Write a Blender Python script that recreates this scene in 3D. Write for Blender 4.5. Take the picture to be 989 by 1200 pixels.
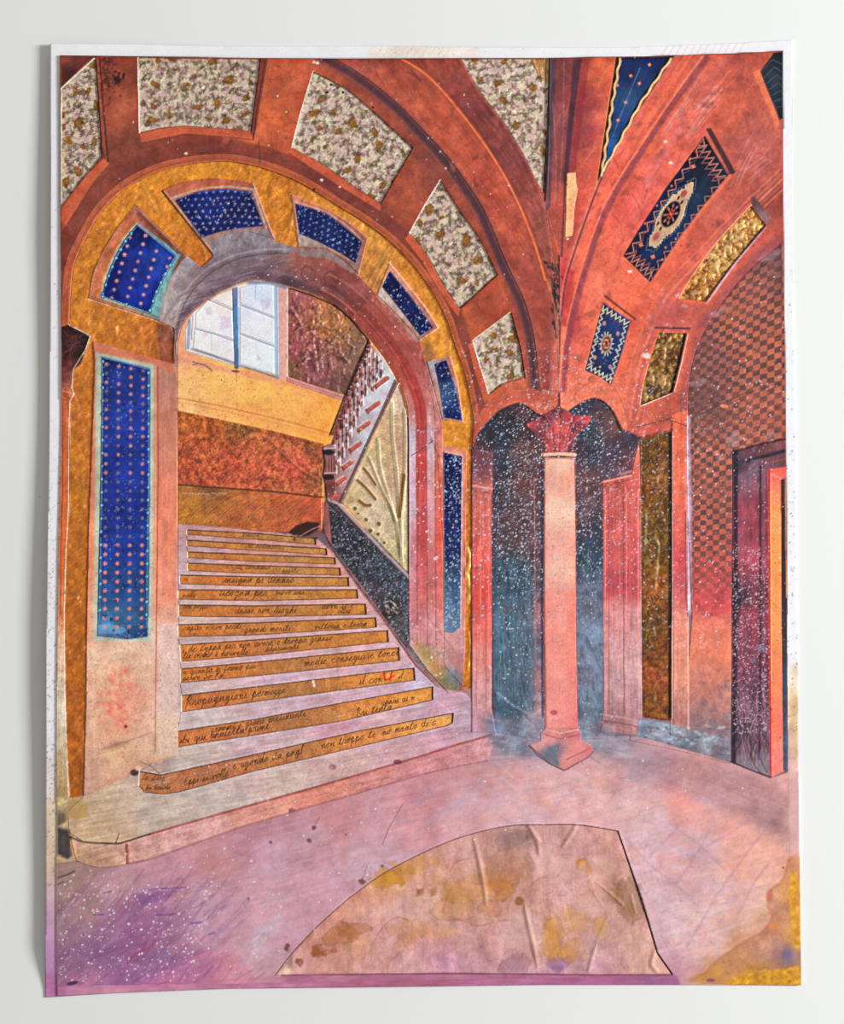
import bpy, math
import numpy as np
from mathutils import Vector

# a fresh, empty scene
for o in list(bpy.data.objects): bpy.data.objects.remove(o, do_unlink=True)
scene = bpy.context.scene
col_main = scene.collection

# ---------------------------------------------------------------- camera, world, lights, exposure
PXM = 0.279 / 870.0            # one sheet pixel in metres: the sheet is about 28 x 36 cm
CAM_H = 1.25
cam_d = bpy.data.cameras.new('camera'); cam = bpy.data.objects.new('camera', cam_d); col_main.objects.link(cam)
cam.location = (0, 0, CAM_H); cam.rotation_euler = (0, 0, 0)
cam_d.sensor_fit = 'HORIZONTAL'; cam_d.sensor_width = 36.0
cam_d.lens = 36.0 * (CAM_H - 0.0012) / (989 * PXM)
cam_d.clip_start = 0.05; cam_d.clip_end = 50
scene.camera = cam

world = bpy.data.worlds.new('room_light'); scene.world = world; world.use_nodes = True
bg = world.node_tree.nodes['Background']; bg.inputs['Color'].default_value = (1.0, 0.95, 0.89, 1); bg.inputs['Strength'].default_value = 0.39

def area(name, loc, target, size, size_y, energy, color):
    d = bpy.data.lights.new(name, 'AREA'); d.shape = 'RECTANGLE'; d.size = size; d.size_y = size_y; d.energy = energy; d.color = color
    o = bpy.data.objects.new(name, d); col_main.objects.link(o); o.location = loc
    o.rotation_euler = (Vector(target) - Vector(loc)).to_track_quat('-Z', 'Y').to_euler(); return o
area('window_daylight', (1.5, 0.2, 1.0), (0, 0, 0), 0.3, 0.6, 38.5, (0.955, 0.985, 1.0))

vs = scene.view_settings
vs.view_transform = 'Standard'; vs.look = 'None'; vs.gamma = 1.0; vs.exposure = 0.0; vs.use_curve_mapping = False

# ---------------------------------------------------------------- flat print and paint of the collage, in sheet pixels
# The picture glued on the sheet is flat print and paint.  It is computed here as colour (C) and relief (Z)
# over the sheet and handed to the vertices of the single cut pieces further down.
S = 2
OX, OY = 44.0, 38.0
CW, CH = 904 * S, 1140 * S
C = np.ones((CH, CW, 3), np.float32) * 0.92
Z = np.zeros((CH, CW), np.float32)
rng = np.random.RandomState(7)
def smooth_table(seed, cells=64, sub=32):
    t = np.random.RandomState(seed).rand(cells, cells).astype(np.float32)
    f = np.arange(sub, dtype=np.float32) / sub; f = f * f * (3 - 2 * f)
    r = t[:, :, None] * (1 - f) + np.roll(t, -1, 1)[:, :, None] * f
    r = r.reshape(cells, cells * sub)
    q = r[:, None, :] * (1 - f)[None, :, None] + np.roll(r, -1, 0)[:, None, :] * f[None, :, None]
    return q.reshape(cells * sub, cells * sub)
TAB = [smooth_table(100 + k) for k in range(4)]

def vn(x, y, k=0):
    return TAB[k % 4][(np.asarray(y) * 32).astype(np.int32) & 2047, (np.asarray(x) * 32).astype(np.int32) & 2047]

def fbm(x, y, sc, k=0, octs=3):
    s = 0; a = 1.0; n = 0
    for i in range(octs):
        s = s + a * vn(x / sc + 17.3 * i + 31 * k, y / sc + 9.1 * i, k + i); n += a
        sc *= 0.5; a *= 0.55
    return s / n

def catmull(p, n=6, closed=False):
    p = [np.array(q, float) for q in p]
    m = len(p); out = []
    rngi = range(m if closed else m - 1)
    for i in rngi:
        if closed:
            a, b, c, d = p[i - 1], p[i], p[(i + 1) % m], p[(i + 2) % m]
        else:
            a = p[max(i - 1, 0)]; b = p[i]; c = p[i + 1]; d = p[min(i + 2, m - 1)]
        for t in np.linspace(0, 1, n, endpoint=False):
            out.append(tuple(0.5 * ((2 * b) + (c - a) * t + (2 * a - 5 * b + 4 * c - d) * t * t + (-a + 3 * b - 3 * c + d) * t ** 3)))
    if not closed: out.append(tuple(p[-1]))
    return out

def resample(p, n):
    p = np.array(p, float); d = np.r_[0, np.cumsum(np.hypot(*np.diff(p, axis=0).T))]
    t = np.linspace(0, d[-1], n)
    return np.c_[np.interp(t, d, p[:, 0]), np.interp(t, d, p[:, 1])]

def offset(p, d0, d1=None, n=60):
    q = resample(p, n); g = np.gradient(q, axis=0); g /= np.hypot(g[:, 0], g[:, 1])[:, None] + 1e-9
    d = np.linspace(d0, d0 if d1 is None else d1, n)[:, None]
    return [tuple(v) for v in q + np.c_[g[:, 1], -g[:, 0]] * d]

def band(p, a0, b0, a1=None, b1=None):
    return offset(p, a0, a1) + offset(p, b0, b1)[::-1]

def box(x0, y0, x1, y1): return [(x0, y0), (x1, y0), (x1, y1), (x0, y1)]

def window_of(pts, pad):
    a = np.array(pts); x0 = int((a[:, 0].min() - OX) * S - pad); x1 = int((a[:, 0].max() - OX) * S + pad) + 1
    y0 = int((a[:, 1].min() - OY) * S - pad); y1 = int((a[:, 1].max() - OY) * S + pad) + 1
    return max(x0, 0), min(x1, CW), max(y0, 0), min(y1, CH)

def blur(m, r):
    r = int(r)
    if r < 1: return m
    for ax in (0, 1):
        p = [(0, 0), (0, 0)]; p[ax] = (r + 1, r)
        c = np.cumsum(np.pad(m, p, mode='edge'), axis=ax, dtype=np.float64)
        n = m.shape[ax]
        m = (np.take(c, np.arange(2 * r + 1, 2 * r + 1 + n), axis=ax) - np.take(c, np.arange(0, n), axis=ax)) / (2 * r + 1)
    return m.astype(np.float32)

def raster(polys, x0, x1, y0, y1):
    h, w = y1 - y0, x1 - x0
    t = np.zeros((h, w + 1), np.int32)
    for poly in polys:
        p = np.array(poly, float); px = (p[:, 0] - OX) * S - x0 - 0.5; py = (p[:, 1] - OY) * S - y0 - 0.5
        for i in range(len(p)):
            ax, ay, bx, by = px[i - 1], py[i - 1], px[i], py[i]
            if ay == by: continue
            if ay > by: ax, ay, bx, by = bx, by, ax, ay
            r = np.arange(max(int(np.ceil(ay)), 0), min(int(np.ceil(by)), h))
            if len(r) == 0: continue
            xx = np.clip(np.ceil(ax + (bx - ax) * (r - ay) / (by - ay)), 0, w).astype(int)
            np.add.at(t, (r, xx), 1)
    return (np.cumsum(t, axis=1)[:, :w] & 1).astype(np.float32)

def grid_xy(x0, x1, y0, y1, st=1):
    xs = (np.arange(x0, x1, st, dtype=np.float32) + 0.5) / S + OX; ys = (np.arange(y0, y1, st, dtype=np.float32) + 0.5) / S + OY
    return np.meshgrid(xs, ys)

def col(c):
    return np.array(c, np.float32) / 255.0

def upsample(a, st, h, w):
    yy = np.minimum(np.arange(h) / st, a.shape[0] - 1.001); xx = np.minimum(np.arange(w) / st, a.shape[1] - 1.001)
    yi = yy.astype(int); xi = xx.astype(int); fy = (yy - yi)[:, None, None].astype(np.float32); fx = (xx - xi)[None, :, None].astype(np.float32)
    a0 = a[yi]; a1 = a[yi + 1]; r = a0 * (1 - fy) + a1 * fy
    return r[:, xi] * (1 - fx) + r[:, xi + 1] * fx

def blend_points(pts, x0, x1, y0, y1, warp=8, power=3.6):
    st = 4
    X, Y = grid_xy(x0, x1 + 2 * st, y0, y1 + 2 * st, st)
    if warp:
        wx = (fbm(X, Y, 22, 3) - 0.5) * 2 * warp; wy = (fbm(X, Y, 22, 4) - 0.5) * 2 * warp
        X = X + wx; Y = Y + wy
    num = 0; den = 0
    q = np.array([(p[0], p[1]) for p in pts], float)
    if len(q) > 1:
        dd = np.hypot(q[:, None, 0] - q[None, :, 0], q[:, None, 1] - q[None, :, 1]) + np.eye(len(q)) * 1e9
        soft2 = (0.55 * np.median(dd.min(1))) ** 2 + 4.0
    else: soft2 = 9.0
    for (px, py, c) in pts:
        w = 1.0 / (((X - px) ** 2 + (Y - py) ** 2) + soft2) ** (power / 2)
        num = num + w[..., None] * col(c); den = den + w
    return upsample((num / den[..., None]).astype(np.float32), st, y1 - y0, x1 - x0)

def fill(poly, c, a=1.0, soft=0.0, mot=0.10, ang=None, warp=8, holes=(), fine=0.05, power=3.6, msc=14, streak=(26, 2.2), sa=0.2):
    poly = [tuple(q) for q in poly]
    pad = int(soft * S * 2 + 3)
    x0, x1, y0, y1 = window_of(poly, pad)
    if x1 <= x0 or y1 <= y0: return
    m = raster([poly] + [list(h) for h in holes], x0, x1, y0, y1)
    m = blur(m, 1)
    if soft: m = blur(blur(m, soft * S / 1.5), soft * S / 1.5)
    if isinstance(c, list): base = blend_points(c, x0, x1, y0, y1, warp, power)
    else: base = np.broadcast_to(col(c), (y1 - y0, x1 - x0, 3)).copy()
    X, Y = grid_xy(x0, x1, y0, y1)
    if mot:
        n = fbm(X, Y, msc, 0, 4) - 0.5
        base = base * (1 + 2.4 * mot * n[..., None] * np.array([0.8, 1.1, 1.1], np.float32))
        n2 = fbm(X, Y, msc * 0.6, 2, 3) - 0.5
        base = base + n2[..., None] * mot * np.array([0.25, 0.0, -0.1], np.float32)
    if fine:
        base = base * (1 + fine * 2 * (vn(X / 1.1, Y / 1.1, 5)[..., None] - 0.5))
    if ang is not None:
        ca, sn = math.cos(math.radians(ang)), math.sin(math.radians(ang))
        U = X * ca + Y * sn; V = -X * sn + Y * ca
        n = vn(U / streak[0], V / streak[1], 1) * 0.6 + vn(U / (streak[0] * 0.5), V / (streak[1] * 0.45), 3) * 0.4 - 0.5
        base = base * (1 + sa * n[..., None])
    m = (m * a)[..., None]
    C[y0:y1, x0:x1] = C[y0:y1, x0:x1] * (1 - m) + np.clip(base, 0, 1) * m

def seg_mask(p, width, x0, x1, y0, y1, soft):
    X, Y = grid_xy(x0, x1, y0, y1)
    best = np.full(X.shape, 1e9, np.float32)
    return X, Y, best

def stroke(pts, width, c, a=1.0, soft=0.6, rough=0.0, taper=False, relief=0.0):
    """a painted line: width in sheet pixels; per-segment windows keep it quick"""
    p = np.array(pts, float)
    if len(p) < 2: return
    x0, x1, y0, y1 = window_of(p, (width + soft + 2) * S)
    if x1 <= x0 or y1 <= y0: return
    m = np.zeros((y1 - y0, x1 - x0), np.float32)
    n = len(p) - 1
    for i in range(n):
        a0, b0 = p[i], p[i + 1]
        sx0, sx1, sy0, sy1 = window_of([a0, b0], (width / 2 + soft + 1) * S)
        if sx1 <= sx0 or sy1 <= sy0: continue
        X, Y = grid_xy(sx0, sx1, sy0, sy1)
        d = b0 - a0; L = float(d @ d) + 1e-9
        t = np.clip(((X - a0[0]) * d[0] + (Y - a0[1]) * d[1]) / L, 0, 1)
        dist = np.hypot(X - a0[0] - t * d[0], Y - a0[1] - t * d[1])
        w = width / 2
        if taper: w = w * (1 - abs(2 * ((i + 0.5) / n) - 1) ** 2 * 0.85)
        v = np.clip((w + soft / 2 - dist) / max(soft, 0.3), 0, 1)
        sub = m[sy0 - y0:sy1 - y0, sx0 - x0:sx1 - x0]
        np.maximum(sub, v.astype(np.float32), out=sub)
    if rough:
        X, Y = grid_xy(x0, x1, y0, y1)
        m = m * np.clip(1.0 - rough + 2 * rough * (fbm(X, Y, 5, 4, 2) - 0.15), 0, 1)
    if relief: Z[y0:y1, x0:x1] += m * relief
    if c is not None:
        m = (m * a)[..., None]
        C[y0:y1, x0:x1] = C[y0:y1, x0:x1] * (1 - m) + col(c) * m

def blob(x, y, rx, ry, c, a=1.0, ang=0.0, soft=0.35, relief=0.0, warp=0.0):
    R = max(rx, ry) * (1.3 + soft)
    x0, x1, y0, y1 = window_of([(x - R, y - R), (x + R, y + R)], 2)
    if x1 <= x0 or y1 <= y0: return
    X, Y = grid_xy(x0, x1, y0, y1); ca, sa = math.cos(ang), math.sin(ang)
    u = ((X - x) * ca + (Y - y) * sa) / rx; v = (-(X - x) * sa + (Y - y) * ca) / ry
    d = np.sqrt(u * u + v * v)
    if warp: d = d * (1 + warp * 2 * (fbm(X, Y, max(rx, ry) * 0.8, 2, 3) - 0.5))
    m = np.clip((1 - d) / soft + 0.5, 0, 1).astype(np.float32)
    if relief: Z[y0:y1, x0:x1] += m * relief
    if c is not None:
        m = (m * a)[..., None]
        C[y0:y1, x0:x1] = C[y0:y1, x0:x1] * (1 - m) + col(c) * m

def stain_or_highlight(x, y, rx, ry, c, a=0.6, ang=0.0, rim=0.35, seed=0):
    R = max(rx, ry) * 1.9
    x0, x1, y0, y1 = window_of([(x - R, y - R), (x + R, y + R)], 2)
    if x1 <= x0 or y1 <= y0: return
    X, Y = grid_xy(x0, x1, y0, y1); ca, sn = math.cos(ang), math.sin(ang)
    u = ((X - x) * ca + (Y - y) * sn) / rx; v = (-(X - x) * sn + (Y - y) * ca) / ry
    d = np.sqrt(u * u + v * v) + (fbm(X + seed * 37, Y, max(min(rx, ry) * 1.1, 4), 1, 4) - 0.5) * 1.5
    m = np.clip((1 - d) * 3.0, 0, 1); edge = np.exp(-((d - 0.92) / 0.10) ** 2)
    inner = 0.55 + 0.9 * (fbm(X, Y + seed * 11, 6, 2, 3) - 0.25)
    m = np.clip(m * inner, 0, 1) * a
    C[y0:y1, x0:x1] = C[y0:y1, x0:x1] * (1 - m[..., None]) + col(c) * m[..., None]
    e = (edge * rim * a)[..., None]
    C[y0:y1, x0:x1] = C[y0:y1, x0:x1] * (1 - e) + col(c) * 0.72 * e

def inside(pts, poly):
    pts = np.asarray(pts); p = np.array(poly, float); r = np.zeros(len(pts), bool)
    for i in range(len(p)):
        a, b = p[i - 1], p[i]
        if a[1] == b[1]: continue
        k = ((a[1] > pts[:, 1]) != (b[1] > pts[:, 1])) & (pts[:, 0] < (b[0] - a[0]) * (pts[:, 1] - a[1]) / (b[1] - a[1]) + a[0])
        r ^= k
    return r

def scatter(poly, n):
    p = np.array(poly); lo = p.min(0); hi = p.max(0)
    q = rng.rand(n, 2) * (hi - lo) + lo
    return q[inside(q, poly)]

def specks(poly, n, c, r=(0.4, 1.0), a=(0.5, 1.0), prob=None):
    q = scatter(poly, n)
    if prob is not None and len(q):
        q = q[rng.rand(len(q)) < np.array([float(prob(x, y)) for x, y in q])]
    if len(q) == 0: return
    rr = (r[0] + (r[1] - r[0]) * rng.rand(len(q)) ** 2.2) * S; aa = a[0] + (a[1] - a[0]) * rng.rand(len(q))
    st = 0.8 + 0.4 * rng.rand(len(q))
    x0, x1, y0, y1 = window_of(poly, 8); m = np.zeros((y1 - y0, x1 - x0), np.float32)
    cx = (q[:, 0] - OX) * S - x0; cy = (q[:, 1] - OY) * S - y0; k = int(np.ceil(rr.max())) + 1
    for dy in range(-k, k + 1):
        for dx in range(-k, k + 1):
            ix = np.floor(cx).astype(int) + dx; iy = np.floor(cy).astype(int) + dy
            d = np.hypot((ix + 0.5 - cx) * st, (iy + 0.5 - cy) / st)
            v = np.clip(rr - d + 0.5, 0, 1) * aa
            ok = (v > 0) & (ix >= 0) & (iy >= 0) & (ix < x1 - x0) & (iy < y1 - y0)
            np.maximum.at(m, (iy[ok], ix[ok]), v[ok].astype(np.float32))
    m = m[..., None]
    C[y0:y1, x0:x1] = C[y0:y1, x0:x1] * (1 - m) + col(c) * m

def dabs(poly, n, cols, length, width, ang, spread=12, a=(0.1, 0.4), soft=1.0):
    for (x, y) in scatter(poly, n):
        t = math.radians(ang + rng.randn() * spread); L = length * (0.4 + rng.rand())
        dx, dy = math.cos(t) * L / 2, math.sin(t) * L / 2
        k = rng.randn() * L * 0.06
        stroke([(x - dx, y - dy), (x - dy * .1 + k * .3, y + k * .3), (x + dx, y + dy)], width * (0.5 + rng.rand()), cols[rng.randint(len(cols))], a[0] + (a[1] - a[0]) * rng.rand(), soft, taper=True)

def edge(pts, light=None, dark=None, w=1.2, d=0.0):
    if light: stroke(pts, w, light, 0.8, 0.6, rough=0.35)
    if dark: stroke(pts, w, dark, 0.85, 0.6)

# ---------------------------------------------------------------- outlines (sheet pixels)
SHEET = [(59, 52), (160, 52), (300, 54), (430, 53), (520, 54.5), (640, 55), (740, 54.5), (830, 51.5), (929.5, 46.5), (928.5, 160), (928.5, 240), (928.5, 332),
         (930.5, 338), (931.5, 420), (933, 500), (934, 620), (935, 740), (936, 900), (937.5, 1020), (939, 1154.5), (780, 1154), (640, 1154), (500, 1156),
         (370, 1157.5), (270, 1158.5), (150, 1163), (53, 1169), (54, 1080), (54, 960), (55, 860), (55.5, 740), (57, 620), (58.5, 500), (59, 400), (60, 300), (60.5, 200), (59.5, 120)]
PRINT_L = [(71, 66), (72, 180), (72.5, 300), (73, 500), (70, 640), (68, 800), (67.5, 960), (67, 1156)]
PRINT_T = [(71, 66), (160, 66.5), (400, 69), (540, 68.5), (640, 68), (760, 66), (850, 63), (917, 60)]
PRINT_R = [(917, 60), (918, 250), (919.5, 380), (921, 500), (922, 620), (923, 720), (924, 900)]
PRINT = PRINT_T + PRINT_R[1:] + [(925, 1000), (926, 1143), (788, 1143), (560, 1141), (330, 1143), (200, 1150), (67, 1156)] + PRINT_L[::-1][1:-1]

GO = catmull([(82, 381), (84, 343), (88, 310), (102, 279), (116, 254), (133, 234), (154, 217), (192, 199), (242, 190), (289, 192), (346, 211),
              (401, 244), (430, 262), (462, 287), (492, 320), (519, 364), (533, 404), (543, 432), (550, 462), (555, 490)], 5)
OPEN_ARC = catmull([(208, 401), (214, 381), (227, 364), (250, 347), (276, 334), (303, 328), (336, 335), (381, 351), (411, 374), (432, 396), (449, 417), (465, 444), (477, 477), (479, 512)], 5)
SOFFIT_OUT = [(186, 376), (191, 350), (198, 331), (207, 315), (218, 299), (236, 313.5), (250, 300), (247, 285), (262, 275), (290, 270), (312, 268), (323, 285), (346, 289.5), (381, 290), (405, 304), (420, 322), (442, 346), (470, 374), (492, 399), (499, 424), (508, 455), (518, 491), (519, 505)]

F1 = [(73, 106), (111, 70.5), (113, 74), (117, 130), (120, 184), (103, 205), (88, 224), (73, 245)]
F2 = [(162, 68), (305, 69), (300, 110), (294, 154), (270, 151), (217, 147.5), (190, 150), (164, 156), (163, 110)]
F3 = catmull([(367, 84), (390, 95), (411.6, 108), (449.5, 141), (484, 173)], 4) + [(466, 204)] + catmull([(446, 239), (430, 228), (411.6, 216), (379, 193), (342, 173)], 4) + [(353, 130)]
F4 = catmull([(516, 211), (538, 245), (562, 279), (583, 322)], 4) + [(560, 343)] + catmull([(539, 362), (519, 333), (500, 298), (480, 273)], 4) + [(497, 242)]
F5 = [(554, 399), (598.6, 366)] + catmull([(598.6, 366), (610, 409), (615, 442)], 4) + catmull([(615, 442), (593.5, 448), (573, 462)], 4) + [(564.5, 434)]
F6 = [(540, 69), (643, 69), (641, 150), (637, 226)] + catmull([(637, 226), (629, 212), (614, 182), (591, 144), (563, 108), (540, 69)], 4)
FLORALS = [F1, F2, F3, F4, F5, F6]

RIB_L = catmull([(381, 69), (422, 93), (460, 123.5), (490, 154), (519, 186), (540, 214), (563, 250), (588.5, 310), (609, 353.5), (621, 399), (627, 455)], 4)
RIB_C = catmull([(470, 69), (500, 88), (533, 123.5), (571, 174), (601, 225), (624, 279), (639, 328)], 4)
RIB_R = catmull([(540, 69), (563, 108), (591, 144), (614, 182), (629, 212), (640, 248), (648, 300), (653, 350), (655, 400), (656, 460)], 4)
RIB2_L = catmull([(790, 65), (770, 98), (748, 130), (722, 175), (703, 216), (690, 250), (676, 290), (664, 330), (659, 370)], 4)
RIB2_C = catmull([(829, 64.5), (790, 118), (755, 170), (720, 225), (703, 262), (688, 305), (675, 350), (664, 400), (658, 460)], 4)

P0 = [(120, 418), (176.5, 432), (176, 560), (175, 700), (173.5, 746), (150, 749), (115, 745), (117, 640), (119, 530)]
P0F = [(109.5, 400), (204, 427), (207.5, 440), (208, 620), (209, 884), (160, 900), (150, 916), (99, 931), (102, 821), (103, 720), (105, 616), (109.5, 490), (111.5, 424)]
P1F = catmull([(105, 350), (109, 326), (118, 302), (137, 270), (160, 240)], 4) + [(217, 298), (208, 320), (196, 345), (192, 372), (185, 375)]
P1 = catmull([(121, 347), (125, 328), (134, 305), (146, 282), (161, 264)], 4) + [(206, 300), (196, 318), (184, 342), (176, 366)]
P2F = catmull([(190, 223.5), (217, 213), (255, 209), (297, 214.5)], 4) + [(310, 250), (322, 280), (290, 271), (262, 276), (250, 299), (222, 264)]
P2 = catmull([(205.6, 235), (225, 227), (242, 223), (268, 221.5), (294, 225)], 4) + [(309, 265)] + catmull([(309, 265), (285, 267), (260, 271), (236, 279)], 3)
P3F = catmull([(342, 228), (381, 244), (410, 261), (431, 279)], 4) + [(420, 322), (405, 306), (381, 291), (350, 289), (346, 258)]
P3 = catmull([(346, 238.5), (381, 250), (405, 267), (424, 283)], 4) + [(417, 308), (400, 297), (375, 284), (351, 274)]
P4F = catmull([(457, 308), (480, 336), (500, 362), (514, 384)], 4) + [(492, 399), (470, 374), (442, 346)]
P4 = catmull([(457, 317), (482, 348.5), (508, 384)], 4) + [(492.5, 393), (470, 364), (448, 336)]
P5F = [(500, 424), (508, 421), (528, 417), (537, 450), (543, 495), (518, 491), (508, 455)]
P5 = [(509, 427), (523, 422), (535, 457), (542, 492.6), (520, 489), (515, 455)]
P6F = [(507, 518), (547, 528), (546, 640), (545, 760), (543, 806), (520, 780), (519, 640), (512, 530)]
P6 = [(519, 529), (542, 534), (541, 640), (540, 736), (530, 742), (520, 740), (520, 640)]
GOLD = GO + [(553, 530), (552, 667), (553, 806), (543, 807), (545, 600), (506, 518), (498, 430), (486, 402), (440, 350), (420, 326), (345, 292), (323, 286), (252, 302), (236, 314), (200, 290), (188, 374), (204, 384), (203, 428),
             (109, 402), (112, 424), (109.5, 490), (105, 616), (103, 720), (102, 821), (99, 932), (82, 935), (79, 861), (78, 821), (77, 720), (79, 642), (82, 591), (82, 509), (83, 472), (88, 462), (85.5, 455), (87, 434), (102, 409), (107, 394)]
CAPITAL = [(73, 384), (82, 381), (107, 394), (102, 409), (96, 427), (87, 434), (85.5, 455), (88, 462), (83, 470), (73, 468)]

C1 = [(826, 159), (854, 204), (820, 247), (798, 276), (762, 331), (730.5, 300), (745, 275), (780, 221)]
C2 = [(707, 355), (739, 376), (730, 410), (716, 451), (702, 441), (686, 434), (696, 395)]
C3 = [(907, 62), (917, 61), (917, 139), (913, 141), (891, 84)]
TRI = [(722, 67.5), (789.5, 66), (749, 124), (722, 174), (700, 213), (711, 140)]
G1 = catmull([(796, 350), (813.5, 321), (843, 281), (880.5, 241)], 4) + [(897, 264)] + catmull([(897, 264), (861.6, 305.5), (841, 333), (826, 353.5)], 4)
G2 = [(772, 390), (803, 391), (796, 425), (787, 460), (750, 475), (754, 450), (760, 427)]
G3 = [(750, 515), (787, 506), (786.5, 700), (787, 844), (770, 843), (753, 840), (752, 700)]
CHK_ARC = catmull([(917, 284), (882, 313), (856.5, 341), (829, 381), (813.5, 417), (807, 452), (806, 490)], 5)
CHECKER = CHK_ARC + [(806, 600), (811, 720), (806, 790), (806, 866), (858, 880), (858, 528), (921, 514), (919.5, 380)]

DOOR = [(858, 528), (921, 514), (922, 620), (923, 720), (924, 905), (903, 912), (880, 903), (857, 893)]
SIDE_ARC = catmull([(733, 490), (745, 424), (760, 381), (773, 351), (796, 323), (834, 285), (860, 257), (917, 203)], 5)
JAMB = [(787, 486), (806, 480), (807, 720), (808, 866), (785, 862), (787, 700)]
PIL_R = [(706, 563), (740, 556), (749, 513), (751, 600), (752, 840), (749, 862), (703, 858), (707, 835)]
PIL_L = [(553, 524), (577, 530), (577, 570), (576, 830), (581, 858), (553, 858), (553, 700)]
NICHE = [(553, 530), (560, 508)] + catmull([(566, 500), (585, 481), (609, 472), (629, 484)], 4) + [(655, 488)] + catmull([(677, 474), (697, 466), (716, 477), (730, 503)], 4) + [(752, 512), (752, 860), (700, 866), (640, 868), (578, 858), (553, 820)]

SHAFT = [(638, 536), (673, 536), (674.5, 640), (675, 760), (677, 858), (639, 858), (637.5, 700)]
COLBASE = [(634, 858), (640, 853), (676, 853), (681, 859), (681, 868), (693, 873), (695.5, 880), (690, 886), (668, 902), (661, 903), (645, 896), (630, 886), (620, 873), (634, 868)]
CAP_STAR = [(616, 497), (636, 486), (655, 476), (672, 486), (694, 488), (686, 502), (676, 510), (671, 526), (672, 531), (637, 531), (640, 524), (632, 513), (622, 505)]

WALL_IN = OPEN_ARC[:] + [(479, 620), (208, 620)]
WIN = [(226, 366), (250, 348), (276, 335), (303, 329), (326, 334), (327, 440), (276, 429), (217, 411), (217, 385)]
FLOWER = [(337, 337), (363.5, 345), (390, 357), (408, 371), (432, 398), (420, 430), (407, 463.5), (370, 452), (337, 441)]
RUST1 = [(208, 481), (250, 490), (320, 505), (379, 520), (378, 583), (320, 576), (262, 572), (209, 568)]
RUST2 = [(209, 568), (262, 572), (320, 576), (377, 583), (377, 620), (350, 624), (300, 622), (270, 619), (209, 614)]
BALUS = [(432, 401), (449, 419), (465, 446), (447, 487), (401, 588), (396, 592), (383, 590), (379, 560), (378, 524), (388, 520), (405, 466)]
LEAFP = [(466, 450), (472, 464), (478, 490), (479, 560), (479, 673), (440, 632), (401, 590), (432, 521), (449, 486)]
STRING = [(382, 584), (396, 588), (440, 632), (479, 673), (480, 756), (500, 785), (513, 806), (487, 780), (447, 722), (420, 686), (390, 645), (378, 622)]
JAMB_R = [(479, 505), (519, 500), (519, 640), (520, 760), (545, 808), (525, 812), (500, 785), (479, 756)]

RISERS = [
    [(219, 621), (300, 625), (369, 631), (370, 638), (300, 632), (219, 626)],
    [(219, 633), (300, 638), (382, 643), (383, 650), (300, 645), (219, 639.5)],
    [(220, 647), (300, 650), (392, 654), (393, 661), (300, 658), (220, 653.5)],
    [(220, 660), (300, 663), (398, 666), (399, 674), (300, 672), (220, 668.5)],
    [(211, 674), (300, 676), (408, 677), (408.5, 687), (300, 687), (211, 684)],
    [(209, 691), (300, 692), (418, 691), (419, 701), (300, 704), (209, 702)],
    [(210, 709), (300, 710), (428, 708), (429, 720), (300, 723), (210, 722)],
    [(209, 732), (300, 730), (440, 724), (441, 735), (300, 744), (209, 746)],
    [(211, 756), (300, 750), (454, 739), (455, 752), (300, 768), (212, 775)],
    [(212, 784), (300, 776), (467, 759), (468, 774), (300, 792), (212, 800)],
    [(213, 815), (300, 805), (485, 783), (486, 797), (300, 822), (213, 834)],
    [(208, 857), (300, 843), (400, 824), (507, 805), (507, 820), (400, 845), (300, 861), (208, 875)],
    [(164, 904), (176, 906), (188, 908.5), (300, 884), (420, 857), (525, 837), (531, 836), (530, 847), (525, 850), (420, 875), (300, 903), (210, 928), (192, 930.5), (169, 928), (163, 920)]]
STEP_TOP = catmull([(83, 980), (101, 986), (136, 988), (144, 987), (176.5, 977), (289, 945), (400, 914), (500, 884), (538, 872), (582, 860)], 4)
STEP_BOT = catmull([(90, 1008), (116, 1016), (151, 1012), (187, 1004), (289, 968), (400, 936), (500, 907), (572, 892)], 4)
PATCH = catmull([(322, 1143.5), (343, 1116), (376, 1081.5), (411.6, 1051), (447, 1025), (485, 1004.5), (519, 989), (550.6, 978), (596, 968), (641.6, 966.5), (682, 967), (724, 974)], 4) + [(749, 1046), (758, 1074), (770.6, 1117), (788, 1142), (700, 1143), (600, 1141.5), (520, 1141)]
FLOOR = [(67, 1010), (90, 1008)] + STEP_BOT[1:] + [(582, 860), (640, 866), (700, 862), (752, 864), (857, 894), (903, 912), (924, 905), (936, 905), (937.5, 1020), (939, 1154.5), (780, 1154), (640, 1154), (500, 1156), (370, 1157.5), (270, 1158.5), (150, 1163), (67, 1167)]

fill(PRINT, [(300, 200, (150, 70, 52)), (800, 200, (200, 90, 70)), (85, 960, (190, 160, 120)), (208, 440, (190, 140, 120)), (150, 880, (210, 160, 140)), (382, 620, (120, 80, 80)), (400, 700, (120, 96, 104)), (560, 830, (180, 130, 140)), (545, 815, (180, 130, 130)), (700, 860, (150, 120, 130)), (850, 880, (120, 100, 110)), (500, 1000, (190, 140, 150))])
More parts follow.
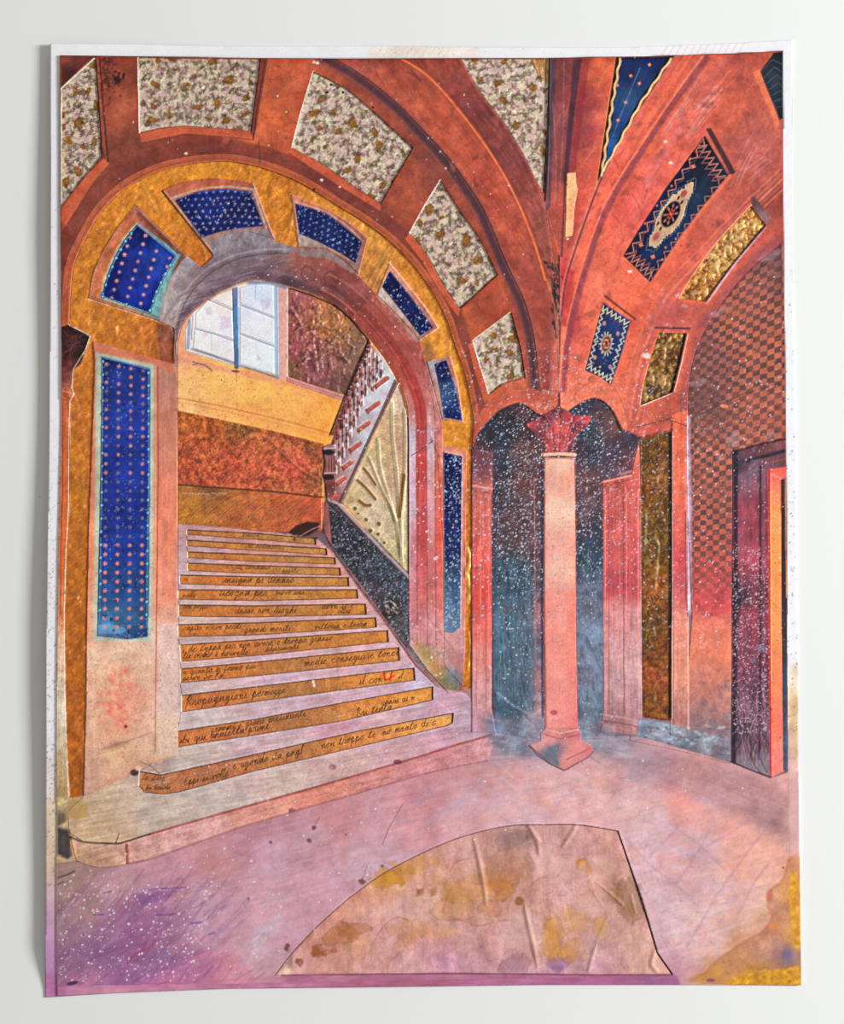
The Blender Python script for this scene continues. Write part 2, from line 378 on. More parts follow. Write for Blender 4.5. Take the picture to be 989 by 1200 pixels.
# ---------------------------------------------------------------- vault, left half
TOPPOLY = PRINT_T + [(918, 300), (800, 500), (553, 540), (300, 300), (73, 520), (71, 66)]
fill(TOPPOLY, (172, 76, 54), mot=0.16)
TC = [(90, 85, (154, 79, 55)), (138, 80, (138, 58, 40)), (140, 130, (180, 88, 58)), (137, 170, (117, 55, 42)), (135, 110, (143, 66, 46)), (330, 100, (192, 90, 58)), (320, 150, (203, 94, 58)), (315, 185, (180, 79, 52)), (220, 170, (138, 60, 46)), (100, 230, (165, 83, 54)), (80, 300, (149, 70, 50)), (78, 340, (186, 101, 60)),
      (400, 220, (133, 60, 46)), (440, 255, (141, 63, 48)), (480, 205, (165, 75, 54)), (470, 245, (175, 81, 55)), (500, 190, (133, 64, 55)), (350, 78, (186, 83, 55)), (430, 85, (165, 77, 58)), (520, 340, (165, 70, 48)), (545, 385, (180, 83, 52)), (575, 345, (165, 70, 46)), (600, 345, (180, 81, 58)), (560, 420, (175, 79, 50)), (560, 480, (196, 99, 66)), (600, 460, (207, 101, 66)), (640, 450, (196, 90, 66)), (640, 400, (180, 81, 55))]
LEFTV = PRINT_T[:5] + [(645, 69), (640, 250), (656, 470), (640, 490), (609, 474), (580, 490), (560, 520)] + GO[::-1] + [(73, 384), (71, 66)]
fill(LEFTV, TC, mot=0.2, warp=10)
# ring mouldings around the gold arch
fill(band(GO, 8, 31, 5, 18), (124, 54, 46), 0.7, soft=1.5, mot=0.16)
fill(band(GO, 0, 8, 0, 6), (186, 92, 56), 0.9, soft=0.8, mot=0.12)
stroke(offset(GO, 9, 6), 1.4, (205, 112, 72), 0.7, 0.8, rough=0.3)
stroke(offset(GO, 4, 3), 1.2, (150, 66, 46), 0.6, 0.8, rough=0.3)
stroke(offset(GO, 0.6, 0.4), 1.2, (225, 150, 105), 0.55, 0.8, rough=0.45)
for strip in ([(164, 157), (190, 151), (217, 148), (255, 149.5), (270, 152), (294, 155), (297, 164), (270, 161), (217, 157), (166, 168)],
              [(342, 174), (379, 194), (411, 217), (446, 240), (446, 248), (405, 223), (374, 203), (338, 179)],
              [(73, 246), (88, 225), (103, 206), (122, 186), (129, 193), (108, 218), (92, 245), (73, 275)],
              [(480, 274), (500, 299), (519, 334), (539, 363), (537, 372), (514, 341), (494, 306), (474, 280)],
              [(554, 400), (564, 434), (573, 463), (568, 474), (557, 440), (548, 404)]):
    fill(strip, (198, 92, 60), 0.95, mot=0.12, soft=0.3)
    stroke(strip[len(strip) // 2:] , 1.2, (120, 50, 40), 0.7, 0.8, rough=0.4)
# rib between the two upper left panels, its dark moulding and stains
stroke([(112, 68), (114, 120), (120, 186)], 2.2, (50, 22, 20), 0.9, 0.8)
stroke([(115, 68), (119, 130), (125, 190)], 1.2, (175, 90, 75), 0.6, 0.6)
stroke([(117.5, 70), (122, 130), (127.5, 190)], 1.8, (70, 28, 26), 0.8, 0.7)
fill([(73, 66), (110, 67), (73, 104)], [(80, 72, (150, 75, 55)), (80, 88, (70, 25, 25)), (95, 75, (110, 50, 45)), (76, 100, (105, 55, 50))], mot=0.25)
stroke([(73, 105), (111, 70)], 2.2, (232, 218, 200), 0.9, 0.6)
for _ in range(26):
    blob(138 + rng.randn() * 4, 93 + rng.randn() * 3.5, 1 + rng.rand() * 1.6, 0.8 + rng.rand(), (40, 14, 14), 0.8, rng.rand() * 3)
for _ in range(70):
    blob(128 + rng.randn() * 5, 90 + rng.randn() * 14, 1 + rng.rand() * 2.5, 1 + rng.rand(), (60, 22, 22), 0.35, rng.rand() * 3)
stroke([(303, 166), (305, 190)], 1.5, (90, 40, 40), 0.6, 1.2)
# frame lines right of panel two
fill([(306, 69), (316, 69), (298, 165), (294, 155)], (130, 58, 46), 0.9, mot=0.15)
stroke([(311, 69), (301, 130), (297, 163)], 1.0, (70, 28, 24), 0.8, 0.7)
stroke([(315, 69), (306, 120), (298, 166)], 1.2, (205, 112, 76), 0.7, 0.7)
# dark sweep left of the big rib
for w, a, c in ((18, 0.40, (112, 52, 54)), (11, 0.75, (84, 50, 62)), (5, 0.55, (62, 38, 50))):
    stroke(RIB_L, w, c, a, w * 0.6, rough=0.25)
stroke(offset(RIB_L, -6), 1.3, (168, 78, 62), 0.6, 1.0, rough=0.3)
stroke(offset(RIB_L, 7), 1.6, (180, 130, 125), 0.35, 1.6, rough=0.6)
# the big rib
RIB = RIB_L + RIB_R[::-1]
fill(offset(RIB_L, 8) + RIB_R[::-1], [(470, 90, (165, 72, 56)), (500, 130, (178, 78, 58)), (540, 160, (186, 82, 60)), (575, 220, (184, 80, 60)), (600, 280, (176, 76, 60)), (625, 360, (165, 70, 56)), (640, 430, (150, 62, 58)),
     (560, 110, (140, 60, 54)), (600, 175, (130, 58, 56)), (628, 240, (150, 66, 60)), (640, 290, (140, 66, 58)), (545, 95, (150, 62, 52)), (648, 400, (160, 72, 62))], mot=0.22, soft=1.0)
fill(RIB_C + RIB_R[28::-1], [(500, 80, (150, 66, 52)), (540, 110, (138, 58, 52)), (580, 155, (128, 56, 52)), (612, 205, (146, 66, 58)), (632, 260, (150, 70, 60)), (642, 310, (160, 78, 62)), (560, 130, (110, 48, 50)), (600, 190, (120, 56, 58))], 0.75, soft=1.5, mot=0.24, ang=56, sa=0.3)
fill(offset(RIB_L, 9)[:44] + RIB_C[::-1], [(450, 90, (176, 80, 60)), (480, 120, (184, 84, 60)), (520, 160, (192, 84, 58)), (560, 215, (190, 80, 58)), (600, 290, (180, 76, 58)), (430, 78, (150, 70, 62)), (620, 330, (176, 80, 62))], 0.6, soft=2, mot=0.24, ang=56, sa=0.26)
stroke(RIB_C, 5, (160, 62, 40), 0.6, 3)
stroke(RIB_C, 2.2, (244, 122, 72), 0.95, 1.2, rough=0.2)
stroke(offset(RIB_C, 4), 1.0, (120, 50, 44), 0.55, 1.2, rough=0.4)
stroke(offset(RIB_R, -2.2), 1.4, (196, 120, 105), 0.5, 1.0, rough=0.5)
stroke(offset(RIB_R, -9), 3, (155, 90, 86), 0.35, 2.4, rough=0.6)
dabs(RIB, 170, [(110, 45, 46), (205, 100, 74), (90, 40, 48), (215, 120, 92)], 18, 2.4, 55, 18, (0.08, 0.3), 1.5)

# vertical bundle of ribs in the middle and the right half of the vault
RIGHTV = [(643, 68), (760, 66), (850, 63), (917, 60), (917, 290), (800, 500), (740, 520), (657, 490), (655, 300), (640, 250)]
RV = [(650, 90, (120, 62, 62)), (655, 150, (150, 76, 70)), (660, 200, (128, 64, 66)), (672, 90, (110, 48, 54)), (668, 150, (92, 50, 66)), (684, 120, (150, 48, 56)), (682, 160, (170, 60, 66)), (700, 90, (232, 104, 62)), (705, 140, (235, 112, 78)), (690, 190, (228, 98, 76)), (688, 240, (222, 84, 66)), (655, 270, (165, 74, 60)), (665, 320, (190, 60, 66)), (662, 380, (176, 50, 62)),
      (780, 110, (232, 104, 62)), (750, 160, (236, 112, 66)), (720, 205, (232, 96, 62)), (700, 240, (236, 98, 74)), (812, 80, (215, 96, 66)), (830, 90, (206, 92, 78)), (800, 140, (216, 96, 84)), (770, 190, (226, 100, 88)), (745, 240, (232, 92, 84)), (720, 300, (238, 108, 82)), (700, 330, (240, 120, 90)), (690, 380, (240, 118, 86)), (672, 420, (238, 110, 84)), (672, 460, (236, 120, 92)), (700, 458, (238, 126, 98)),
      (870, 90, (180, 78, 62)), (850, 130, (200, 88, 64)), (880, 160, (176, 84, 76)), (870, 200, (184, 84, 72)), (905, 180, (186, 92, 82)), (905, 230, (150, 66, 56)), (890, 110, (186, 84, 64)), (840, 240, (196, 92, 78)), (810, 290, (210, 92, 72)), (780, 330, (220, 96, 72)), (750, 345, (232, 104, 74)), (760, 370, (222, 92, 68)), (740, 440, (226, 104, 76)), (725, 470, (214, 104, 80)), (780, 480, (186, 84, 66)), (850, 330, (216, 98, 74)), (815, 375, (232, 106, 68)), (800, 420, (226, 100, 66)), (890, 285, (196, 86, 74)), (790, 370, (196, 88, 80)), (740, 500, (196, 88, 78))]
fill(RIGHTV, RV, mot=0.16, warp=7)
dabs(RIGHTV, 420, [(240, 130, 96), (176, 66, 60), (150, 70, 84), (246, 150, 120), (206, 70, 70)], 22, 2.6, -55, 14, (0.06, 0.28), 1.6)
for pts, w, a_ in (([(846, 110), (826, 132), (806, 160)], 7, .3), ([(838, 104), (815, 128)], 5, .3), ([(890, 165), (876, 190), (866, 215)], 7, .25), ([(826, 88), (800, 128), (778, 160)], 4, .3), ([(770, 200), (752, 232), (744, 262)], 6, .18), ([(900, 190), (880, 205)], 5, .25)):
    for j in range(7):
        o_ = rng.randn(2) * w * .8; stroke(catmull([(x + o_[0], y + o_[1]) for x, y in pts], 3) if len(pts) > 2 else [(x + o_[0], y + o_[1]) for x, y in pts], 1.6, (222, 170, 176), a_, 1.6, rough=0.6, taper=True)
fill(RIB2_L + RIB2_C[::-1], [(800, 80, (226, 98, 60)), (780, 108, (238, 106, 60)), (750, 152, (242, 116, 66)), (722, 200, (238, 100, 62)), (702, 240, (238, 104, 78)), (686, 290, (232, 88, 72)), (668, 350, (206, 60, 66)), (662, 400, (226, 96, 78))], 0.8, soft=1.2, mot=0.16, ang=-56, sa=0.26)
fill(RIB2_C + offset(RIB2_C, -34, -12)[::-1], [(840, 80, (206, 96, 84)), (815, 112, (206, 88, 82)), (785, 155, (214, 88, 84)), (758, 205, (226, 92, 88)), (730, 255, (236, 90, 80)), (712, 300, (242, 112, 84)), (694, 350, (242, 120, 88)), (676, 410, (240, 116, 86))], 0.6, soft=4, mot=0.18, ang=-56, sa=0.28)
for pl, n_ in ((LEFTV, 130), (RIGHTV, 110)):
    for (x, y) in scatter(pl, n_):
        blob(x, y, 2 + rng.rand() * 7, 1.5 + rng.rand() * 3.5, [(92, 40, 44), (110, 50, 54), (214, 116, 84), (80, 36, 46), (196, 90, 66)][rng.randint(5)], 0.16 + 0.2 * rng.rand(), rng.rand() * 3, 1.0, warp=0.9)
# upright strips
fill([(644, 69), (652, 69), (645, 240), (640, 250)], (78, 56, 72), 0.75, soft=1.0, mot=0.2)
stroke([(643.5, 69), (643, 150), (638.5, 235)], 2.4, (36, 24, 30), 0.95, 0.8)
fill([(672, 69), (682, 69), (672, 140), (666, 205), (663, 240), (660, 205), (665, 150)], (74, 38, 56), 0.8, soft=1.4, mot=0.25)
fill([(683, 69), (691, 69), (681, 150), (674, 205), (667, 205), (676, 120)], (150, 38, 48), 0.55, soft=1.2)
stroke([(661, 70), (660, 150), (655, 240)], 1.4, (190, 140, 140), 0.35, 1.2, rough=0.6)
stroke([(648, 120), (652, 190), (650, 240)], 1.2, (200, 160, 165), 0.35, 1.2, rough=0.7)
fill([(664, 203), (674.5, 202), (675, 214), (677, 222), (673, 246), (671, 276), (662, 279), (663, 240)], (250, 178, 128), 0.95, mot=0.06, soft=0.4)
stroke([(662, 200), (661, 240), (658, 300)], 2.0, (88, 48, 60), 0.7, 1.5)
stroke([(722, 69), (712, 130), (702, 200), (698, 222)], 2.0, (250, 140, 84), 0.8, 1.2)
# dark foliage where the ribs meet
for _ in range(130):
    y = 304 + rng.rand() * 92; w = 9 * (1 - (y - 304) / 110)
    blob(650 + rng.randn() * w * 0.45 + (y - 340) * 0.04, y, 1.3 + rng.rand() * 2.6, 0.8 + rng.rand() * 1.2, [(38, 26, 32), (64, 36, 40), (92, 58, 52), (30, 20, 28)][rng.randint(4)], 0.75, 1.2 + rng.randn() * 0.5)
fill([(660, 310), (674, 318), (672, 345), (664, 385), (658, 380)], (190, 40, 54), 0.8, soft=1.5, mot=0.3)
stroke([(655, 300), (656.5, 380), (655, 420), (655, 480)], 2.4, (70, 36, 48), 0.8, 1.4, rough=0.2)
stroke([(641, 328), (650, 360), (654, 398)], 1.8, (230, 120, 80), 0.7, 1.0, rough=0.3)
# right rib lines
fill(band(RIB2_C, -2, 5), (140, 62, 78), 0.72, soft=1.6, mot=0.22)
stroke(offset(RIB2_C, -3.5), 1.6, (250, 140, 104), 0.7, 1.2, rough=0.3)
stroke(offset(RIB2_L, -1), 2.0, (60, 30, 30), 0.75, 1.0)
stroke(offset(RIB2_L, -3.5), 1.4, (240, 130, 80), 0.6, 1.0, rough=0.3)
stroke(offset(RIB2_C, -16, -4), 4, (250, 130, 84), 0.35, 4)
stroke(offset(RIB2_C, -30, -10), 8, (206, 120, 122), 0.35, 6, rough=0.6)
stroke(catmull([(853, 64), (826, 105), (790, 160), (757, 215)], 4), 5, (190, 120, 140), 0.35, 4, rough=0.7)
for ln in ([(712, 178), (722, 190), (726, 200)], [(740, 226), (748, 240), (752, 252)], [(716, 250), (726, 260)], [(732, 306), (744, 316), (766, 332)]):
    stroke(ln, 0.8, (140, 50, 50), 0.6, 0.6)
# side arch mouldings (right)
for d, w, c, a in ((0, 3, (200, 104, 96), 0.7), (-5, 2.5, (240, 128, 96), 0.7), (-9, 2.2, (178, 92, 100), 0.7), (5, 2.0, (232, 120, 84), 0.6), (-14, 2.0, (236, 120, 84), 0.6), (-18, 1.4, (160, 70, 66), 0.6)):
    stroke(offset(SIDE_ARC, d), w, c, a, 1.6, rough=0.3)
fill(band(CHK_ARC, 0, 26, 0, 18), [(900, 285, (190, 84, 76)), (870, 310, (220, 100, 76)), (840, 350, (226, 104, 78)), (820, 380, (228, 104, 70)), (800, 430, (232, 104, 66)), (795, 480, (226, 100, 72))], 0.85, soft=1.5, mot=0.14)
stroke(offset(CHK_ARC, 1), 6, (176, 58, 80), 0.75, 3)
stroke(offset(CHK_ARC, 5.5), 1.6, (248, 150, 112), 0.7, 1.0)
fill([(772, 352), (826, 356), (836, 380), (803, 390), (770, 382), (752, 396)], (190, 88, 80), 0.75, soft=2.5, mot=0.16)
stroke([(768, 384), (808, 385)], 2.2, (92, 40, 44), 0.85, 1.0)
stroke([(747, 500), (787, 490), (806, 480)], 1.4, (120, 50, 48), 0.7, 0.9)
for _ in range(14): blob(750 + rng.rand() * 60, 340 + rng.rand() * 55, 1 + rng.rand() * 3, 1 + rng.rand() * 1.5, (206, 170, 186), 0.35, rng.rand() * 3)
fill([(880, 231), (884, 230), (905, 256), (897, 264), (881, 240)], [(885, 237, (96, 60, 60)), (897, 256, (150, 110, 120))], 0.9, soft=0.8, mot=0.3)
stroke([(897, 266), (862, 308), (843, 334), (828, 355)], 2.6, (206, 188, 206), 0.75, 1.2, rough=0.4)
# small crown arches over the niche
fill(catmull([(556, 510), (562, 486), (578, 466), (603, 455), (632, 458), (645, 478)], 4) + [(640, 492), (609, 475), (583, 488), (567, 520)], (196, 90, 68), 0.85, soft=1.2, mot=0.15)
fill(catmull([(660, 474), (676, 456), (700, 446), (724, 460), (738, 500)], 4) + [(728, 506), (715, 480), (697, 468), (677, 475)], (232, 118, 88), 0.85, soft=1.2, mot=0.12)
stroke(catmull([(672, 470), (678, 456), (700, 447), (722, 458), (734, 488), (737, 506)], 4), 1.0, (180, 80, 66), 0.7, 0.8)
stroke(catmull([(573, 463), (593, 449), (616, 443)], 4), 1.4, (110, 55, 45), 0.6, 0.8)

# ---------------------------------------------------------------- printed cloth with sprigs and berries
def floral(poly, dark=0.0, n_b=10, seed=1, sc=1.0):
    r = np.random.RandomState(seed)
    base = (204 - dark * 40, 184 - dark * 44, 160 - dark * 44)
    fill(poly, base, mot=0.1, msc=10)
    p = np.array(poly); lo = p.min(0) - 2; hi = p.max(0) + 2; area = (hi - lo).prod()
    gx = np.arange(lo[0], hi[0], 3.6 * sc); gy = np.arange(lo[1], hi[1], 3.6 * sc)
    pts = [(x + r.randn() * 0.9, y + r.randn() * 0.9) for y in gy for x in gx]
    q = np.array(poly); cen = q.mean(0)
    ok = inside(np.array(pts), poly)
    for (x, y), k in zip(pts, ok):
        if not k: continue
        u = r.rand()
        if u < 0.40: blob(x, y, 2.1, 1.4, (200 - dark * 30, 156 - dark * 34, 164 - dark * 34), 0.8, r.rand() * 3, 0.6)
        elif u < 0.55: blob(x, y, 1.7, 1.3, (222 - dark * 30, 208 - dark * 36, 174 - dark * 40), 0.8, r.rand() * 3, 0.6)
    st = 7.2 * sc
    pts = np.array([(x + r.randn() * 1.3 + (j % 2) * st / 2, y + r.randn() * 1.3) for j, y in enumerate(np.arange(lo[1], hi[1], st * 0.8)) for x in np.arange(lo[0], hi[0], st)])
    for (x, y) in pts[inside(pts, poly)]:
        t = r.rand() * 6.28; bend = r.randn() * 0.5
        cc = np.array([(104, 78, 66), (92, 76, 54), (122, 88, 80), (98, 88, 58)][r.randint(4)]) * (1 - dark * 0.25)
        p0 = np.array([x, y]); stem = []
        for k in range(6):
            tt = t + bend * k * 0.35; stem.append(tuple(p0)); p0 = p0 + np.array([math.cos(tt), math.sin(tt)]) * 1.9
        stroke(stem, 0.65, cc, 0.75, 0.5)
        for k in range(1, 6):
            tt = t + bend * k * 0.35
            for sd in (-1, 1):
                if r.rand() < 0.2: continue
                q = np.array(stem[k]) + 1.5 * np.array([math.cos(tt + sd * 0.9), math.sin(tt + sd * 0.9)])
                blob(q[0], q[1], 1.1 + 0.4 * r.rand(), 0.42 + 0.2 * r.rand(), cc * (0.85 + 0.4 * r.rand()), 0.5 + 0.35 * r.rand(), tt + sd * 0.8, 0.7)
        if r.rand() < 0.5: blob(x, y, 0.9, 0.9, (232, 222, 186), 0.7, 0, 0.6)
    sp = np.array(lo) + r.rand(400, 2) * (hi - lo); sp = sp[inside(sp, poly)]
    got = []
    for s in sp:
        if len(got) >= n_b: break
        if all(np.hypot(*(s - g)) > 15 for g in got): got.append(s)
    for (x, y) in got:
        w = 3.0 + r.rand() * 2.4; t = r.rand() * 3; sh = 0.7 + 0.5 * r.rand()
        blob(x, y, w * 1.15, w * 0.85 * sh, (104, 68, 30), 0.75, t, 0.5, warp=0.8)
        blob(x - .3, y - .3, w * 0.9, w * 0.62 * sh, (160, 106, 46), 0.8, t, 0.6, warp=0.8, relief=0.2)
        blob(x - w * .25, y - w * .2, w * 0.4, w * 0.25, (190, 138, 76), 0.5, t, 0.9, warp=0.4)
        for _ in range(4): stroke([(x + r.randn() * w * .5, y + r.randn() * w * .5), (x + r.randn() * w * .6, y + r.randn() * w * .6)], 0.6, (96, 60, 24), 0.5, 0.5)

for k, (pl, dk, nb) in enumerate(((F1, 0.22, 12), (F2, 0.18, 17), (F3, 0.02, 12), (F4, 0.16, 9), (F5, 0.08, 6), (F6, 0.0, 10))):
    x0, x1, y0, y1 = window_of(pl, 20); under = C[y0:y1, x0:x1].copy()
    floral(pl, dk, nb, 20 + k)
    m = blur(raster([pl], x0, x1, y0, y1), 1)[..., None]; C[y0:y1, x0:x1] = C[y0:y1, x0:x1] * m + under * (1 - m)
for (x, y, c) in ((372, 74, (230, 215, 205)), (437, 126, (30, 16, 16)), (383, 108, (30, 14, 10)), (388, 99, (30, 14, 10)), (402, 108, (40, 20, 14)), (238, 103, (235, 225, 215)), (368, 222, (40, 20, 16))):
    blob(x, y, 1.8, 1.5, c, 0.9)
blob(336, 132, 2.3, 2.3, (140, 75, 30), 0.95); blob(335.5, 131.4, 1.2, 1.0, (240, 180, 110), 0.9)
fill([(622, 69), (643, 69), (642, 98), (630, 86)], (205, 150, 88), 0.6, soft=1.5, mot=0.3)
for _ in range(7): stroke([(622 + rng.rand() * 18, 70), (628 + rng.rand() * 14, 95)], 0.9, (120, 75, 35), 0.6, 0.6)
# white card core with its bevel highlight, painted along the windows' left sides
CORE_HIGHLIGHT = (238, 228, 216)
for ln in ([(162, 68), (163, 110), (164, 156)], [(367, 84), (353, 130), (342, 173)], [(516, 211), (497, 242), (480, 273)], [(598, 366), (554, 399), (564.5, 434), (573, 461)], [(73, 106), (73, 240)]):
    stroke(ln, 1.3, CORE_HIGHLIGHT, 0.85, 0.6, rough=0.3)
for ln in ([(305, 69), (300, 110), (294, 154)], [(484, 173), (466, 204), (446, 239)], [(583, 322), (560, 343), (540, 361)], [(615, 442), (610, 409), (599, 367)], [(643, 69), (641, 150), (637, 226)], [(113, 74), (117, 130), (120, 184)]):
    stroke(ln, 1.2, (48, 28, 22), 0.7, 0.8)  # cast shade of the cut card, painted along the windows' right sides

# ---------------------------------------------------------------- gold leaf
fill(GOLD, [(150, 230, (226, 140, 42)), (110, 290, (208, 124, 38)), (100, 360, (215, 132, 42)), (140, 390, (208, 124, 42)), (170, 400, (200, 111, 45)), (200, 250, (224, 136, 42)), (235, 295, (204, 115, 38)), (240, 200, (226, 142, 45)), (330, 240, (220, 130, 40)), (390, 240, (231, 150, 60)), (440, 300, (226, 150, 66)), (470, 320, (215, 132, 49)), (500, 350, (226, 144, 53)), (520, 400, (235, 153, 53)), (545, 460, (226, 140, 38)), (530, 510, (233, 150, 49)), (548, 560, (208, 119, 31)), (548, 780, (215, 126, 33)), (95, 480, (200, 115, 40)), (92, 560, (202, 119, 35)), (92, 650, (196, 111, 33)), (88, 750, (194, 107, 31)), (90, 850, (190, 103, 31)), (92, 925, (182, 97, 29))], mot=0.13, fine=0.08, msc=8, warp=5, ang=-38, streak=(12, 2.0), sa=0.14)
x0, x1, y0, y1 = window_of(GOLD, 2)
GM = raster([GOLD], x0, x1, y0, y1); X, Y = grid_xy(x0, x1, y0, y1)
Z[y0:y1, x0:x1] += GM * ((fbm(X, Y, 11, 1, 4) - 0.5) * 3.6 + (fbm(X * .7 + Y * .7, (Y - X) * .25, 4, 2, 2) - 0.5) * 1.2)
del GM
fill([(183, 378), (204, 385), (203, 427), (188, 423)], (150, 76, 58), 0.85, soft=1.2, mot=0.25)
fill([(422, 322), (436, 285), (462, 308), (446, 346)], [(430, 315, (196, 126, 60)), (440, 330, (190, 120, 90)), (455, 310, (196, 136, 50))], 0.6, soft=2, mot=0.2)
for ln in ([(345, 240), (338, 280)], [(455, 290), (430, 335)], [(455, 300), (436, 338)], [(226, 262), (242, 300)], [(165, 212), (185, 250)]):
    stroke(ln, 1.2, (226, 178, 90), 0.6, 1.2, relief=0.6)
fill([(486, 400), (498, 425), (512, 420), (505, 402)], (176, 118, 90), 0.6, soft=1.5, mot=0.3)
for _ in range(10):
    t = rng.rand() * 6; stroke([(510 + rng.rand() * 8, 500 + rng.rand() * 14), (510 + rng.rand() * 9, 500 + rng.rand() * 14)], 0.7, (130, 76, 50), 0.6, 0.6)
if 0: stroke([(86 + rng.rand() * 16, 470 + rng.rand() * 440), (90 + rng.rand() * 16, 470 + rng.rand() * 440)][:1] + [(86 + rng.rand() * 16, 600)], 0.01, (0, 0, 0), 0, 0.3)
stroke(catmull([(547, 642), (551, 656), (547, 672), (551, 690), (548, 706)], 4), 4.5, (238, 196, 110), 0.75, 2.0, relief=1.6, rough=0.3); stroke(catmull([(549, 740), (551, 760), (548, 785)], 4), 2.0, (226, 170, 70), 0.6, 1.4, relief=0.8)  # highlights of a curled gold flake, painted in with relief
for y in (592, 640, 690): stroke([(82, y + 12), (94, y + 4), (106, y - 6)], 1.2, (206, 146, 60), 0.5, 1.2, relief=0.5)
# capital and terracotta pilaster on the far left
fill(CAPITAL, [(80, 390, (60, 24, 24)), (95, 395, (44, 16, 18)), (90, 410, (28, 10, 14)), (80, 420, (105, 44, 42)), (80, 440, (120, 62, 58)), (80, 460, (196, 110, 70))], mot=0.4, msc=6)
for _ in range(50): stroke([(75 + rng.rand() * 10, 388 + rng.rand() * 34), (84 + rng.rand() * 18, 390 + rng.rand() * 20)], 0.8, [(130, 70, 60), (20, 6, 10), (90, 36, 36)][rng.randint(3)], 0.5, 0.6)
stroke([(73, 458), (88, 462)], 1.4, (222, 140, 96), 0.9, 0.8); stroke([(74, 464), (84, 468)], 1.0, (110, 50, 36), 0.9, 0.7)
LPIL = [(73, 462), (83, 470), (82, 509), (82, 591), (79, 642), (77, 720), (78, 821), (79, 861), (82, 935), (67.5, 940), (68, 800), (70, 640), (73, 500)]
fill(LPIL, [(77, 480, (200, 104, 60)), (77, 560, (206, 104, 60)), (75, 640, (214, 108, 58)), (73, 720, (222, 128, 78)), (73, 760, (230, 190, 160)), (73, 830, (225, 205, 180)), (73, 900, (205, 180, 140)), (75, 935, (190, 150, 100))], mot=0.12, ang=90, warp=3)
stroke([(75, 470), (75, 560), (73, 640), (72, 720)], 1.0, (140, 60, 36), 0.7, 0.7)
for ln in ([(82, 381), (107, 394), (102, 409), (87, 433), (85.5, 455), (88, 462), (83, 471), (82, 540), (82, 591), (79, 642), (77, 720), (78, 821), (82, 932)],):
    stroke(ln, 1.1, (240, 214, 176), 0.75, 0.6, rough=0.3)
specks(LPIL, 240, (110, 70, 50), (0.3, 0.7), (0.2, 0.6), prob=lambda x, y: y > 650)

# ---------------------------------------------------------------- starred blue cloth panels and their frames
def stars(poly, cols, rows, f, c_of, size=2.1):
    for j in range(rows):
        for i in range(cols):
            x, y = f(i, j)
            if not inside(np.array([(x, y)]), poly)[0]: continue
            c, a = c_of(x, y)
            t = rng.rand() * 0.5
            for k in range(3):
                ang = t + k * math.pi / 3
                dx, dy = math.cos(ang) * size, math.sin(ang) * size
                stroke([(x - dx, y - dy), (x + dx, y + dy)], 1.0, c, a, 0.6)
            blob(x, y, size * 0.5, size * 0.5, c, a, 0, 0.6)

def chain(pts, step=15.0, c1=(120, 186, 204), c2=(24, 44, 110)):
    n = max(int(np.hypot(*np.diff(np.array(pts), axis=0).T).sum() / step), 2)
    q = resample(pts, n + 1)
    stroke([tuple(v) for v in resample(pts, n * 3)], 2.2, c2, 0.8, 0.7); stroke([tuple(v) for v in resample(pts, n * 3)], 0.8, c1, 0.75, 0.5)
    for x, y in q[:-1]:
        blob(x, y, 2.3, 2.6, c2, 0.9); blob(x, y, 1.5, 1.8, c1, 0.95)

# left pilaster with its long panel
fill(P0F, [(150, 412, (206, 116, 84)), (112, 450, (206, 130, 100)), (190, 450, (200, 116, 92)), (196, 520, (214, 122, 96)), (196, 600, (232, 130, 100)), (196, 680, (236, 140, 110)), (110, 560, (220, 130, 96)), (108, 650, (236, 140, 100)), (108, 730, (234, 160, 130)), (140, 765, (226, 190, 160)), (150, 800, (236, 150, 120)), (142, 825, (246, 84, 66)), (135, 850, (238, 130, 104)), (120, 800, (232, 170, 138)), (190, 760, (232, 190, 176)), (195, 820, (226, 190, 180)), (190, 870, (226, 190, 168)), (140, 880, (214, 170, 130)), (120, 910, (214, 150, 130)), (110, 840, (228, 180, 150)), (105, 925, (206, 160, 140)), (150, 900, (200, 130, 105))], mot=0.10, warp=8)
fill([(186, 432), (207, 438), (208, 700), (186, 700)], [(196, 445, (180, 130, 116)), (196, 480, (206, 130, 105)), (196, 600, (234, 134, 104)), (196, 690, (236, 146, 118))], 0.8, soft=0.6, mot=0.08, ang=90)
stroke([(185, 430), (185.5, 560), (184, 700), (182, 880)], 1.3, (150, 70, 62), 0.75, 0.8, rough=0.4)
stroke([(183, 430), (183, 560), (181.5, 700)], 1.0, (230, 190, 160), 0.6, 0.8)
fill(offset(P0 + [P0[0]], -7)[:-1], (176, 188, 160), 0.0)
fill([(113, 413), (181, 427), (180.5, 600), (178, 752), (110, 752), (112, 600)], (178, 196, 178), 0.85, soft=1.5, mot=0.12, holes=())
fill(P0, [(125, 430, (22, 40, 102)), (150, 440, (34, 54, 139)), (150, 500, (38, 60, 156)), (150, 560, (34, 54, 148)), (155, 610, (28, 46, 130)), (150, 640, (30, 54, 139)), (150, 690, (38, 74, 139)), (150, 720, (50, 92, 139)), (130, 740, (74, 124, 167)), (160, 744, (38, 72, 120)), (125, 540, (26, 44, 120)), (168, 500, (34, 56, 148))], mot=0.2)
fill([(115, 732), (128, 730), (150, 736), (148, 742), (116, 743)], (120, 170, 210), 0.6, soft=1.5)
def star_col(x, y):
    if 638 < y < 745: return (246, 136, 108), (0.95 if y < 690 else 0.8)
    if y < 560 and rng.rand() < 0.6: return (206, 136, 120), 0.75
    return (124, 112, 134), 0.6 + 0.2 * rng.rand()
stars(P0, 4, 31, lambda i, j: (125.5 + i * 14.2 - (j * 10.7) * 0.006, 427 + j * 10.6 + i * 2.6 * max(0, 1 - j / 8)), star_col)
